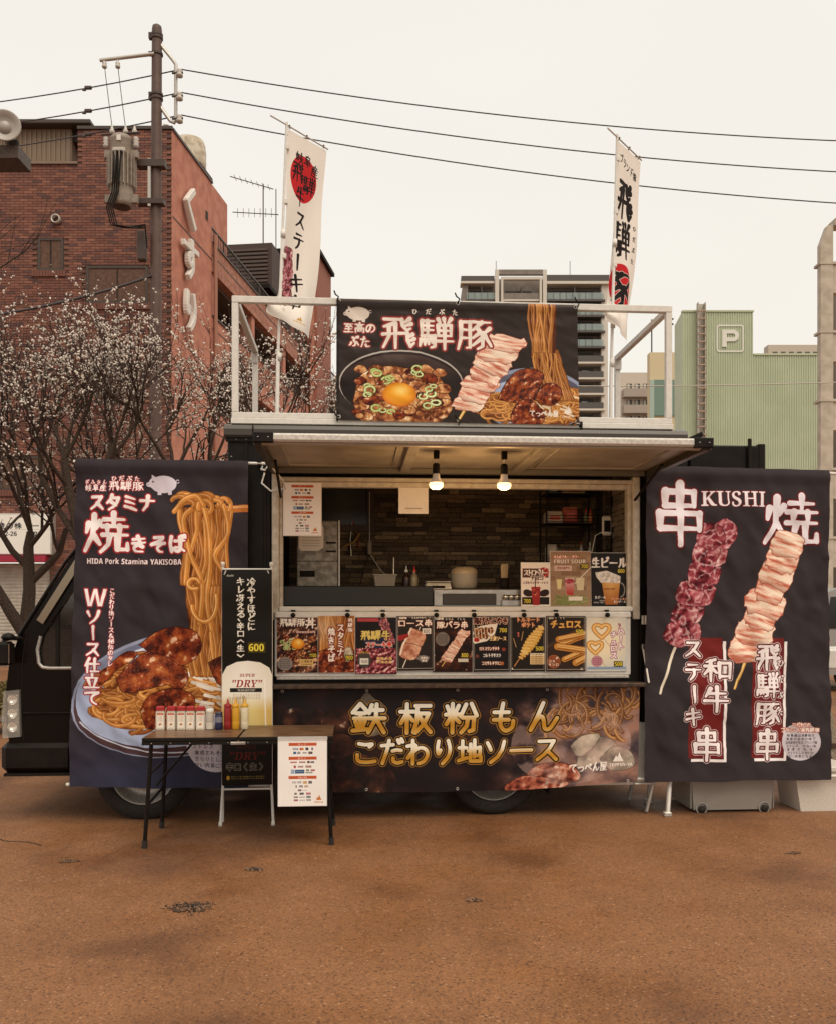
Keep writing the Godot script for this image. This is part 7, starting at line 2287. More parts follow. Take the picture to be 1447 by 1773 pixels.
func print_kushiyaki() -> Texture2D:
	var c := Print.new(GL, 1112, 803, 1440, 1358, 2.0, Color("352f33"), 12)
	var dark := Color("6a1e1e")
	for r in [[1189, 1248], [1301, 1356]]:
		c.rect(r[0], 1105, r[1], 1318, Color("702322"))
		c.rect(r[1] + 1, 1111, r[1] + 6, 1324, PAPER)
		c.rect(r[0] + 5, 1319, r[1] + 6, 1324, PAPER)
	c.beef_skewer(Vector2(1244, 906), Vector2(1170, 1112), 29, 6, 21, 96)
	c.jp2("串", 1122, 832, 100, 112, 0, 6.4, Color("e9e4ee"), 2.6, dark)
	c.lat("KUSHI", 1212, 872, 27, Color("ece8f0"), "Droid Serif", 700, 0.0, 1.4, dark, 111.0)
	c.jp2("焼", 1318, 847, 104, 96, 0, 5.2, Color("e9e4ee"), 2.6, dark)
	c.belly_skewer(Vector2(1368, 926), Vector2(1290, 1134), 31, 8, 22, 64)
	for t in [["ステーキ", 1181, 1108, 31, 33, 40.0, 2.5], ["和", 1213, 1140, 50, 43, 0, 3.1], ["牛", 1213, 1190, 46, 46, 0, 3.3], ["串", 1195, 1265, 52, 58, 0, 3.4], ["飛", 1307, 1115, 43, 48, 0, 2.9], ["騨", 1308, 1166, 40, 46, 0, 2.4], ["豚", 1307, 1217, 43, 44, 0, 2.7], ["串", 1305, 1268, 48, 54, 0, 3.2]]:
		c.jp2(t[0], t[1], t[2], t[3], t[4], t[5], t[6], PAPER, 2.2, Color("571313"), true, 0.9, Color("f2ecee"))
	var y := 1143.0
	for ch in "ひだぶた":
		c.jp2(ch, 1345, y, 13, 13, 0, 1.1, PAPER, 1.0, Color("571313"))
		y += 29
	c.poly(c.ell(1388, 1290, 34, 34), Color("c8c3cc"))
	c.jp2("こだわりの", 1372, 1256, 6.5, 7, 6.6, 0.6, Color("efe4df"), 0.9, Color("a2503a"))
	c.jp2("ブランド豚飛騨豚", 1353, 1265, 7.5, 8, 8.4, 0.65, Color("efe4df"), 0.9, Color("a2503a"))
	var rows := ["岐阜県の飛騨地方", "高原の自然の地で", "自然放牧されたブランド豚", "ストレスが少ない地", "育成されそ", "さらりとした甘いと", "甘い肉質になる"]
	for i in rows.size():
		var inset := absf(i - 2.0) * 1.6
		c.small_text(1360 + inset, 1276 + i * 6.3, 1416 - inset, 5.2, 0.3, Color("454149"), rows[i])
	return c.done()

func print_roof_banner() -> Texture2D:
	var c := Print.new(GL, 583, 516, 1001, 735, 2.0, Color("2f2623"), 13)
	# bowl of pork and egg
	c.poly(c.ell(694, 668, 107, 62), Color("b9b2ac"))
	c.poly(c.ell(694, 669, 105, 60), Color("2b201e"))
	c.tex(c.ell(694, 672, 104, 58), func(_x: float, y: float) -> Color:
		return Color("4d3c38").lerp(Color("211817"), clampf((y - 615) / 50.0, 0.0, 1.0)))
	c.chunk([612, 700, 622, 660, 640, 642, 676, 636, 712, 640, 738, 632, 760, 656, 776, 690, 778, 716, 740, 740, 640, 740], PORK, 30.0, 31, 1.0)
	for i in 52:
		var x := c.rng.randf_range(616, 772)
		var y := c.rng.randf_range(640, 728)
		var a := c.rng.randf_range(7, 16)
		c.chunk([x - a, y, x - a * 0.4, y - a * 0.6, x + a * 0.6, y - a * 0.5, x + a, y + a * 0.2, x + a * 0.3, y + a * 0.6, x - a * 0.6, y + a * 0.5], PORK if i % 4 else GRILLED, 20.0, 40 + i, 1.0)
	c.yolk(690, 687, 29, 22)
	for p in [[648, 645], [652, 649], [636, 672], [640, 680], [636, 688], [668, 662], [674, 658], [720, 640], [716, 646], [724, 650], [740, 676], [744, 684], [748, 670], [650, 712], [662, 716], [676, 718], [738, 706], [752, 700], [730, 690]]:
		c.leek(p[0], p[1], c.rng.randf_range(5, 9))
	# yakisoba plate
	c.poly(c.ell(922, 690, 96, 58), Color("8f98b4"))
	c.poly(c.ell(922, 692, 92, 53), Color("59596c"))
	c.poly(c.ell(922, 696, 86, 46), Color("9fb0d0"))
	c.tangle(872, 706, 42, 26, 60, 1.7)
	c.tangle(960, 700, 52, 36, 90, 1.7)
	for i in 24:
		var u := c.rng.randf_range(900, 990)
		var v := c.rng.randf_range(672, 715)
		c.line(c.pts([u, v, u + c.rng.randf_range(6, 16), v + c.rng.randf_range(2, 10)]), 1.5, 1.2, Color("efe4d2").lerp(Color("cdb898"), c.rng.randf()))
	c.hank(924, 964, 600, 944, 992, 690, 26, 1.7, 2.0)
	c.hank(914, 964, 516, 920, 961, 612, 30, 1.7, 2.2)
	c.hank(919, 962, 606, 926, 972, 668, 24, 1.7, 2.0)
	c.chunk([860, 690, 876, 658, 896, 638, 922, 634, 940, 644, 934, 662, 922, 690, 890, 696], GRILLED, 18.0, 33, 1.0, 0.7)
	c.chunk([924, 690, 938, 664, 958, 660, 970, 672, 966, 690, 950, 700], GRILLED, 16.0, 34, 1.0, 0.5)
	c.chunk([884, 714, 896, 694, 914, 692, 932, 704, 940, 722, 930, 735, 886, 735], GRILLED, 14.0, 35, 1.0, 0.4)
	c.belly_skewer(Vector2(877, 580), Vector2(803, 710), 29, 7, 36, 26)
	# lettering
	var red := Color("8c3230")
	var pale := Color("ece2d8")
	c.pig(597, 530, 46, Color("d9cdc2"), Color("2f2623"))
	c.jp2("ひだぶた", 712, 531, 10, 10, 23.2, 0.9, pale, 0.01, red)
	c.jp2("至高の", 595, 559, 18, 18, 18.6, 1.5, pale, 2.0, red)
	c.jp2("ぶた", 604, 584, 18, 19, 19, 1.7, pale, 2.0, red)
	c.jp2("飛騨豚", 657, 545, 61, 60, 66, 3.3, pale, 3.0, red)
	c.jp("てっぺん屋", 914, 709, 9.6, 12, 10.4, 0.9, pale)
	c.peak_mark(974, 700, 14, pale)
	c.lat("TEPPEN-YA", 970, 722, 3.6, pale, "Droid Sans", 700, 0.0, 0.0, Color.BLACK, 22.0)
	c.rect(583, 516, 588, 735, Color("241c1a"))
	return c.done()

func print_sauce_banner() -> Texture2D:
	var c := Print.new(GL, 474, 1186, 1104, 1370, 2.0, Color("171012"), 14)
	var nz := FastNoiseLite.new()
	nz.seed = 5
	nz.frequency = 0.012
	nz.fractal_octaves = 4
	c.tex(c.pts([474, 1186, 1104, 1186, 1104, 1370, 474, 1370]), func(x: float, y: float) -> Color:
		var v := nz.get_noise_2d(x, y * 1.2)
		var right := smoothstep(850.0, 1010.0, x + v * 90.0)
		var base := Color("191114").lerp(Color("3a1f1a"), clampf(0.25 + v, 0.0, 1.0))
		var smoke := Color("4a3f48").lerp(Color("b58a78"), clampf(0.45 + v * 1.4 + (x - 1000) / 500.0, 0.0, 1.0))
		return base.lerp(smoke, right * 0.8), 4)
	var ball := [Color("140a08"), Color("2c1611"), Color("4b2a1e"), Color("6e4430")]
	for b in [[512, 1240, 22], [545, 1238, 18], [585, 1246, 30], [520, 1290, 24], [560, 1316, 22], [588, 1290, 26], [616, 1332, 34], [580, 1350, 26], [655, 1350, 28], [530, 1344, 22]]:
		c.meat(c.ell(b[0], b[1], b[2], b[2] * 0.9), ball, 44.0, int(b[0]), 0.7)
	c.chunk([612, 1222, 630, 1194, 646, 1206, 664, 1220, 660, 1262, 630, 1268], [Color("4a4038"), Color("8f8676"), Color("bdb39c")], 40.0, 77, 0.4)
	# noodles, sauce and squid at the far end
	for i in 70:
		var x := c.rng.randf_range(965, 1095)
		var y := c.rng.randf_range(1188, 1262)
		var a0 := c.rng.randf() * TAU
		var body := Color("5c3214").lerp(Color("b07a40"), c.rng.randf())
		c.noodle(c.arc(x, y, c.rng.randf_range(10, 30), c.rng.randf_range(14, 40), a0, a0 + c.rng.randf_range(1.0, 2.6), 8), 2.8, body, Color("4b2210"), body.lightened(0.35))
	var sauce := [Color("4a1d14"), Color("8d4230"), Color("b8735a"), Color("d9a891"), Color("f0d8c8")]
	c.chunk([900, 1352, 925, 1328, 960, 1324, 990, 1334, 1000, 1356, 960, 1366, 915, 1366], sauce, 26.0, 61, 1.1)
	c.chunk([870, 1362, 900, 1346, 940, 1350, 980, 1362, 960, 1372, 880, 1372], sauce, 26.0, 62, 1.0)
	var squid := [Color("70645c"), Color("a89a8c"), Color("c8baa8"), Color("e2d8ca")]
	c.chunk([1000, 1310, 1030, 1282, 1060, 1290, 1066, 1318, 1030, 1330, 996, 1336], squid, 60.0, 63, 0.7)
	c.chunk([984, 1296, 1004, 1278, 1034, 1276, 1026, 1296, 1000, 1316], squid, 60.0, 64, 0.7)
	c.chunk([1036, 1322, 1060, 1300, 1090, 1312, 1096, 1338, 1060, 1346], squid, 60.0, 65, 0.7)
	c.tex(c.ell(985, 1290, 105, 76), func(x: float, y: float) -> Color:
		var v := nz.get_noise_2d(x * 1.6 + 300.0, y * 2.0)
		return Color(0.78, 0.66, 0.62, clampf(0.22 + v * 0.9, 0.0, 0.5)), 4)
	# gold lettering
	var gold := Color("c08a2c")
	var black := Color("150b06")
	var line1 := [["鉄", 606, 58], ["板", 687, 56], ["粉", 764, 58], ["も", 842, 50], ["ん", 908, 56]]
	for lay in 3:
		for g in line1:
			var col: Color = [gold, black, Color("f6efdd")][lay]
			c.jp(g[0], g[1], 1211, g[2], 57, 0, 3.7, col, [3.6, 2.6, 0.0][lay], false, gold if lay == 2 else Color(0, 0, 0, 0), false)
		c.jp("こだわり地ソース", 609, 1276, 43, 47, 44.6, 3.3, [gold, black, Color("f6efdd")][lay], [3.2, 2.3, 0.0][lay], false, gold if lay == 2 else Color(0, 0, 0, 0), false)
	c.jp("てっぺん屋", 983, 1328, 12.5, 17, 13.4, 1.2, Color("f0e8e2"))
	c.peak_mark(1059, 1311, 18, Color("f0e8e2"))
	c.lat("TEPPEN-YA", 1053, 1338, 5.6, Color("f0e8e2"), "Droid Sans", 700, 0.0, 0.0, Color.BLACK, 41.0)
	return c.done()

func print_beer_stand() -> Texture2D:
	var c := Print.new(GL, 384, 986, 473, 1360, 3.0, Color("17140f"), 15)
	c.jp("冷やすほどに", 429, 1000, 15, 14.6, 15.4, 1.15, Color("ece8de"), 0.0, true)
	c.jp("キレ冴える", 410, 1000, 15, 13.4, 14.0, 1.15, Color("ece8de"), 0.0, true)
	c.jp("、", 410, 1064, 15, 13.4, 14.0, 1.15, Color("ece8de"))
	c.jp("辛口〈生〉", 410, 1078, 14.5, 12.4, 12.8, 1.1, Color("ece8de"), 0.0, true)
	c.lat("Asahi", 392, 998, 3.4, Color("d8d4cc"), "Droid Sans", 700, 0.25)
	c.rect(430, 1112, 461, 1130, Color("4a4210"))
	c.lat("600", 431.5, 1127.5, 12.4, Color("f0dc52"), "Droid Sans", 700, 0.0, 0.0, Color.BLACK, 27.0)
	# the glass of beer
	var glass := c.pts([384, 1270, 384, 1168, 392, 1154, 410, 1146, 430, 1144, 452, 1147, 468, 1156, 473, 1168, 473, 1270, 466, 1284, 392, 1284])
	c.tex(glass, func(x: float, y: float) -> Color:
		var t := clampf((y - 1205.0) / 26.0, 0.0, 1.0)
		var foam := Color("ebe4d4").lerp(Color("f7f3ea"), clampf(1.0 - absf(x - 422) / 44.0, 0.0, 1.0))
		var beer := Color("d9b56a").lerp(Color("f0dc96"), clampf(1.0 - absf(x - 436) / 34.0, 0.0, 1.0))
		return foam.lerp(beer, t))
	c.line(c.pts([460, 1176, 462, 1270]), 1.0, 1.0, Color("f8f4ea"))
	c.lat("SUPER", 415, 1172, 5.2, Color("8a2320"), "Droid Serif", 700, 0.2, 0.0, Color.BLACK, 27.0)
	c.lat("\"DRY\"", 400, 1190, 12.5, Color("96221f"), "Droid Serif", 700, 0.22, 0.0, Color.BLACK, 53.0)
	c.rect(398, 1191.5, 455, 1198.5, Color("1c1712"))
	c.lat("\"KARAKUCHI\"", 411, 1197, 3.8, Color("e6dfd0"), "Droid Serif", 700, 0.0, 0.0, Color.BLACK, 33.0)
	for i in 4:
		c.small_text(404, 1201 + i * 2.6, 453, 1.9, 0.16, Color("8f6a2e"), "ロトリンスラサタコキレリトンサスラ")
	# lower panel
	c.rect(384, 1284, 473, 1360, Color("15120f"))
	c.lat("SUPER", 409, 1297, 7.0, Color("5b1f1b"), "Droid Serif", 700, 0.2, 0.0, Color.BLACK, 36.0)
	c.lat("\"DRY\"", 396, 1316, 14.0, Color("6d211c"), "Droid Serif", 700, 0.22, 0.0, Color.BLACK, 62.0)
	c.jp("辛口＜生＞", 391, 1321, 13.4, 14, 14, 1.5, Color("9a958c"), 0.0, false, Color(0, 0, 0, 0), false)
	c.jp("辛口＜生＞", 391, 1321, 13.4, 14, 14, 0.8, Color("28241f"), 0.0, false, Color(0, 0, 0, 0), false)
	c.poly(c.ell(395, 1347, 3.0, 4.0), Color("c79a3a"))
	for i in 2:
		c.small_text(400, 1344 + i * 3.4, 460, 2.4, 0.2, Color("c2a85a"), "コロトリンスレサタキラリトンサスラロリ")
	return c.done()

func print_flag(which: int) -> Texture2D:
	var c := Print.new(GL, 0, 0, 90, 330, 2.0, Color("efe9e2"), 16 + which)
	var ink := Color("231c1c")
	if which == 0:
		c.poly(c.ell(41, 68, 32, 38), Color("c5292e"))
		c.jp("岐阜", 20, 26, 19, 19, 19, 1.1, ink)
		c.jp("産", 58, 36, 18, 20, 19, 1.1, ink)
		c.jp("飛", 12, 44, 30, 34, 0, 1.7, ink)
		c.jp("騨", 42, 58, 29, 32, 0, 1.4, ink)
		c.jp("牛", 24, 82, 26, 32, 0, 1.8, ink)
		c.beef_skewer(Vector2(19, 190), Vector2(24, 288), 14, 6, 71, 26)
		c.jp("ステーキ串", 30, 120, 27, 30, 35.5, 2.1, ink, 0.0, true)
		c.peak_mark(55, 305, 9, Color("c79a52"))
		c.lat("TEPPEN-YA", 50, 319, 3.0, Color("c79a52"), "Droid Sans", 700, 0.0, 0.0, Color.BLACK, 22.0)
	else:
		var i := 0
		for ch in "ブランド豚":
			c.jp(ch, 10 + i * 13.5, 16 + i * 3.0, 12.5, 15, 0, 1.0, ink)
			i += 1
		c.jp("飛", 10, 54, 56, 66, 0, 4.2, ink)
		c.jp("騨", 10, 122, 54, 66, 0, 3.4, ink)
		c.poly(c.ell(38, 236, 38, 40), Color("c5292e"))
		c.jp2("豕", 2, 206, 74, 66, 0, 4.2, ink, 0.9, Color("efe9e2"))
		var y := 122.0
		for ch in "ひだぶた":
			c.jp(ch, 70, y, 9, 9, 0, 0.8, ink)
			y += 19
	return c.done()

func price(c: Print, s: String, x: float, y: float, h: float, wd: float, boxed := true) -> void:
	if boxed:
		c.rect(x - 1.2, y - h - 1.4, x + wd + 1.2, y + 1.4, Color("2a2310"))
	c.lat(s, x, y, h, Color("f0d84c"), "Droid Sans", 700, 0.0, 0.35, Color("2a2310"), wd)

func print_menu(i: int) -> Texture2D:
	var xs := [[480, 551], [551, 615], [615, 687], [687, 751], [748, 818], [818, 882], [883, 943], [944, 1012], [1015, 1084]]
	var c := Print.new(GL, xs[i][0], 1064, xs[i][1], 1164, 3.0, Color("231a17"), 30 + i)
	var x0: float = xs[i][0]
	var x1: float = xs[i][1]
	var cream := Color("f6ece0")
	var red := Color("7a1c1a")
	var all := c.pts([x0, 1064, x1, 1064, x1, 1164, x0, 1164])
	match i:
		0:
			c.meat(all, [Color("1c0c08"), Color("3c1c10"), Color("74402a"), Color("a87250"), Color("dcc0a0")], 13.0, 81, 1.2)
			for j in 14:
				c.chunk([x0 + 10 + j * 4.0, 1100 + (j * 17) % 46, x0 + 18 + j * 4.0, 1096 + (j * 17) % 46, x0 + 22 + j * 4.0, 1104 + (j * 17) % 46, x0 + 12 + j * 4.0, 1108 + (j * 17) % 46], PORK if j % 2 else GRILLED, 9.0, 90 + j, 1.2)
			for j in 16:
				c.leek(c.rng.randf_range(x0 + 6, x0 + 30), c.rng.randf_range(1105, 1122), 3.0)
			c.yolk(516, 1113, 11.5, 9.5)
			c.jp2("飛騨豚", 484, 1068, 15, 15, 15.4, 1.0, cream, 1.5, Color("3c100c"))
			c.jp2("丼", 529, 1067, 19, 19, 0, 1.5, cream, 1.5, Color("3c100c"))
			c.lat("DoooooN", 514, 1094, 4.2, cream, "Droid Sans", 700, 0, 0.6, red, 32)
			c.poly(c.ell(494, 1148, 13, 12), Color("8c827e"))
			for r in 5:
				c.small_text(485, 1139 + r * 3.6, 503, 2.6, 0.2, Color("3c3634"), "ロトスリンサタラ")
			c.rect(519, 1140, 543, 1152, Color("d9b270"))
			c.jp("こだわり", 522, 1142, 4.5, 4.5, 5, 0.4, Color("3a2410"))
			c.small_text(522, 1148, 541, 2.6, 0.2, Color("3a2410"), "リトスサタラロ")
			price(c, "1100", 536, 1136.5, 6.4, 12)
		1:
			c.hank(548, 620, 1060, 548, 620, 1130, 46, 2.6, 3.0)
			c.tex(c.pts([551, 1064, 590, 1064, 575, 1110, 551, 1125]), func(x: float, y: float) -> Color: return Color(0.93, 0.84, 0.75, 0.55 * clampf(1.0 - Vector2(x - 560, y - 1085).length() / 34.0, 0.0, 1.0)))
			c.chunk([551, 1128, 570, 1122, 592, 1130, 615, 1126, 616, 1165, 551, 1165], GRILLED, 14.0, 82, 1.0, 0.4)
			c.chunk([596, 1124, 606, 1120, 612, 1136, 600, 1144], [Color("a99c88"), Color("d9ccb4"), Color("efe6d6")], 12.0, 83, 0.7)
			c.jp2("飛騨豚", 603, 1068, 8.4, 8, 8.6, 0.6, cream, 0.7, red, true)
			c.jp2("スタミナ", 584, 1078, 13, 13.5, 14.4, 1.2, cream, 1.5, red, true)
			c.jp2("焼きそば", 568, 1085, 13, 14, 15.4, 1.2, cream, 1.5, red, true)
			price(c, "900", 599, 1141.5, 7.4, 12.5)
		2:
			c.rect(x0, 1064, x1, 1164, Color("1d1719"))
			c.meat(c.pts([616, 1118, 687, 1118, 687, 1163, 616, 1163]), [Color("3c1016"), Color("7c2a36"), Color("ad5560"), Color("d9a0a4"), Color("f4e2e2")], 9.0, 84, 1.3)
			c.tex(c.ell(655, 1104, 26, 14), func(_x: float, _y: float) -> Color: return Color(0.2, 0.26, 0.48, 0.5))
			c.beef_skewer(Vector2(662, 1066), Vector2(678, 1112), 7.5, 5, 85, 4)
			c.rect(618, 1065, 655, 1071, Color("b8464c"))
			c.jp2("飛騨牛", 624, 1087, 17, 17, 18, 1.3, Color("e9d27a"), 0.9, Color("3a2a10"))
			c.jp2("ステーキ串", 633, 1107, 9, 10, 9.2, 0.9, Color("d2302c"), 0.7, cream)
			c.poly(c.ell(631, 1139, 12.5, 15, 0, 8), Color("4a443e"))
			c.rect(623, 1136, 638, 1147, Color("efe9df"))
			c.lat("1600", 624.5, 1145, 6.4, Color("221c1a"), "Droid Sans Mono", 400, 0, 0, Color.BLACK, 12)
			c.jp("こだわりの", 620, 1124, 3.8, 3.8, 4.0, 0.35, Color("d9a83a"))
			for r in 2:
				c.jp("大地の肉" if r else "高原の地", 652, 1134 + r * 6.0, 6, 5, 7, 0.5, Color("e3c878"))
		3:
			c.rect(x0, 1064, x1, 1164, Color("2b2522"))
			c.line(c.pts([727, 1085, 697, 1158]), 0.9, 0.9, Color("e8dfd0"))
			var loin := [Color("a8664e"), Color("cf9478"), Color("e4b79c"), Color("f4dfd0")]
			c.chunk([711, 1086, 736, 1098, 726, 1122, 700, 1114, 706, 1098], loin, 20.0, 86, 0.8)
			c.chunk([697, 1112, 722, 1118, 728, 1124, 716, 1144, 692, 1136], loin, 20.0, 87, 0.8)
			c.line(c.pts([712, 1087, 706, 1100, 697, 1118, 693, 1134]), 1.6, 1.4, Color("f5e8dc"))
			c.jp2("ロース串", 689, 1071, 14, 13, 15.2, 1.15, cream, 0.8, red)
			c.jp("飛騨豚", 691, 1065.5, 4.2, 4.6, 4.6, 0.4, cream)
			c.jp("もものやわらかく", 713, 1065.5, 3.8, 4, 4.2, 0.35, cream)
			c.poly(c.pts([688, 1100, 707, 1096, 708, 1102, 694, 1110, 688, 1109]), Color("9c2a2c"))
			c.rect(731, 1087, 746, 1097, Color("efe9df"))
			c.lat("800", 733, 1095.5, 6.4, Color("221c1a"), "Droid Sans Mono", 400, 0, 0, Color.BLACK, 11)
			c.pig(722, 1136, 22, Color("8b817b"), Color("2b2522"))
			c.jp("高原の", 728, 1139, 3.8, 3.8, 4.2, 0.35, Color("f0e8dc"))
			c.jp("地方", 730, 1144, 4.2, 4.2, 5, 0.45, Color("f0e8dc"))
		4:
			c.meat(all, [Color("170b08"), Color("2e1610"), Color("4e2616"), Color("7a4224")], 26.0, 88, 0.9)
			c.tex(c.pts([748, 1064, 818, 1064, 818, 1088, 748, 1092]), func(_x: float, _y: float) -> Color: return Color("1d1513"))
			c.belly_skewer(Vector2(804, 1092), Vector2(772, 1142), 9.5, 7, 89, 14)
			c.jp2("豚バラ串", 755, 1074, 13, 12.5, 13.8, 1.1, cream, 0.8, red)
			c.jp("飛騨豚", 751, 1066.5, 5, 5, 5.4, 0.4, cream)
			c.jp("にひんぱくしら", 770, 1067.5, 4, 4, 5, 0.35, cream)
			c.poly(c.ell(765, 1105, 12, 12.5), Color("7d726c"))
			for r in 5:
				c.small_text(757, 1097 + r * 3.5, 774, 2.5, 0.2, Color("332c2a"), "ロトスリンサタ")
			price(c, "800", 798, 1137.5, 7.2, 11.6)
			c.rect(792, 1140, 810, 1146, Color("d8cfc2"))
		5:
			c.rect(x0, 1064, x1, 1164, Color("1a1516"))
			c.poly(c.pts([818, 1090, 830, 1082, 861, 1077, 856, 1096, 842, 1109, 820, 1114, 818, 1110]), Color("efe6da"))
			for j in 7:
				var bx: float = 823 + (j % 4) * 8.4
				var by: float = 1090 + int(j / 4.0) * 10
				c.chunk([bx - 5, by, bx, by - 5, bx + 5, by, bx, by + 5], [Color("4a1d10"), Color("8f4a24"), Color("c98a50"), Color("f2dcb8")], 6.0, 100 + j, 1.2)
			for j in 7:
				c.line(c.pts([820 + j * 5.4, 1082, 823 + j * 5.4, 1106]), 0.5, 0.5, Color("f3e3c0"))
			c.poly(c.ell(824, 1107, 5, 3.4), Color("b3201f"))
			c.jp2("揚げたこやき", 818.5, 1067, 10, 12, 10.1, 1.1, Color("4a1f1a"), 0.8, Color("efc6b0"))
			price(c, "700", 863.5, 1093.5, 7.4, 13, false)
			c.jp2("王道ソース", 847, 1101, 5.6, 7.4, 5.8, 0.7, Color("f3d99a"), 0.5, Color("5a2a10"))
			for r in 3:
				c.jp2(["ロトスリンサタキ", "ニコレトリサスラ", "コスサレタリミン"][r], 829 + r * 2, [1119.5, 1131.5, 1145.5][r], 4.0, 6.4, 4.4, 0.55, cream, 0.7, [Color("7d2f26"), Color("4b5563"), Color("7d3a1c")][r])
				c.poly(c.ell([871, 825, 868][r], [1124, 1136, 1149][r], 3.4, 3.4), [Color("8f4030"), Color("6a3a34"), Color("b5663a")][r])
		6:
			c.rect(x0, 1064, x1, 1164, Color("231d1a"))
			c.line(c.pts([938, 1080, 890, 1154]), 0.9, 0.9, Color("c98d58"))
			for j in 12:
				var t := j / 11.0
				var ctr := Vector2(936, 1085).lerp(Vector2(901, 1139), t)
				var rr: float = 4.0 + 6.5 * sin(PI * clampf(t * 0.85 + 0.12, 0, 1))
				c.poly(c.ell(ctr.x, ctr.y + 1.2, rr, rr * 0.42, 0.5), Color("8a5a1c"))
				c.poly(c.ell(ctr.x, ctr.y, rr, rr * 0.42, 0.5), Color("d9a548").lerp(Color("eccb78"), c.rng.randf()))
				c.line(c.arc(ctr.x - 0.5, ctr.y - 0.4, rr * 0.8, rr * 0.26, 3.6, 5.8, 8), 0.4, 0.4, Color("f8e6ac"))
			c.jp2("トルネード", 893, 1066, 8, 9.5, 8.4, 0.9, Color("e6a878"), 0.7, Color("6a3020"))
			c.jp2("ポテト", 902, 1076, 8, 9, 8.2, 0.9, Color("e6a878"), 0.7, Color("6a3020"))
			c.jp("外はサク", 895, 1088, 3.6, 4.4, 5.0, 0.45, Color("d9705a"), 0.0, true)
			c.line(c.pts([905, 1092, 902, 1108]), 0.5, 0.5, Color("e0b070"))
			c.line(c.pts([888, 1104, 893, 1120]), 0.5, 0.5, Color("e0b070"))
			price(c, "500", 927, 1126.5, 7.4, 13, false)
			c.rect(917, 1131, 942, 1151, Color("e3c48c"))
			c.rect(917, 1131, 942, 1136, Color("efe0bc"))
			for r in 5:
				c.small_text(919, 1132 + r * 3.8, 940, 2.8, 0.25, Color("6a4420"), "リトスサタラロン")
			c.peak_mark(884, 1156, 4, cream)
		7:
			c.rect(x0, 1064, x1, 1164, Color("2c241f"))
			c.poly(c.pts([944, 1118, 1012, 1078, 1012, 1086, 944, 1130]), Color("4a3526"))
			c.poly(c.pts([944, 1124, 1012, 1086, 1012, 1164, 944, 1164]), Color("362720"))
			for a in [[996, 1148, 1014, 1138, 6.0], [976, 1142, 1012, 1126, 5.0], [968, 1116, 1012, 1098, 5.2], [966, 1106, 1012, 1096, 5.4], [964, 1119, 1012, 1126, 6.0]]:
				var p := Vector2(a[0], a[1])
				var q := Vector2(a[2], a[3])
				c.line(PackedVector2Array([p, q]), a[4] + 0.6, a[4] + 0.6, Color("5d2f10"))
				c.line(PackedVector2Array([p, q]), a[4], a[4], Color("c98a3e"))
				for j in 3:
					c.line(PackedVector2Array([p + Vector2(0, (j - 1) * a[4] * 0.55), q + Vector2(0, (j - 1) * a[4] * 0.55)]), 0.8, 0.8, Color("f0c680") if j < 2 else Color("8a5420"))
			c.jp2("チュロス", 952, 1072, 12.5, 14, 13.4, 1.4, Color("e8b25e"), 0.9, Color("5a2f14"))
			c.jp("ほんの外サクパリット", 949, 1066.5, 3, 3.4, 2.7, 0.3, cream)
			price(c, "500", 995.5, 1096, 7.4, 13, false)
			c.poly(c.ell(958, 1146, 11.5, 12), Color("a3623c"))
			c.poly(c.ell(958, 1146, 10.4, 10.9), Color("8f4c2c"))
			for r in 3:
				c.jp(["お好の", "コスイ作", "キンロ"][r], 949, 1137 + r * 6.0, 5, 5, 6, 0.45, cream)
			c.peak_mark(1003, 1156, 5, Color("cdbfae"))
		8:
			c.tex(all, func(x: float, y: float) -> Color:
				var t := Vector2(x - 1040, y - 1110).length() / 60.0
				return Color("f3e6c6").lerp(Color("b9c0c8"), clampf(t - 0.35, 0.0, 1.0)), 4)
			for hrt in [[1041, 1090, 14.0], [1030, 1120, 12.0]]:
				var p := PackedVector2Array()
				for j in 25:
					var t := TAU * j / 24.0
					p.append(Vector2(hrt[0] + hrt[2] * pow(sin(t), 3.0), hrt[1] - hrt[2] * (0.8125 * cos(t) - 0.3125 * cos(2 * t) - 0.125 * cos(3 * t))))
				c.line(c.pts([hrt[0] + 2, hrt[1] + hrt[2] * 0.9, hrt[0] + 18, hrt[1] + 48 - hrt[2]]), 0.7, 0.7, Color("cdb48a"))
				c.line(p, 3.6, 3.6, Color("9a5a1e"))
				c.line(p, 3.0, 3.0, Color("dfa24e"))
				c.line(p, 1.0, 1.0, Color("f7d592"))
			c.jp2("ハート", 1068, 1086, 13, 13, 13.5, 1.3, Color("f3e6ea"), 0.9, Color("8d2f54"), true)
			c.jp2("チュロス", 1056, 1092, 12, 12, 12.6, 1.3, Color("f3e6ea"), 0.9, Color("8d2f54"), true)
			c.jp2("期間限定", 1060, 1068, 6, 6, 6.4, 0.6, Color("8d2f54"), 0.3, Color("f3e6ea"), true)
			c.jp2("お得なく", 1069, 1066, 6, 5.4, 5.8, 0.6, Color("8d2f54"), 0.3, Color("f3e6ea"), true)
			c.poly(c.ell(1033, 1146, 10, 10), Color("c08a94"))
			for r in 4:
				c.small_text(1026, 1140 + r * 3.4, 1040, 2.5, 0.22, Color("8d2f54"), "リトスサタ")
			c.rect(1016, 1156, 1083, 1161, Color("8fa3bd"))
			price(c, "500", 1063.5, 1155, 7.4, 13)
	if i in [3, 5, 6, 7]:
		for e in [[x0 + 2, 1066, x1 - 2, 1066], [x1 - 2, 1066, x1 - 2, 1160], [x1 - 2, 1160, x0 + 2, 1160], [x0 + 2, 1160, x0 + 2, 1066]]:
			c.line(c.pts(e), 0.25, 0.25, Color("cfc4b4"))
	return c.done()

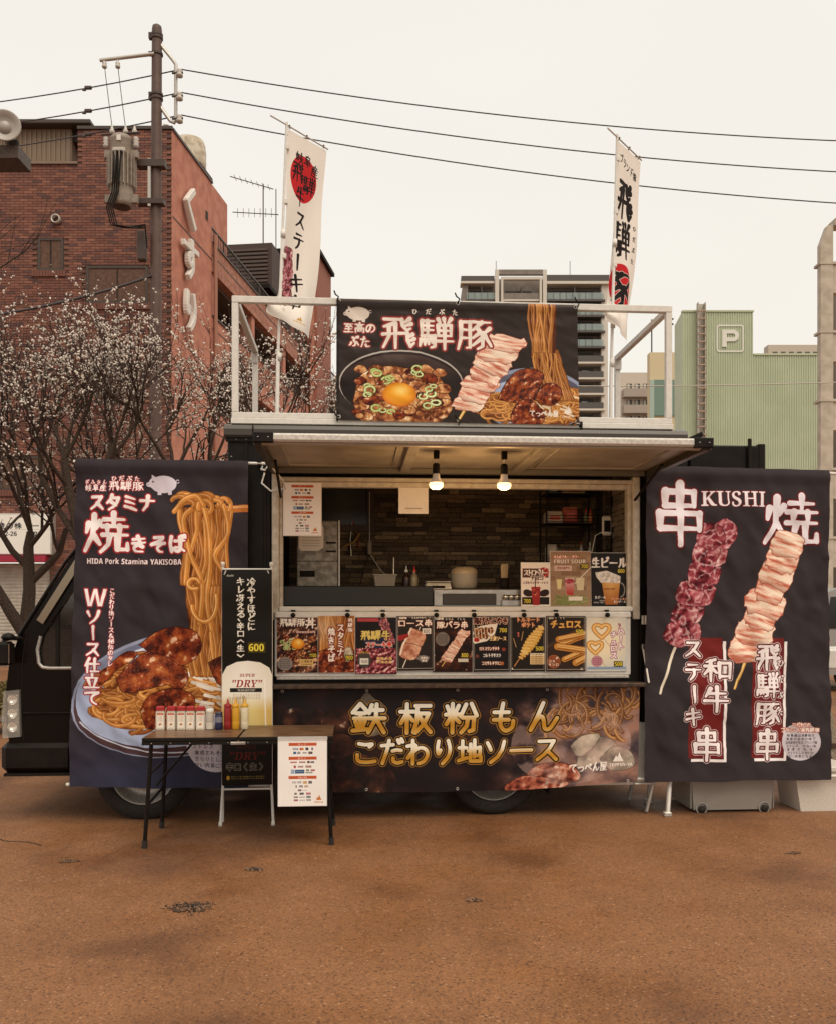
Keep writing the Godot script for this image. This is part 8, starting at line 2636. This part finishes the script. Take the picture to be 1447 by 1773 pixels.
func print_payment() -> Texture2D:
	var c := Print.new(GL, 482, 1280, 565, 1394, 2.5, Color("f3efec"), 50)
	var orange := Color("c25a36")
	for b in [1285.0, 1309.0, 1342.0]:
		c.rect(500, b, 548, b + 5.2, orange)
		c.small_text(516, b + 1.2, 532, 3.0, 0.24, Color("f8ece4"), ["コード", "ロサト", "スキンラサ"][0 if b < 1300 else 1 if b < 1320 else 2])
	c.lat("VISA", 506.5, 1297.5, 3.4, Color("2a3c78"), "Droid Sans", 700, 0.2, 0, Color.BLACK, 10)
	c.poly(c.ell(521, 1295.8, 2.2, 2.2), Color("c23a2c"))
	c.poly(c.ell(524, 1295.8, 2.2, 2.2), Color("c98a3a"))
	var dark := Color("43414c")
	for r in [[529, 1293.6, 534, 1298, dark], [539, 1293.6, 542, 1298, Color("6c6a74")], [508, 1300.5, 513, 1304.5, Color("2f5c8c")], [515, 1300.5, 520, 1304.5, Color("8d9298")], [524, 1301.5, 531, 1303.5, Color("7a7a80")], [534, 1300.5, 541, 1304.5, Color("4a3234")], [503, 1317.5, 514, 1319.8, Color("a0403c")], [518, 1317.5, 529, 1319.8, Color("8a4a48")], [532, 1316.5, 536, 1320.5, Color("5a2f34")], [537.5, 1317, 544, 1320, Color("4b4850")], [509, 1324, 512.5, 1328.5, Color("a0342e")], [516, 1325, 525, 1327.5, Color("8a5a52")], [529, 1324.5, 539, 1328, Color("9a6a60")], [504, 1331, 510, 1338, Color("8fa8c4")], [511, 1331.5, 527, 1338, Color("3c5a82")], [530, 1331, 535, 1334, Color("5f7a52")], [538, 1331, 545, 1334, Color("9a4a56")], [529, 1335.5, 541, 1337.6, Color("5a6a62")], [506, 1351.5, 513, 1355, Color("b9b4b4")], [515, 1351.5, 522, 1355, Color("a8a4a8")], [525, 1351.5, 531.5, 1355.5, Color("bd8a3c")], [534, 1351, 540, 1355.5, Color("4a4a52")], [512, 1358, 514, 1362.5, Color("6c6a6c")], [518, 1358.5, 524.5, 1362, Color("7c7c80")], [527, 1358.5, 533.5, 1362, Color("b99a82")], [516, 1365.5, 522, 1368.5, Color("6a4c58")], [524, 1366.4, 531, 1367.6, Color("9a9a9e")], [510, 1371, 514, 1374.5, Color("6a6a52")], [519, 1371, 526, 1374.5, Color("2c2a30")], [530, 1371, 538, 1374.5, Color("a84a5a")], [509, 1377.5, 516, 1380, Color("54505a")], [518.5, 1378, 528, 1379.6, Color("74747a")], [530.5, 1376.8, 538, 1380.6, Color("5c7078")], [509, 1382.5, 516, 1385.5, Color("8c3c4c")], [518.5, 1383.2, 528, 1384.8, Color("808086")], [530.5, 1382.3, 538.5, 1385.6, Color("9a9a9c")]]:
		c.rect(r[0], r[1], r[2], r[3], r[4])
		if r[2] - r[0] > 5:
			c.rect(r[0] + 1, (r[1] + r[3]) / 2 - 0.3, r[2] - 1.5, (r[1] + r[3]) / 2 + 0.3, Color("eeeae8"))
	c.peak_mark(547, 1375, 9, Color("c97a3c"))
	c.lat("TEPPEN-YA", 544, 1389, 2.6, Color("b5542e"), "Droid Sans", 700, 0, 0, Color.BLACK, 15)
	return c.done()

func print_drink(i: int) -> Texture2D:
	var c: Print
	if i == 0:
		c = Print.new(GL, 902, 974, 952, 1050, 3.0, Color("efe6dd"), 60)
		c.rect(904, 984, 949, 1000, Color("5a3a30"))
		c.meat(c.ell(941, 991, 9, 9), [Color("8c1c1c"), Color("c2403a"), Color("e59a8c")], 6.0, 4, 1.2)
		c.jp2("ストロベリー", 906, 986, 9, 11, 6.6, 0.9, Color("f4ece4"), 0.7, Color("54312a"))
		c.jp2("チョコ", 918, 995, 7.6, 10, 7.6, 0.9, Color("54312a"), 0.7, Color("f4ece4"))
		c.jp("こだわりスラサートレリ", 905, 1007, 3.6, 4, 4, 0.4, Color("6a3a34"))
		for b in [[915, 1029], [940, 1029]]:
			c.poly(c.ell(b[0], b[1], 11, 7, -0.6 if b[0] > 930 else 0.6), Color("2e1a14"))
			c.line(c.arc(b[0], b[1], 9, 5, 0.4, 3.0, 10), 1.2, 0.8, Color("e9dcd0"))
		c.poly(c.pts([919, 1016, 935, 1016, 933, 1048, 922, 1048]), Color("b3322c"))
		c.meat(c.pts([920, 1020, 934, 1020, 933, 1047, 922, 1047]), [Color("6a1c18"), Color("b3362e"), Color("e07a66")], 6.0, 7, 1.2)
		c.line(c.pts([926, 1000, 926, 1018]), 0.9, 0.9, Color("4a241a"))
		c.rect(903, 1034, 950, 1047, Color(0.14, 0.1, 0.09))
		c.poly(c.pts([920, 1032, 934, 1032, 933, 1048, 922, 1048]), Color("a02c28"))
		price(c, "700", 906, 1044.5, 7, 12)
	elif i == 1:
		c = Print.new(GL, 953, 954, 1023, 1050, 3.0, Color("a08468"), 61)
		for r in 8:
			for q in 5:
				c.rect(953 + q * 18 - (r % 2) * 9, 955 + r * 8.5, 953 + q * 18 - (r % 2) * 9 + 17, 955 + r * 8.5 + 7.6, Color("b0937a").lerp(Color("8a6a50"), c.rng.randf()))
		for a in [[963, 1003, 973, 1020, "e6d9a0"], [997, 1000, 1012, 1022, "d9cba8"], [978, 1000, 994, 1032, "d9c3b4"]]:
			c.poly(c.pts([a[0], a[1], a[2], a[1], a[2] - 2, a[3], a[0] + 2, a[3]]), Color(a[4]))
		c.tex(c.pts([978, 1008, 994, 1008, 992, 1032, 981, 1032]), func(_x: float, y: float) -> Color: return Color("d8a0a0").lerp(Color("b8342c"), clampf((y - 1010) / 20.0, 0, 1)))
		c.meat(c.ell(986, 1006, 8, 4.5), [Color("8c2030"), Color("c0505c"), Color("e8b0b0")], 4.0, 9, 1.0)
		c.line(c.pts([996, 1010, 1023, 982]), 0.8, 0.8, Color("e6ddc8"))
		for j in 60:
			c.line(c.pts([c.rng.randf_range(955, 1020), c.rng.randf_range(1030, 1048), c.rng.randf_range(955, 1020), c.rng.randf_range(1034, 1048)]), 0.7, 0.4, Color("5c6a34").lerp(Color("a3a86a"), c.rng.randf()))
		c.jp2("大人のフルーツサワー", 959, 961, 4.4, 5.6, 4.5, 0.5, Color("f6e6d8"), 0.6, Color("b04a30"))
		c.lat("FRUIT SOUR", 959.5, 975, 6.6, Color("f6ece0"), "Droid Sans", 700, 0, 0.4, Color("7a5a48"), 55)
		c.rect(960, 979, 990, 988, Color("d9c2b4"))
		c.jp("こだわりのサワー", 962, 981, 3.2, 5, 3.4, 0.4, Color("8a3a34"))
		price(c, "700", 1006, 983.5, 6.8, 12)
		c.rect(984, 1033, 1008, 1040, Color("ece2d6"))
	else:
		c = Print.new(GL, 1023, 957, 1088, 1051, 3.0, Color("1b1614"), 62)
		c.jp2("生ビール", 1024, 965, 15, 19, 15.4, 1.5, Color("efe9e4"), 0.5, Color("5a5050"))
		price(c, "600", 1069.5, 992, 6.6, 11.6)
		c.poly(c.pts([1030, 992, 1050, 988, 1074, 998, 1072, 1012, 1040, 1010, 1032, 1000]), Color("ded6cc"))
		c.tex(c.pts([1041, 1006, 1073, 1006, 1069, 1048, 1047, 1048]), func(x: float, y: float) -> Color: return Color("e3b46a").lerp(Color("a8602a"), clampf((y - 1008) / 40.0 + absf(x - 1057) / 60.0, 0, 1)))
		c.line(c.arc(1074, 1022, 7, 12, -1.5, 1.5, 10), 1.2, 1.2, Color("8d8880"))
		c.meat(c.pts([1030, 991, 1052, 989, 1074, 998, 1073, 1010, 1042, 1009]), [Color("bdb4aa"), Color("e6e0d8"), Color("f6f2ec")], 9.0, 8, 0.9)
		c.lat("SUPER \"DRY\"", 1045, 1022, 2.8, Color("5a1c18"), "Droid Serif", 700, 0.2, 0, Color.BLACK, 20)
		c.jp("生ビール", 1029, 1033, 4.4, 5, 4.8, 0.45, Color("e8e2dc"))
		c.lat("ASAHI", 1037, 1042, 2.2, Color("e8e2dc"))
		c.lat("SUPER \"DRY\"", 1027, 1045.5, 2.2, Color("e8e2dc"))
		c.jp("キンキンに冷え", 1058, 1036, 3.4, 4, 3.8, 0.4, Color("e0a890"))
		c.jp("生いビール", 1062, 1041, 3.8, 4.2, 4.3, 0.4, Color("e8e2dc"))
	return c.done()

func print_estate_sign() -> Texture2D:
	var c := Print.new(GL, -60, 893, 97, 960, 2.0, Color("eeece6"), 70)
	c.jp("動産の株", -6, 907, 12, 11, 14, 0.75, Color("3a3a40"), 0.0, false, Color(0, 0, 0, 0), false)
	c.jp("タ", 56, 907, 12, 11, 14, 0.75, Color("3a3a40"), 0.0, false, Color(0, 0, 0, 0), false)
	c.jp("ー", 66, 907, 12, 11, 14, 0.75, Color("3a3a40"), 0.0, false, Color(0, 0, 0, 0), false)
	c.lat("052-26", 8, 930, 7.6, Color("3a3a40"), "Droid Sans", 700)
	c.lat("777", 58, 930, 7.6, Color("3a3a40"), "Droid Sans", 700)
	c.rect(-60, 918.6, 97, 919.2, Color("b9b6b0"))
	return c.done()

# ---------------------------------------------------------------- strokes of the letters on the banners, on a 100 x 100 square
const VOICED := [[74, 4, 80, 16], [88, 0, 94, 12]]
var GL := {
	"ス": [[18, 18, 78, 18, 60, 48, 38, 70, 12, 88], [52, 56, 70, 72, 88, 90]],
	"タ": [[42, 8, 34, 30, 12, 54], [38, 24, 82, 24, 72, 52, 52, 76, 24, 94], [36, 46, 54, 58, 68, 68]],
	"ミ": [[24, 14, 50, 20, 76, 28], [24, 42, 48, 48, 72, 56], [18, 72, 50, 80, 82, 92]],
	"ナ": [[8, 36, 92, 36], [54, 8, 52, 40, 46, 66, 24, 92]],
	"ソ": [[16, 18, 24, 32, 30, 46], [84, 14, 76, 46, 58, 72, 30, 92]],
	"ー": [[8, 50, 92, 50]], "｜": [[50, 8, 50, 92]],
	"テ": [[24, 14, 76, 14], [8, 40, 92, 40], [54, 40, 52, 62, 42, 80, 28, 92]],
	"キ": [[12, 34, 84, 24], [8, 62, 92, 50], [40, 6, 50, 50, 58, 94]],
	"コ": [[14, 18, 82, 18, 82, 84], [12, 82, 84, 82]],
	"ロ": [[16, 18, 84, 18, 84, 88], [16, 18, 16, 88], [16, 82, 84, 82]],
	"口": [[16, 18, 84, 18, 84, 88], [16, 18, 16, 88], [16, 82, 84, 82]],
	"レ": [[28, 10, 28, 86, 56, 74, 88, 44]],
	"ヒ": [[20, 12, 20, 80, 28, 88, 82, 88], [78, 28, 50, 42, 20, 48]],
	"ル": [[30, 16, 30, 46, 24, 68, 8, 88], [58, 10, 58, 84, 76, 74, 92, 52]],
	"ト": [[36, 8, 36, 92], [36, 38, 60, 50, 80, 62]],
	"ネ": [[50, 4, 52, 16], [16, 26, 78, 26, 56, 48, 10, 70], [52, 48, 52, 94], [62, 54, 86, 70]],
	"ホ": [[8, 32, 88, 32], [50, 8, 50, 86, 40, 80], [28, 48, 20, 64, 10, 76], [70, 48, 82, 64, 90, 76]],
	"ポ": [[8, 32, 88, 32], [50, 8, 50, 86, 40, 80], [28, 48, 20, 64, 10, 76], [70, 48, 82, 64, 90, 76], [84, 6, 92, 12, 84, 20, 76, 12, 84, 6]],
	"チ": [[70, 10, 46, 18, 20, 22], [8, 46, 92, 46], [54, 20, 52, 60, 30, 92]],
	"ュ": [[28, 46, 66, 46, 62, 84], [14, 88, 88, 88]],
	"ハ": [[32, 26, 26, 56, 8, 82], [60, 22, 78, 50, 92, 80]],
	"フ": [[12, 18, 84, 18, 76, 50, 54, 76, 24, 92]],
	"ラ": [[22, 12, 76, 12], [12, 36, 84, 36, 74, 64, 54, 82, 26, 94]],
	"ン": [[14, 20, 38, 34], [10, 86, 44, 78, 70, 58, 88, 24]],
	"サ": [[8, 34, 92, 34], [30, 10, 30, 62], [68, 8, 68, 50, 60, 76, 36, 94]],
	"ワ": [[16, 18, 84, 18, 78, 50, 62, 74, 34, 92], [16, 18, 16, 48]],
	"ョ": [[28, 40, 76, 40, 76, 90], [30, 64, 76, 64], [26, 88, 76, 88]],
	"リ": [[26, 12, 26, 58], [72, 10, 72, 50, 64, 74, 38, 94]],
	"ひ": [[10, 24, 30, 22, 44, 16, 28, 36, 20, 62, 32, 84, 52, 86, 68, 66, 74, 34, 72, 18, 80, 40, 94, 54]],
	"た": [[10, 26, 56, 22], [40, 6, 32, 42, 14, 92], [54, 46, 70, 42, 88, 44], [56, 72, 58, 84, 72, 90, 92, 86]],
	"ふ": [[38, 8, 58, 18, 44, 30], [46, 34, 62, 56, 58, 80, 38, 88], [24, 56, 18, 72, 8, 82], [74, 52, 86, 66, 94, 80]],
	"き": [[16, 24, 80, 18], [14, 46, 84, 40], [42, 6, 56, 40, 70, 64], [70, 64, 50, 57, 30, 62, 22, 76, 34, 90, 72, 92]],
	"さ": [[12, 30, 86, 24], [42, 6, 56, 40, 72, 62], [72, 62, 48, 55, 26, 62, 22, 78, 38, 90, 72, 92]],
	"ん": [[48, 6, 30, 50, 10, 92, 30, 58, 44, 50, 50, 64, 54, 88, 70, 88, 92, 56]],
	"そ": [[26, 12, 76, 12, 46, 36, 10, 52, 60, 44, 88, 44, 58, 54, 42, 70, 52, 88, 72, 92]],
	"は": [[18, 10, 12, 50, 18, 92, 26, 70], [38, 32, 90, 28], [66, 10, 66, 70, 54, 88, 38, 82, 40, 68, 60, 68, 90, 86]],
	"て": [[8, 20, 88, 16, 60, 32, 46, 54, 52, 76, 78, 92]],
	"こ": [[24, 18, 50, 22, 76, 20, 66, 30], [18, 60, 22, 82, 54, 88, 88, 84]],
	"わ": [[30, 6, 30, 94], [8, 28, 42, 26, 10, 72, 34, 48, 60, 34, 82, 42, 88, 62, 74, 84, 54, 92]],
	"り": [[28, 10, 24, 40, 28, 58, 36, 44], [66, 8, 74, 40, 66, 70, 44, 94]],
	"の": [[54, 16, 46, 54, 28, 84, 14, 78, 10, 54, 22, 28, 52, 14, 80, 26, 90, 52, 78, 78, 56, 90]],
	"や": [[10, 46, 40, 32, 70, 28, 88, 42, 80, 60, 58, 62], [48, 8, 56, 22], [26, 18, 40, 56, 54, 94]],
	"す": [[8, 26, 92, 22], [56, 6, 58, 50, 50, 66, 36, 62, 36, 46, 52, 40, 60, 54, 56, 76, 38, 96]],
	"ほ": [[18, 10, 12, 50, 18, 92, 26, 70], [42, 16, 88, 16], [40, 42, 90, 40], [66, 16, 66, 70, 54, 90, 38, 84, 42, 70, 62, 70, 90, 88]],
	"と": [[32, 8, 40, 44], [80, 26, 40, 48, 20, 68, 26, 86, 52, 92, 86, 88]],
	"に": [[18, 10, 12, 50, 18, 92, 26, 70], [44, 24, 86, 22], [42, 66, 46, 82, 66, 86, 90, 82]],
	"え": [[38, 6, 62, 14], [18, 34, 72, 30, 44, 58, 14, 92, 44, 62, 56, 66, 60, 86, 90, 90]],
	"る": [[24, 14, 74, 12, 44, 40, 14, 66, 44, 48, 74, 48, 88, 66, 78, 86, 52, 94, 38, 84, 48, 72, 64, 84]],
	"も": [[46, 6, 38, 50, 40, 78, 56, 92, 78, 82, 82, 62], [16, 34, 66, 34], [14, 58, 66, 58]],
	"っ": [[14, 52, 50, 44, 78, 48, 84, 66, 68, 84, 42, 90]],
	"ぺ": [[6, 62, 34, 32, 60, 52, 94, 78], [76, 18, 86, 28, 76, 38, 66, 28, 76, 18]],
	"く": [[68, 6, 30, 42, 30, 52, 72, 94]],
	"け": [[18, 10, 12, 50, 18, 92, 26, 70], [38, 32, 92, 28], [70, 8, 72, 50, 52, 94]],
	"れ": [[28, 6, 28, 94], [8, 30, 40, 26, 8, 74, 40, 44, 62, 28, 68, 40, 64, 80, 76, 88, 94, 74]],
	"し": [[30, 8, 28, 70, 44, 90, 70, 84, 88, 64]],
	"い": [[16, 20, 16, 56, 28, 82, 40, 66], [76, 22, 88, 42, 92, 66]],
	"な": [[12, 26, 56, 22], [40, 6, 28, 40, 10, 62], [68, 26, 88, 40], [66, 44, 68, 76, 54, 90, 38, 82, 44, 70, 64, 74, 90, 92]],
	"ら": [[40, 6, 60, 16], [28, 26, 24, 62, 50, 46, 78, 54, 82, 76, 60, 92, 34, 92]],
	"、": [[20, 60, 40, 84]], "〈": [[12, 66, 50, 34, 88, 66]], "〉": [[12, 34, 50, 66, 88, 34]], "＜": [[66, 8, 34, 50, 66, 92]], "＞": [[34, 8, 66, 50, 34, 92]],
	"＆": [[86, 90, 30, 32, 44, 10, 62, 24, 20, 62, 36, 90, 66, 84, 84, 54]],
	"飛": [[12, 10, 62, 10, 64, 28, 76, 42, 86, 36], [84, 8, 70, 18], [88, 22, 72, 28], [52, 52, 78, 50, 78, 72, 86, 92, 96, 80], [92, 54, 82, 62], [96, 68, 84, 74], [40, 22, 12, 32], [26, 28, 26, 60, 10, 94], [8, 56, 52, 52], [44, 22, 44, 96]],
	"騨": [[10, 12, 44, 12], [10, 12, 10, 56], [26, 12, 26, 56], [10, 26, 42, 26], [10, 40, 42, 40], [10, 56, 46, 56, 46, 88, 36, 92], [8, 68, 4, 88], [18, 68, 18, 84], [27, 68, 29, 82], [36, 66, 39, 78], [56, 6, 62, 18], [72, 4, 74, 16], [92, 4, 84, 18], [56, 24, 92, 24, 92, 56], [56, 24, 56, 56], [56, 40, 92, 40], [56, 56, 92, 56], [50, 72, 98, 72], [74, 24, 74, 96]],
	"豚": [[12, 12, 12, 62, 4, 94], [12, 12, 38, 12, 38, 88, 28, 90], [12, 36, 38, 36], [12, 60, 38, 60], [46, 12, 96, 12], [72, 12, 46, 36], [58, 28, 74, 52, 74, 84, 60, 92], [68, 42, 46, 60], [74, 58, 46, 82], [94, 30, 78, 46], [76, 44, 98, 84]],
	"豕": [[14, 12, 88, 12], [52, 12, 14, 40], [36, 28, 58, 52, 58, 86, 42, 94], [48, 42, 14, 62], [56, 60, 12, 88], [88, 28, 64, 48], [60, 46, 94, 88]],
	"岐": [[8, 30, 8, 76], [22, 10, 22, 76], [36, 30, 36, 76], [8, 76, 36, 76], [46, 26, 96, 26], [70, 6, 70, 50], [50, 50, 86, 50, 72, 76, 44, 96], [54, 54, 72, 76, 96, 94]],
	"阜": [[50, 4, 40, 12], [28, 12, 28, 60], [28, 12, 72, 12, 72, 32], [28, 32, 72, 32], [28, 46, 76, 46, 76, 60], [28, 60, 76, 60], [6, 74, 94, 74], [50, 60, 50, 98]],
	"産": [[50, 2, 50, 12], [20, 14, 80, 14], [36, 18, 42, 28], [66, 18, 60, 28], [12, 32, 92, 32], [14, 32, 12, 70, 4, 96], [34, 40, 26, 56], [30, 50, 86, 50], [32, 68, 82, 68], [22, 92, 94, 92], [56, 38, 56, 92]],
	"焼": [[12, 28, 8, 48], [36, 24, 28, 40], [24, 8, 22, 56, 4, 92], [24, 56, 36, 76], [46, 18, 90, 18], [68, 4, 68, 34], [42, 34, 96, 34], [54, 34, 54, 50], [80, 34, 80, 50], [42, 54, 96, 54], [60, 56, 56, 76, 38, 94], [76, 56, 76, 88, 96, 88, 96, 74]],
	"仕": [[30, 6, 6, 52], [20, 36, 20, 96], [36, 40, 96, 40], [66, 8, 66, 88], [42, 88, 92, 88]],
	"立": [[50, 4, 50, 22], [14, 26, 86, 26], [28, 40, 38, 74], [74, 38, 60, 80], [6, 88, 94, 88]],
	"地": [[6, 36, 36, 36], [20, 10, 20, 80], [4, 84, 38, 74], [44, 48, 90, 34, 90, 62, 80, 66], [68, 6, 68, 70], [52, 22, 52, 86, 94, 86, 94, 70]],
	"秘": [[40, 8, 10, 18], [6, 34, 44, 34], [26, 14, 26, 96], [26, 40, 4, 70], [28, 44, 42, 60], [54, 44, 48, 70], [66, 18, 76, 30], [60, 36, 60, 84, 90, 84, 90, 70], [92, 12, 50, 92], [92, 44, 98, 66]],
	"伝": [[28, 6, 6, 50], [18, 34, 18, 96], [42, 20, 88, 20], [34, 46, 96, 46], [62, 46, 44, 86, 86, 82], [78, 64, 92, 94]],
	"串": [[24, 14, 76, 14, 76, 36], [24, 14, 24, 36], [24, 36, 76, 36], [14, 48, 86, 48, 86, 74], [14, 48, 14, 74], [14, 72, 86, 72], [50, 2, 50, 98]],
	"和": [[44, 8, 12, 18], [6, 34, 50, 34], [28, 14, 28, 96], [28, 38, 6, 68], [30, 42, 48, 62], [58, 22, 94, 22, 94, 84], [58, 22, 58, 84], [58, 76, 94, 76]],
	"牛": [[28, 10, 12, 40], [22, 28, 84, 28], [6, 56, 94, 56], [52, 4, 52, 98]],
	"至": [[12, 12, 88, 12], [44, 14, 24, 38, 78, 34], [66, 26, 84, 42], [18, 60, 82, 60], [50, 44, 50, 88], [8, 90, 92, 90]],
	"高": [[50, 2, 50, 14], [8, 16, 92, 16], [30, 26, 70, 26, 70, 40], [30, 26, 30, 40], [30, 40, 70, 40], [12, 52, 88, 52, 88, 92, 78, 94], [12, 52, 12, 96], [34, 62, 66, 62, 66, 80], [34, 62, 34, 82], [34, 80, 66, 80]],
	"鉄": [[26, 4, 4, 32], [26, 4, 46, 28], [14, 34, 40, 34], [8, 50, 44, 50], [26, 34, 26, 86], [12, 60, 18, 76], [40, 58, 34, 74], [4, 88, 46, 84], [60, 8, 52, 34], [56, 24, 92, 24], [50, 50, 98, 50], [74, 6, 72, 50, 50, 94], [74, 54, 96, 94]],
	"板": [[4, 30, 44, 30], [24, 6, 24, 96], [24, 34, 6, 66], [26, 40, 42, 58], [50, 12, 94, 12], [56, 12, 54, 60, 44, 94], [58, 36, 90, 36, 76, 68, 50, 96], [62, 44, 76, 70, 96, 94]],
	"粉": [[24, 6, 24, 96], [8, 14, 14, 30], [42, 12, 34, 30], [4, 40, 46, 40], [22, 42, 6, 70], [28, 46, 44, 64], [64, 8, 48, 46], [80, 6, 96, 44], [54, 50, 88, 50, 86, 88, 74, 92], [70, 50, 66, 76, 50, 96]],
	"屋": [[16, 10, 86, 10, 86, 30], [16, 30, 86, 30], [16, 10, 16, 56, 4, 96], [28, 44, 90, 44], [50, 46, 36, 60, 78, 58], [68, 52, 82, 64], [34, 76, 84, 76], [58, 60, 58, 92], [22, 94, 96, 94]],
	"冷": [[8, 22, 18, 34], [4, 86, 20, 58], [60, 6, 28, 46], [60, 6, 96, 42], [46, 44, 76, 44], [38, 60, 82, 60, 76, 84], [58, 60, 58, 98]],
	"冴": [[8, 22, 18, 34], [4, 86, 20, 58], [34, 16, 90, 16], [44, 16, 40, 44, 92, 44], [72, 16, 72, 84, 58, 94], [70, 46, 28, 88]],
	"辛": [[50, 2, 50, 14], [14, 18, 86, 18], [32, 24, 38, 38], [68, 24, 62, 38], [8, 44, 92, 44], [14, 66, 86, 66], [50, 44, 50, 98]],
	"生": [[26, 14, 10, 42], [22, 28, 84, 28], [18, 56, 82, 56], [6, 88, 94, 88], [52, 6, 52, 88]],
	"丼": [[10, 28, 90, 28], [4, 64, 96, 64], [34, 6, 32, 60, 10, 96], [66, 6, 66, 96], [46, 42, 56, 52]],
	"揚": [[4, 28, 38, 28], [22, 6, 22, 90, 12, 92], [4, 64, 38, 52], [50, 8, 86, 8, 86, 36], [50, 8, 50, 36], [50, 22, 86, 22], [50, 36, 86, 36], [40, 48, 96, 48], [58, 50, 40, 76], [54, 60, 92, 60, 88, 92, 76, 94], [70, 62, 52, 90], [82, 62, 66, 94]],
	"王": [[12, 14, 88, 14], [18, 50, 82, 50], [6, 88, 94, 88], [50, 14, 50, 88]],
	"道": [[10, 10, 20, 24], [6, 40, 22, 40, 20, 72], [4, 90, 20, 76, 50, 90, 96, 92], [46, 4, 54, 14], [78, 4, 70, 14], [32, 20, 94, 20], [60, 20, 56, 32], [42, 34, 84, 34, 84, 76], [42, 34, 42, 76], [42, 48, 84, 48], [42, 62, 84, 62], [42, 76, 84, 76]],
	"大": [[8, 34, 92, 34], [50, 6, 48, 40, 10, 94], [52, 40, 92, 94]],
	"人": [[50, 8, 44, 50, 8, 94], [48, 40, 92, 94]],
	"動": [[44, 4, 10, 12], [4, 20, 52, 20], [10, 32, 48, 32, 48, 58], [10, 32, 10, 58], [10, 45, 48, 45], [10, 58, 48, 58], [8, 72, 50, 72], [4, 90, 54, 86], [29, 10, 29, 88], [56, 32, 94, 32, 90, 86, 78, 90], [74, 6, 72, 50, 54, 94]],
	"株": [[4, 28, 40, 28], [22, 6, 22, 96], [22, 34, 4, 64], [24, 40, 40, 56], [56, 12, 48, 32], [52, 26, 92, 26], [44, 48, 98, 48], [70, 6, 70, 98], [68, 50, 44, 84], [72, 50, 98, 82]],
	"自": [[46, 4, 38, 16], [22, 18, 78, 18, 78, 94], [22, 18, 22, 94], [22, 42, 78, 42], [22, 66, 78, 66], [22, 90, 78, 90]],
	"甘": [[6, 28, 94, 28], [28, 6, 28, 92], [72, 6, 72, 92], [28, 58, 72, 58], [28, 90, 72, 90]],
	"肉": [[14, 24, 86, 24, 86, 88, 76, 92], [14, 24, 14, 96], [50, 4, 48, 24, 28, 50], [50, 28, 72, 48], [48, 52, 26, 80], [50, 58, 76, 80]],
	"少": [[50, 6, 50, 56], [26, 24, 12, 48], [70, 22, 88, 40], [80, 50, 54, 78, 14, 94]],
	"方": [[50, 4, 50, 20], [8, 24, 92, 24], [42, 24, 38, 60, 10, 96], [40, 48, 78, 48, 72, 88, 56, 92]],
	"県": [[28, 6, 76, 6, 76, 56], [28, 6, 28, 56], [28, 22, 76, 22], [28, 38, 76, 38], [28, 56, 76, 56], [8, 30, 8, 68, 94, 68], [50, 68, 50, 98], [28, 76, 14, 92], [72, 76, 88, 92]],
	"原": [[10, 10, 94, 10], [14, 10, 12, 60, 4, 96], [56, 12, 48, 24], [34, 26, 82, 26, 82, 60], [34, 26, 34, 60], [34, 42, 82, 42], [34, 60, 82, 60], [58, 60, 58, 96, 48, 92], [38, 70, 24, 88], [76, 70, 90, 86]],
	"然": [[30, 6, 8, 40], [26, 18, 46, 18, 36, 46, 8, 68], [50, 28, 96, 28], [72, 8, 70, 40, 50, 66], [74, 34, 94, 64], [14, 76, 6, 94], [36, 78, 38, 92], [60, 78, 64, 92], [82, 76, 94, 94]],
	"放": [[26, 4, 26, 20], [4, 24, 50, 24], [24, 24, 22, 64, 4, 94], [22, 46, 46, 46, 42, 86, 32, 90], [66, 6, 52, 40], [60, 26, 96, 26], [86, 26, 76, 66, 48, 96], [62, 36, 76, 68, 96, 94]],
	"牧": [[16, 12, 8, 36], [10, 28, 44, 28], [4, 62, 46, 54], [28, 6, 28, 96], [64, 6, 50, 40], [58, 26, 96, 26], [86, 26, 76, 66, 48, 96], [60, 36, 76, 68, 96, 94]],
	"育": [[50, 2, 50, 12], [8, 16, 92, 16], [48, 18, 28, 36, 76, 34], [66, 26, 82, 42], [26, 48, 76, 48, 76, 90, 66, 94], [26, 48, 26, 96], [26, 62, 76, 62], [26, 76, 76, 76]],
	"成": [[16, 22, 92, 22], [16, 22, 16, 60, 6, 96], [18, 46, 42, 46, 40, 74, 32, 76], [58, 4, 64, 50, 84, 92, 94, 76], [86, 40, 48, 92], [72, 6, 84, 14]],
	"質": [[24, 6, 10, 28], [26, 12, 46, 12], [66, 6, 54, 28], [68, 12, 90, 12], [28, 34, 76, 34, 76, 80], [28, 34, 28, 80], [28, 50, 76, 50], [28, 65, 76, 65], [28, 80, 76, 80], [38, 82, 14, 96], [64, 82, 90, 96]],
}
func voiced_letters() -> void:
	for pair in [["ビ", "ヒ"], ["ド", "ト"], ["ブ", "フ"], ["バ", "ハ"], ["だ", "た"], ["ぶ", "ふ"], ["ぎ", "き"], ["ば", "は"], ["ど", "と"], ["げ", "け"], ["で", "て"]]:
		GL[pair[0]] = GL[pair[1]] + VOICED
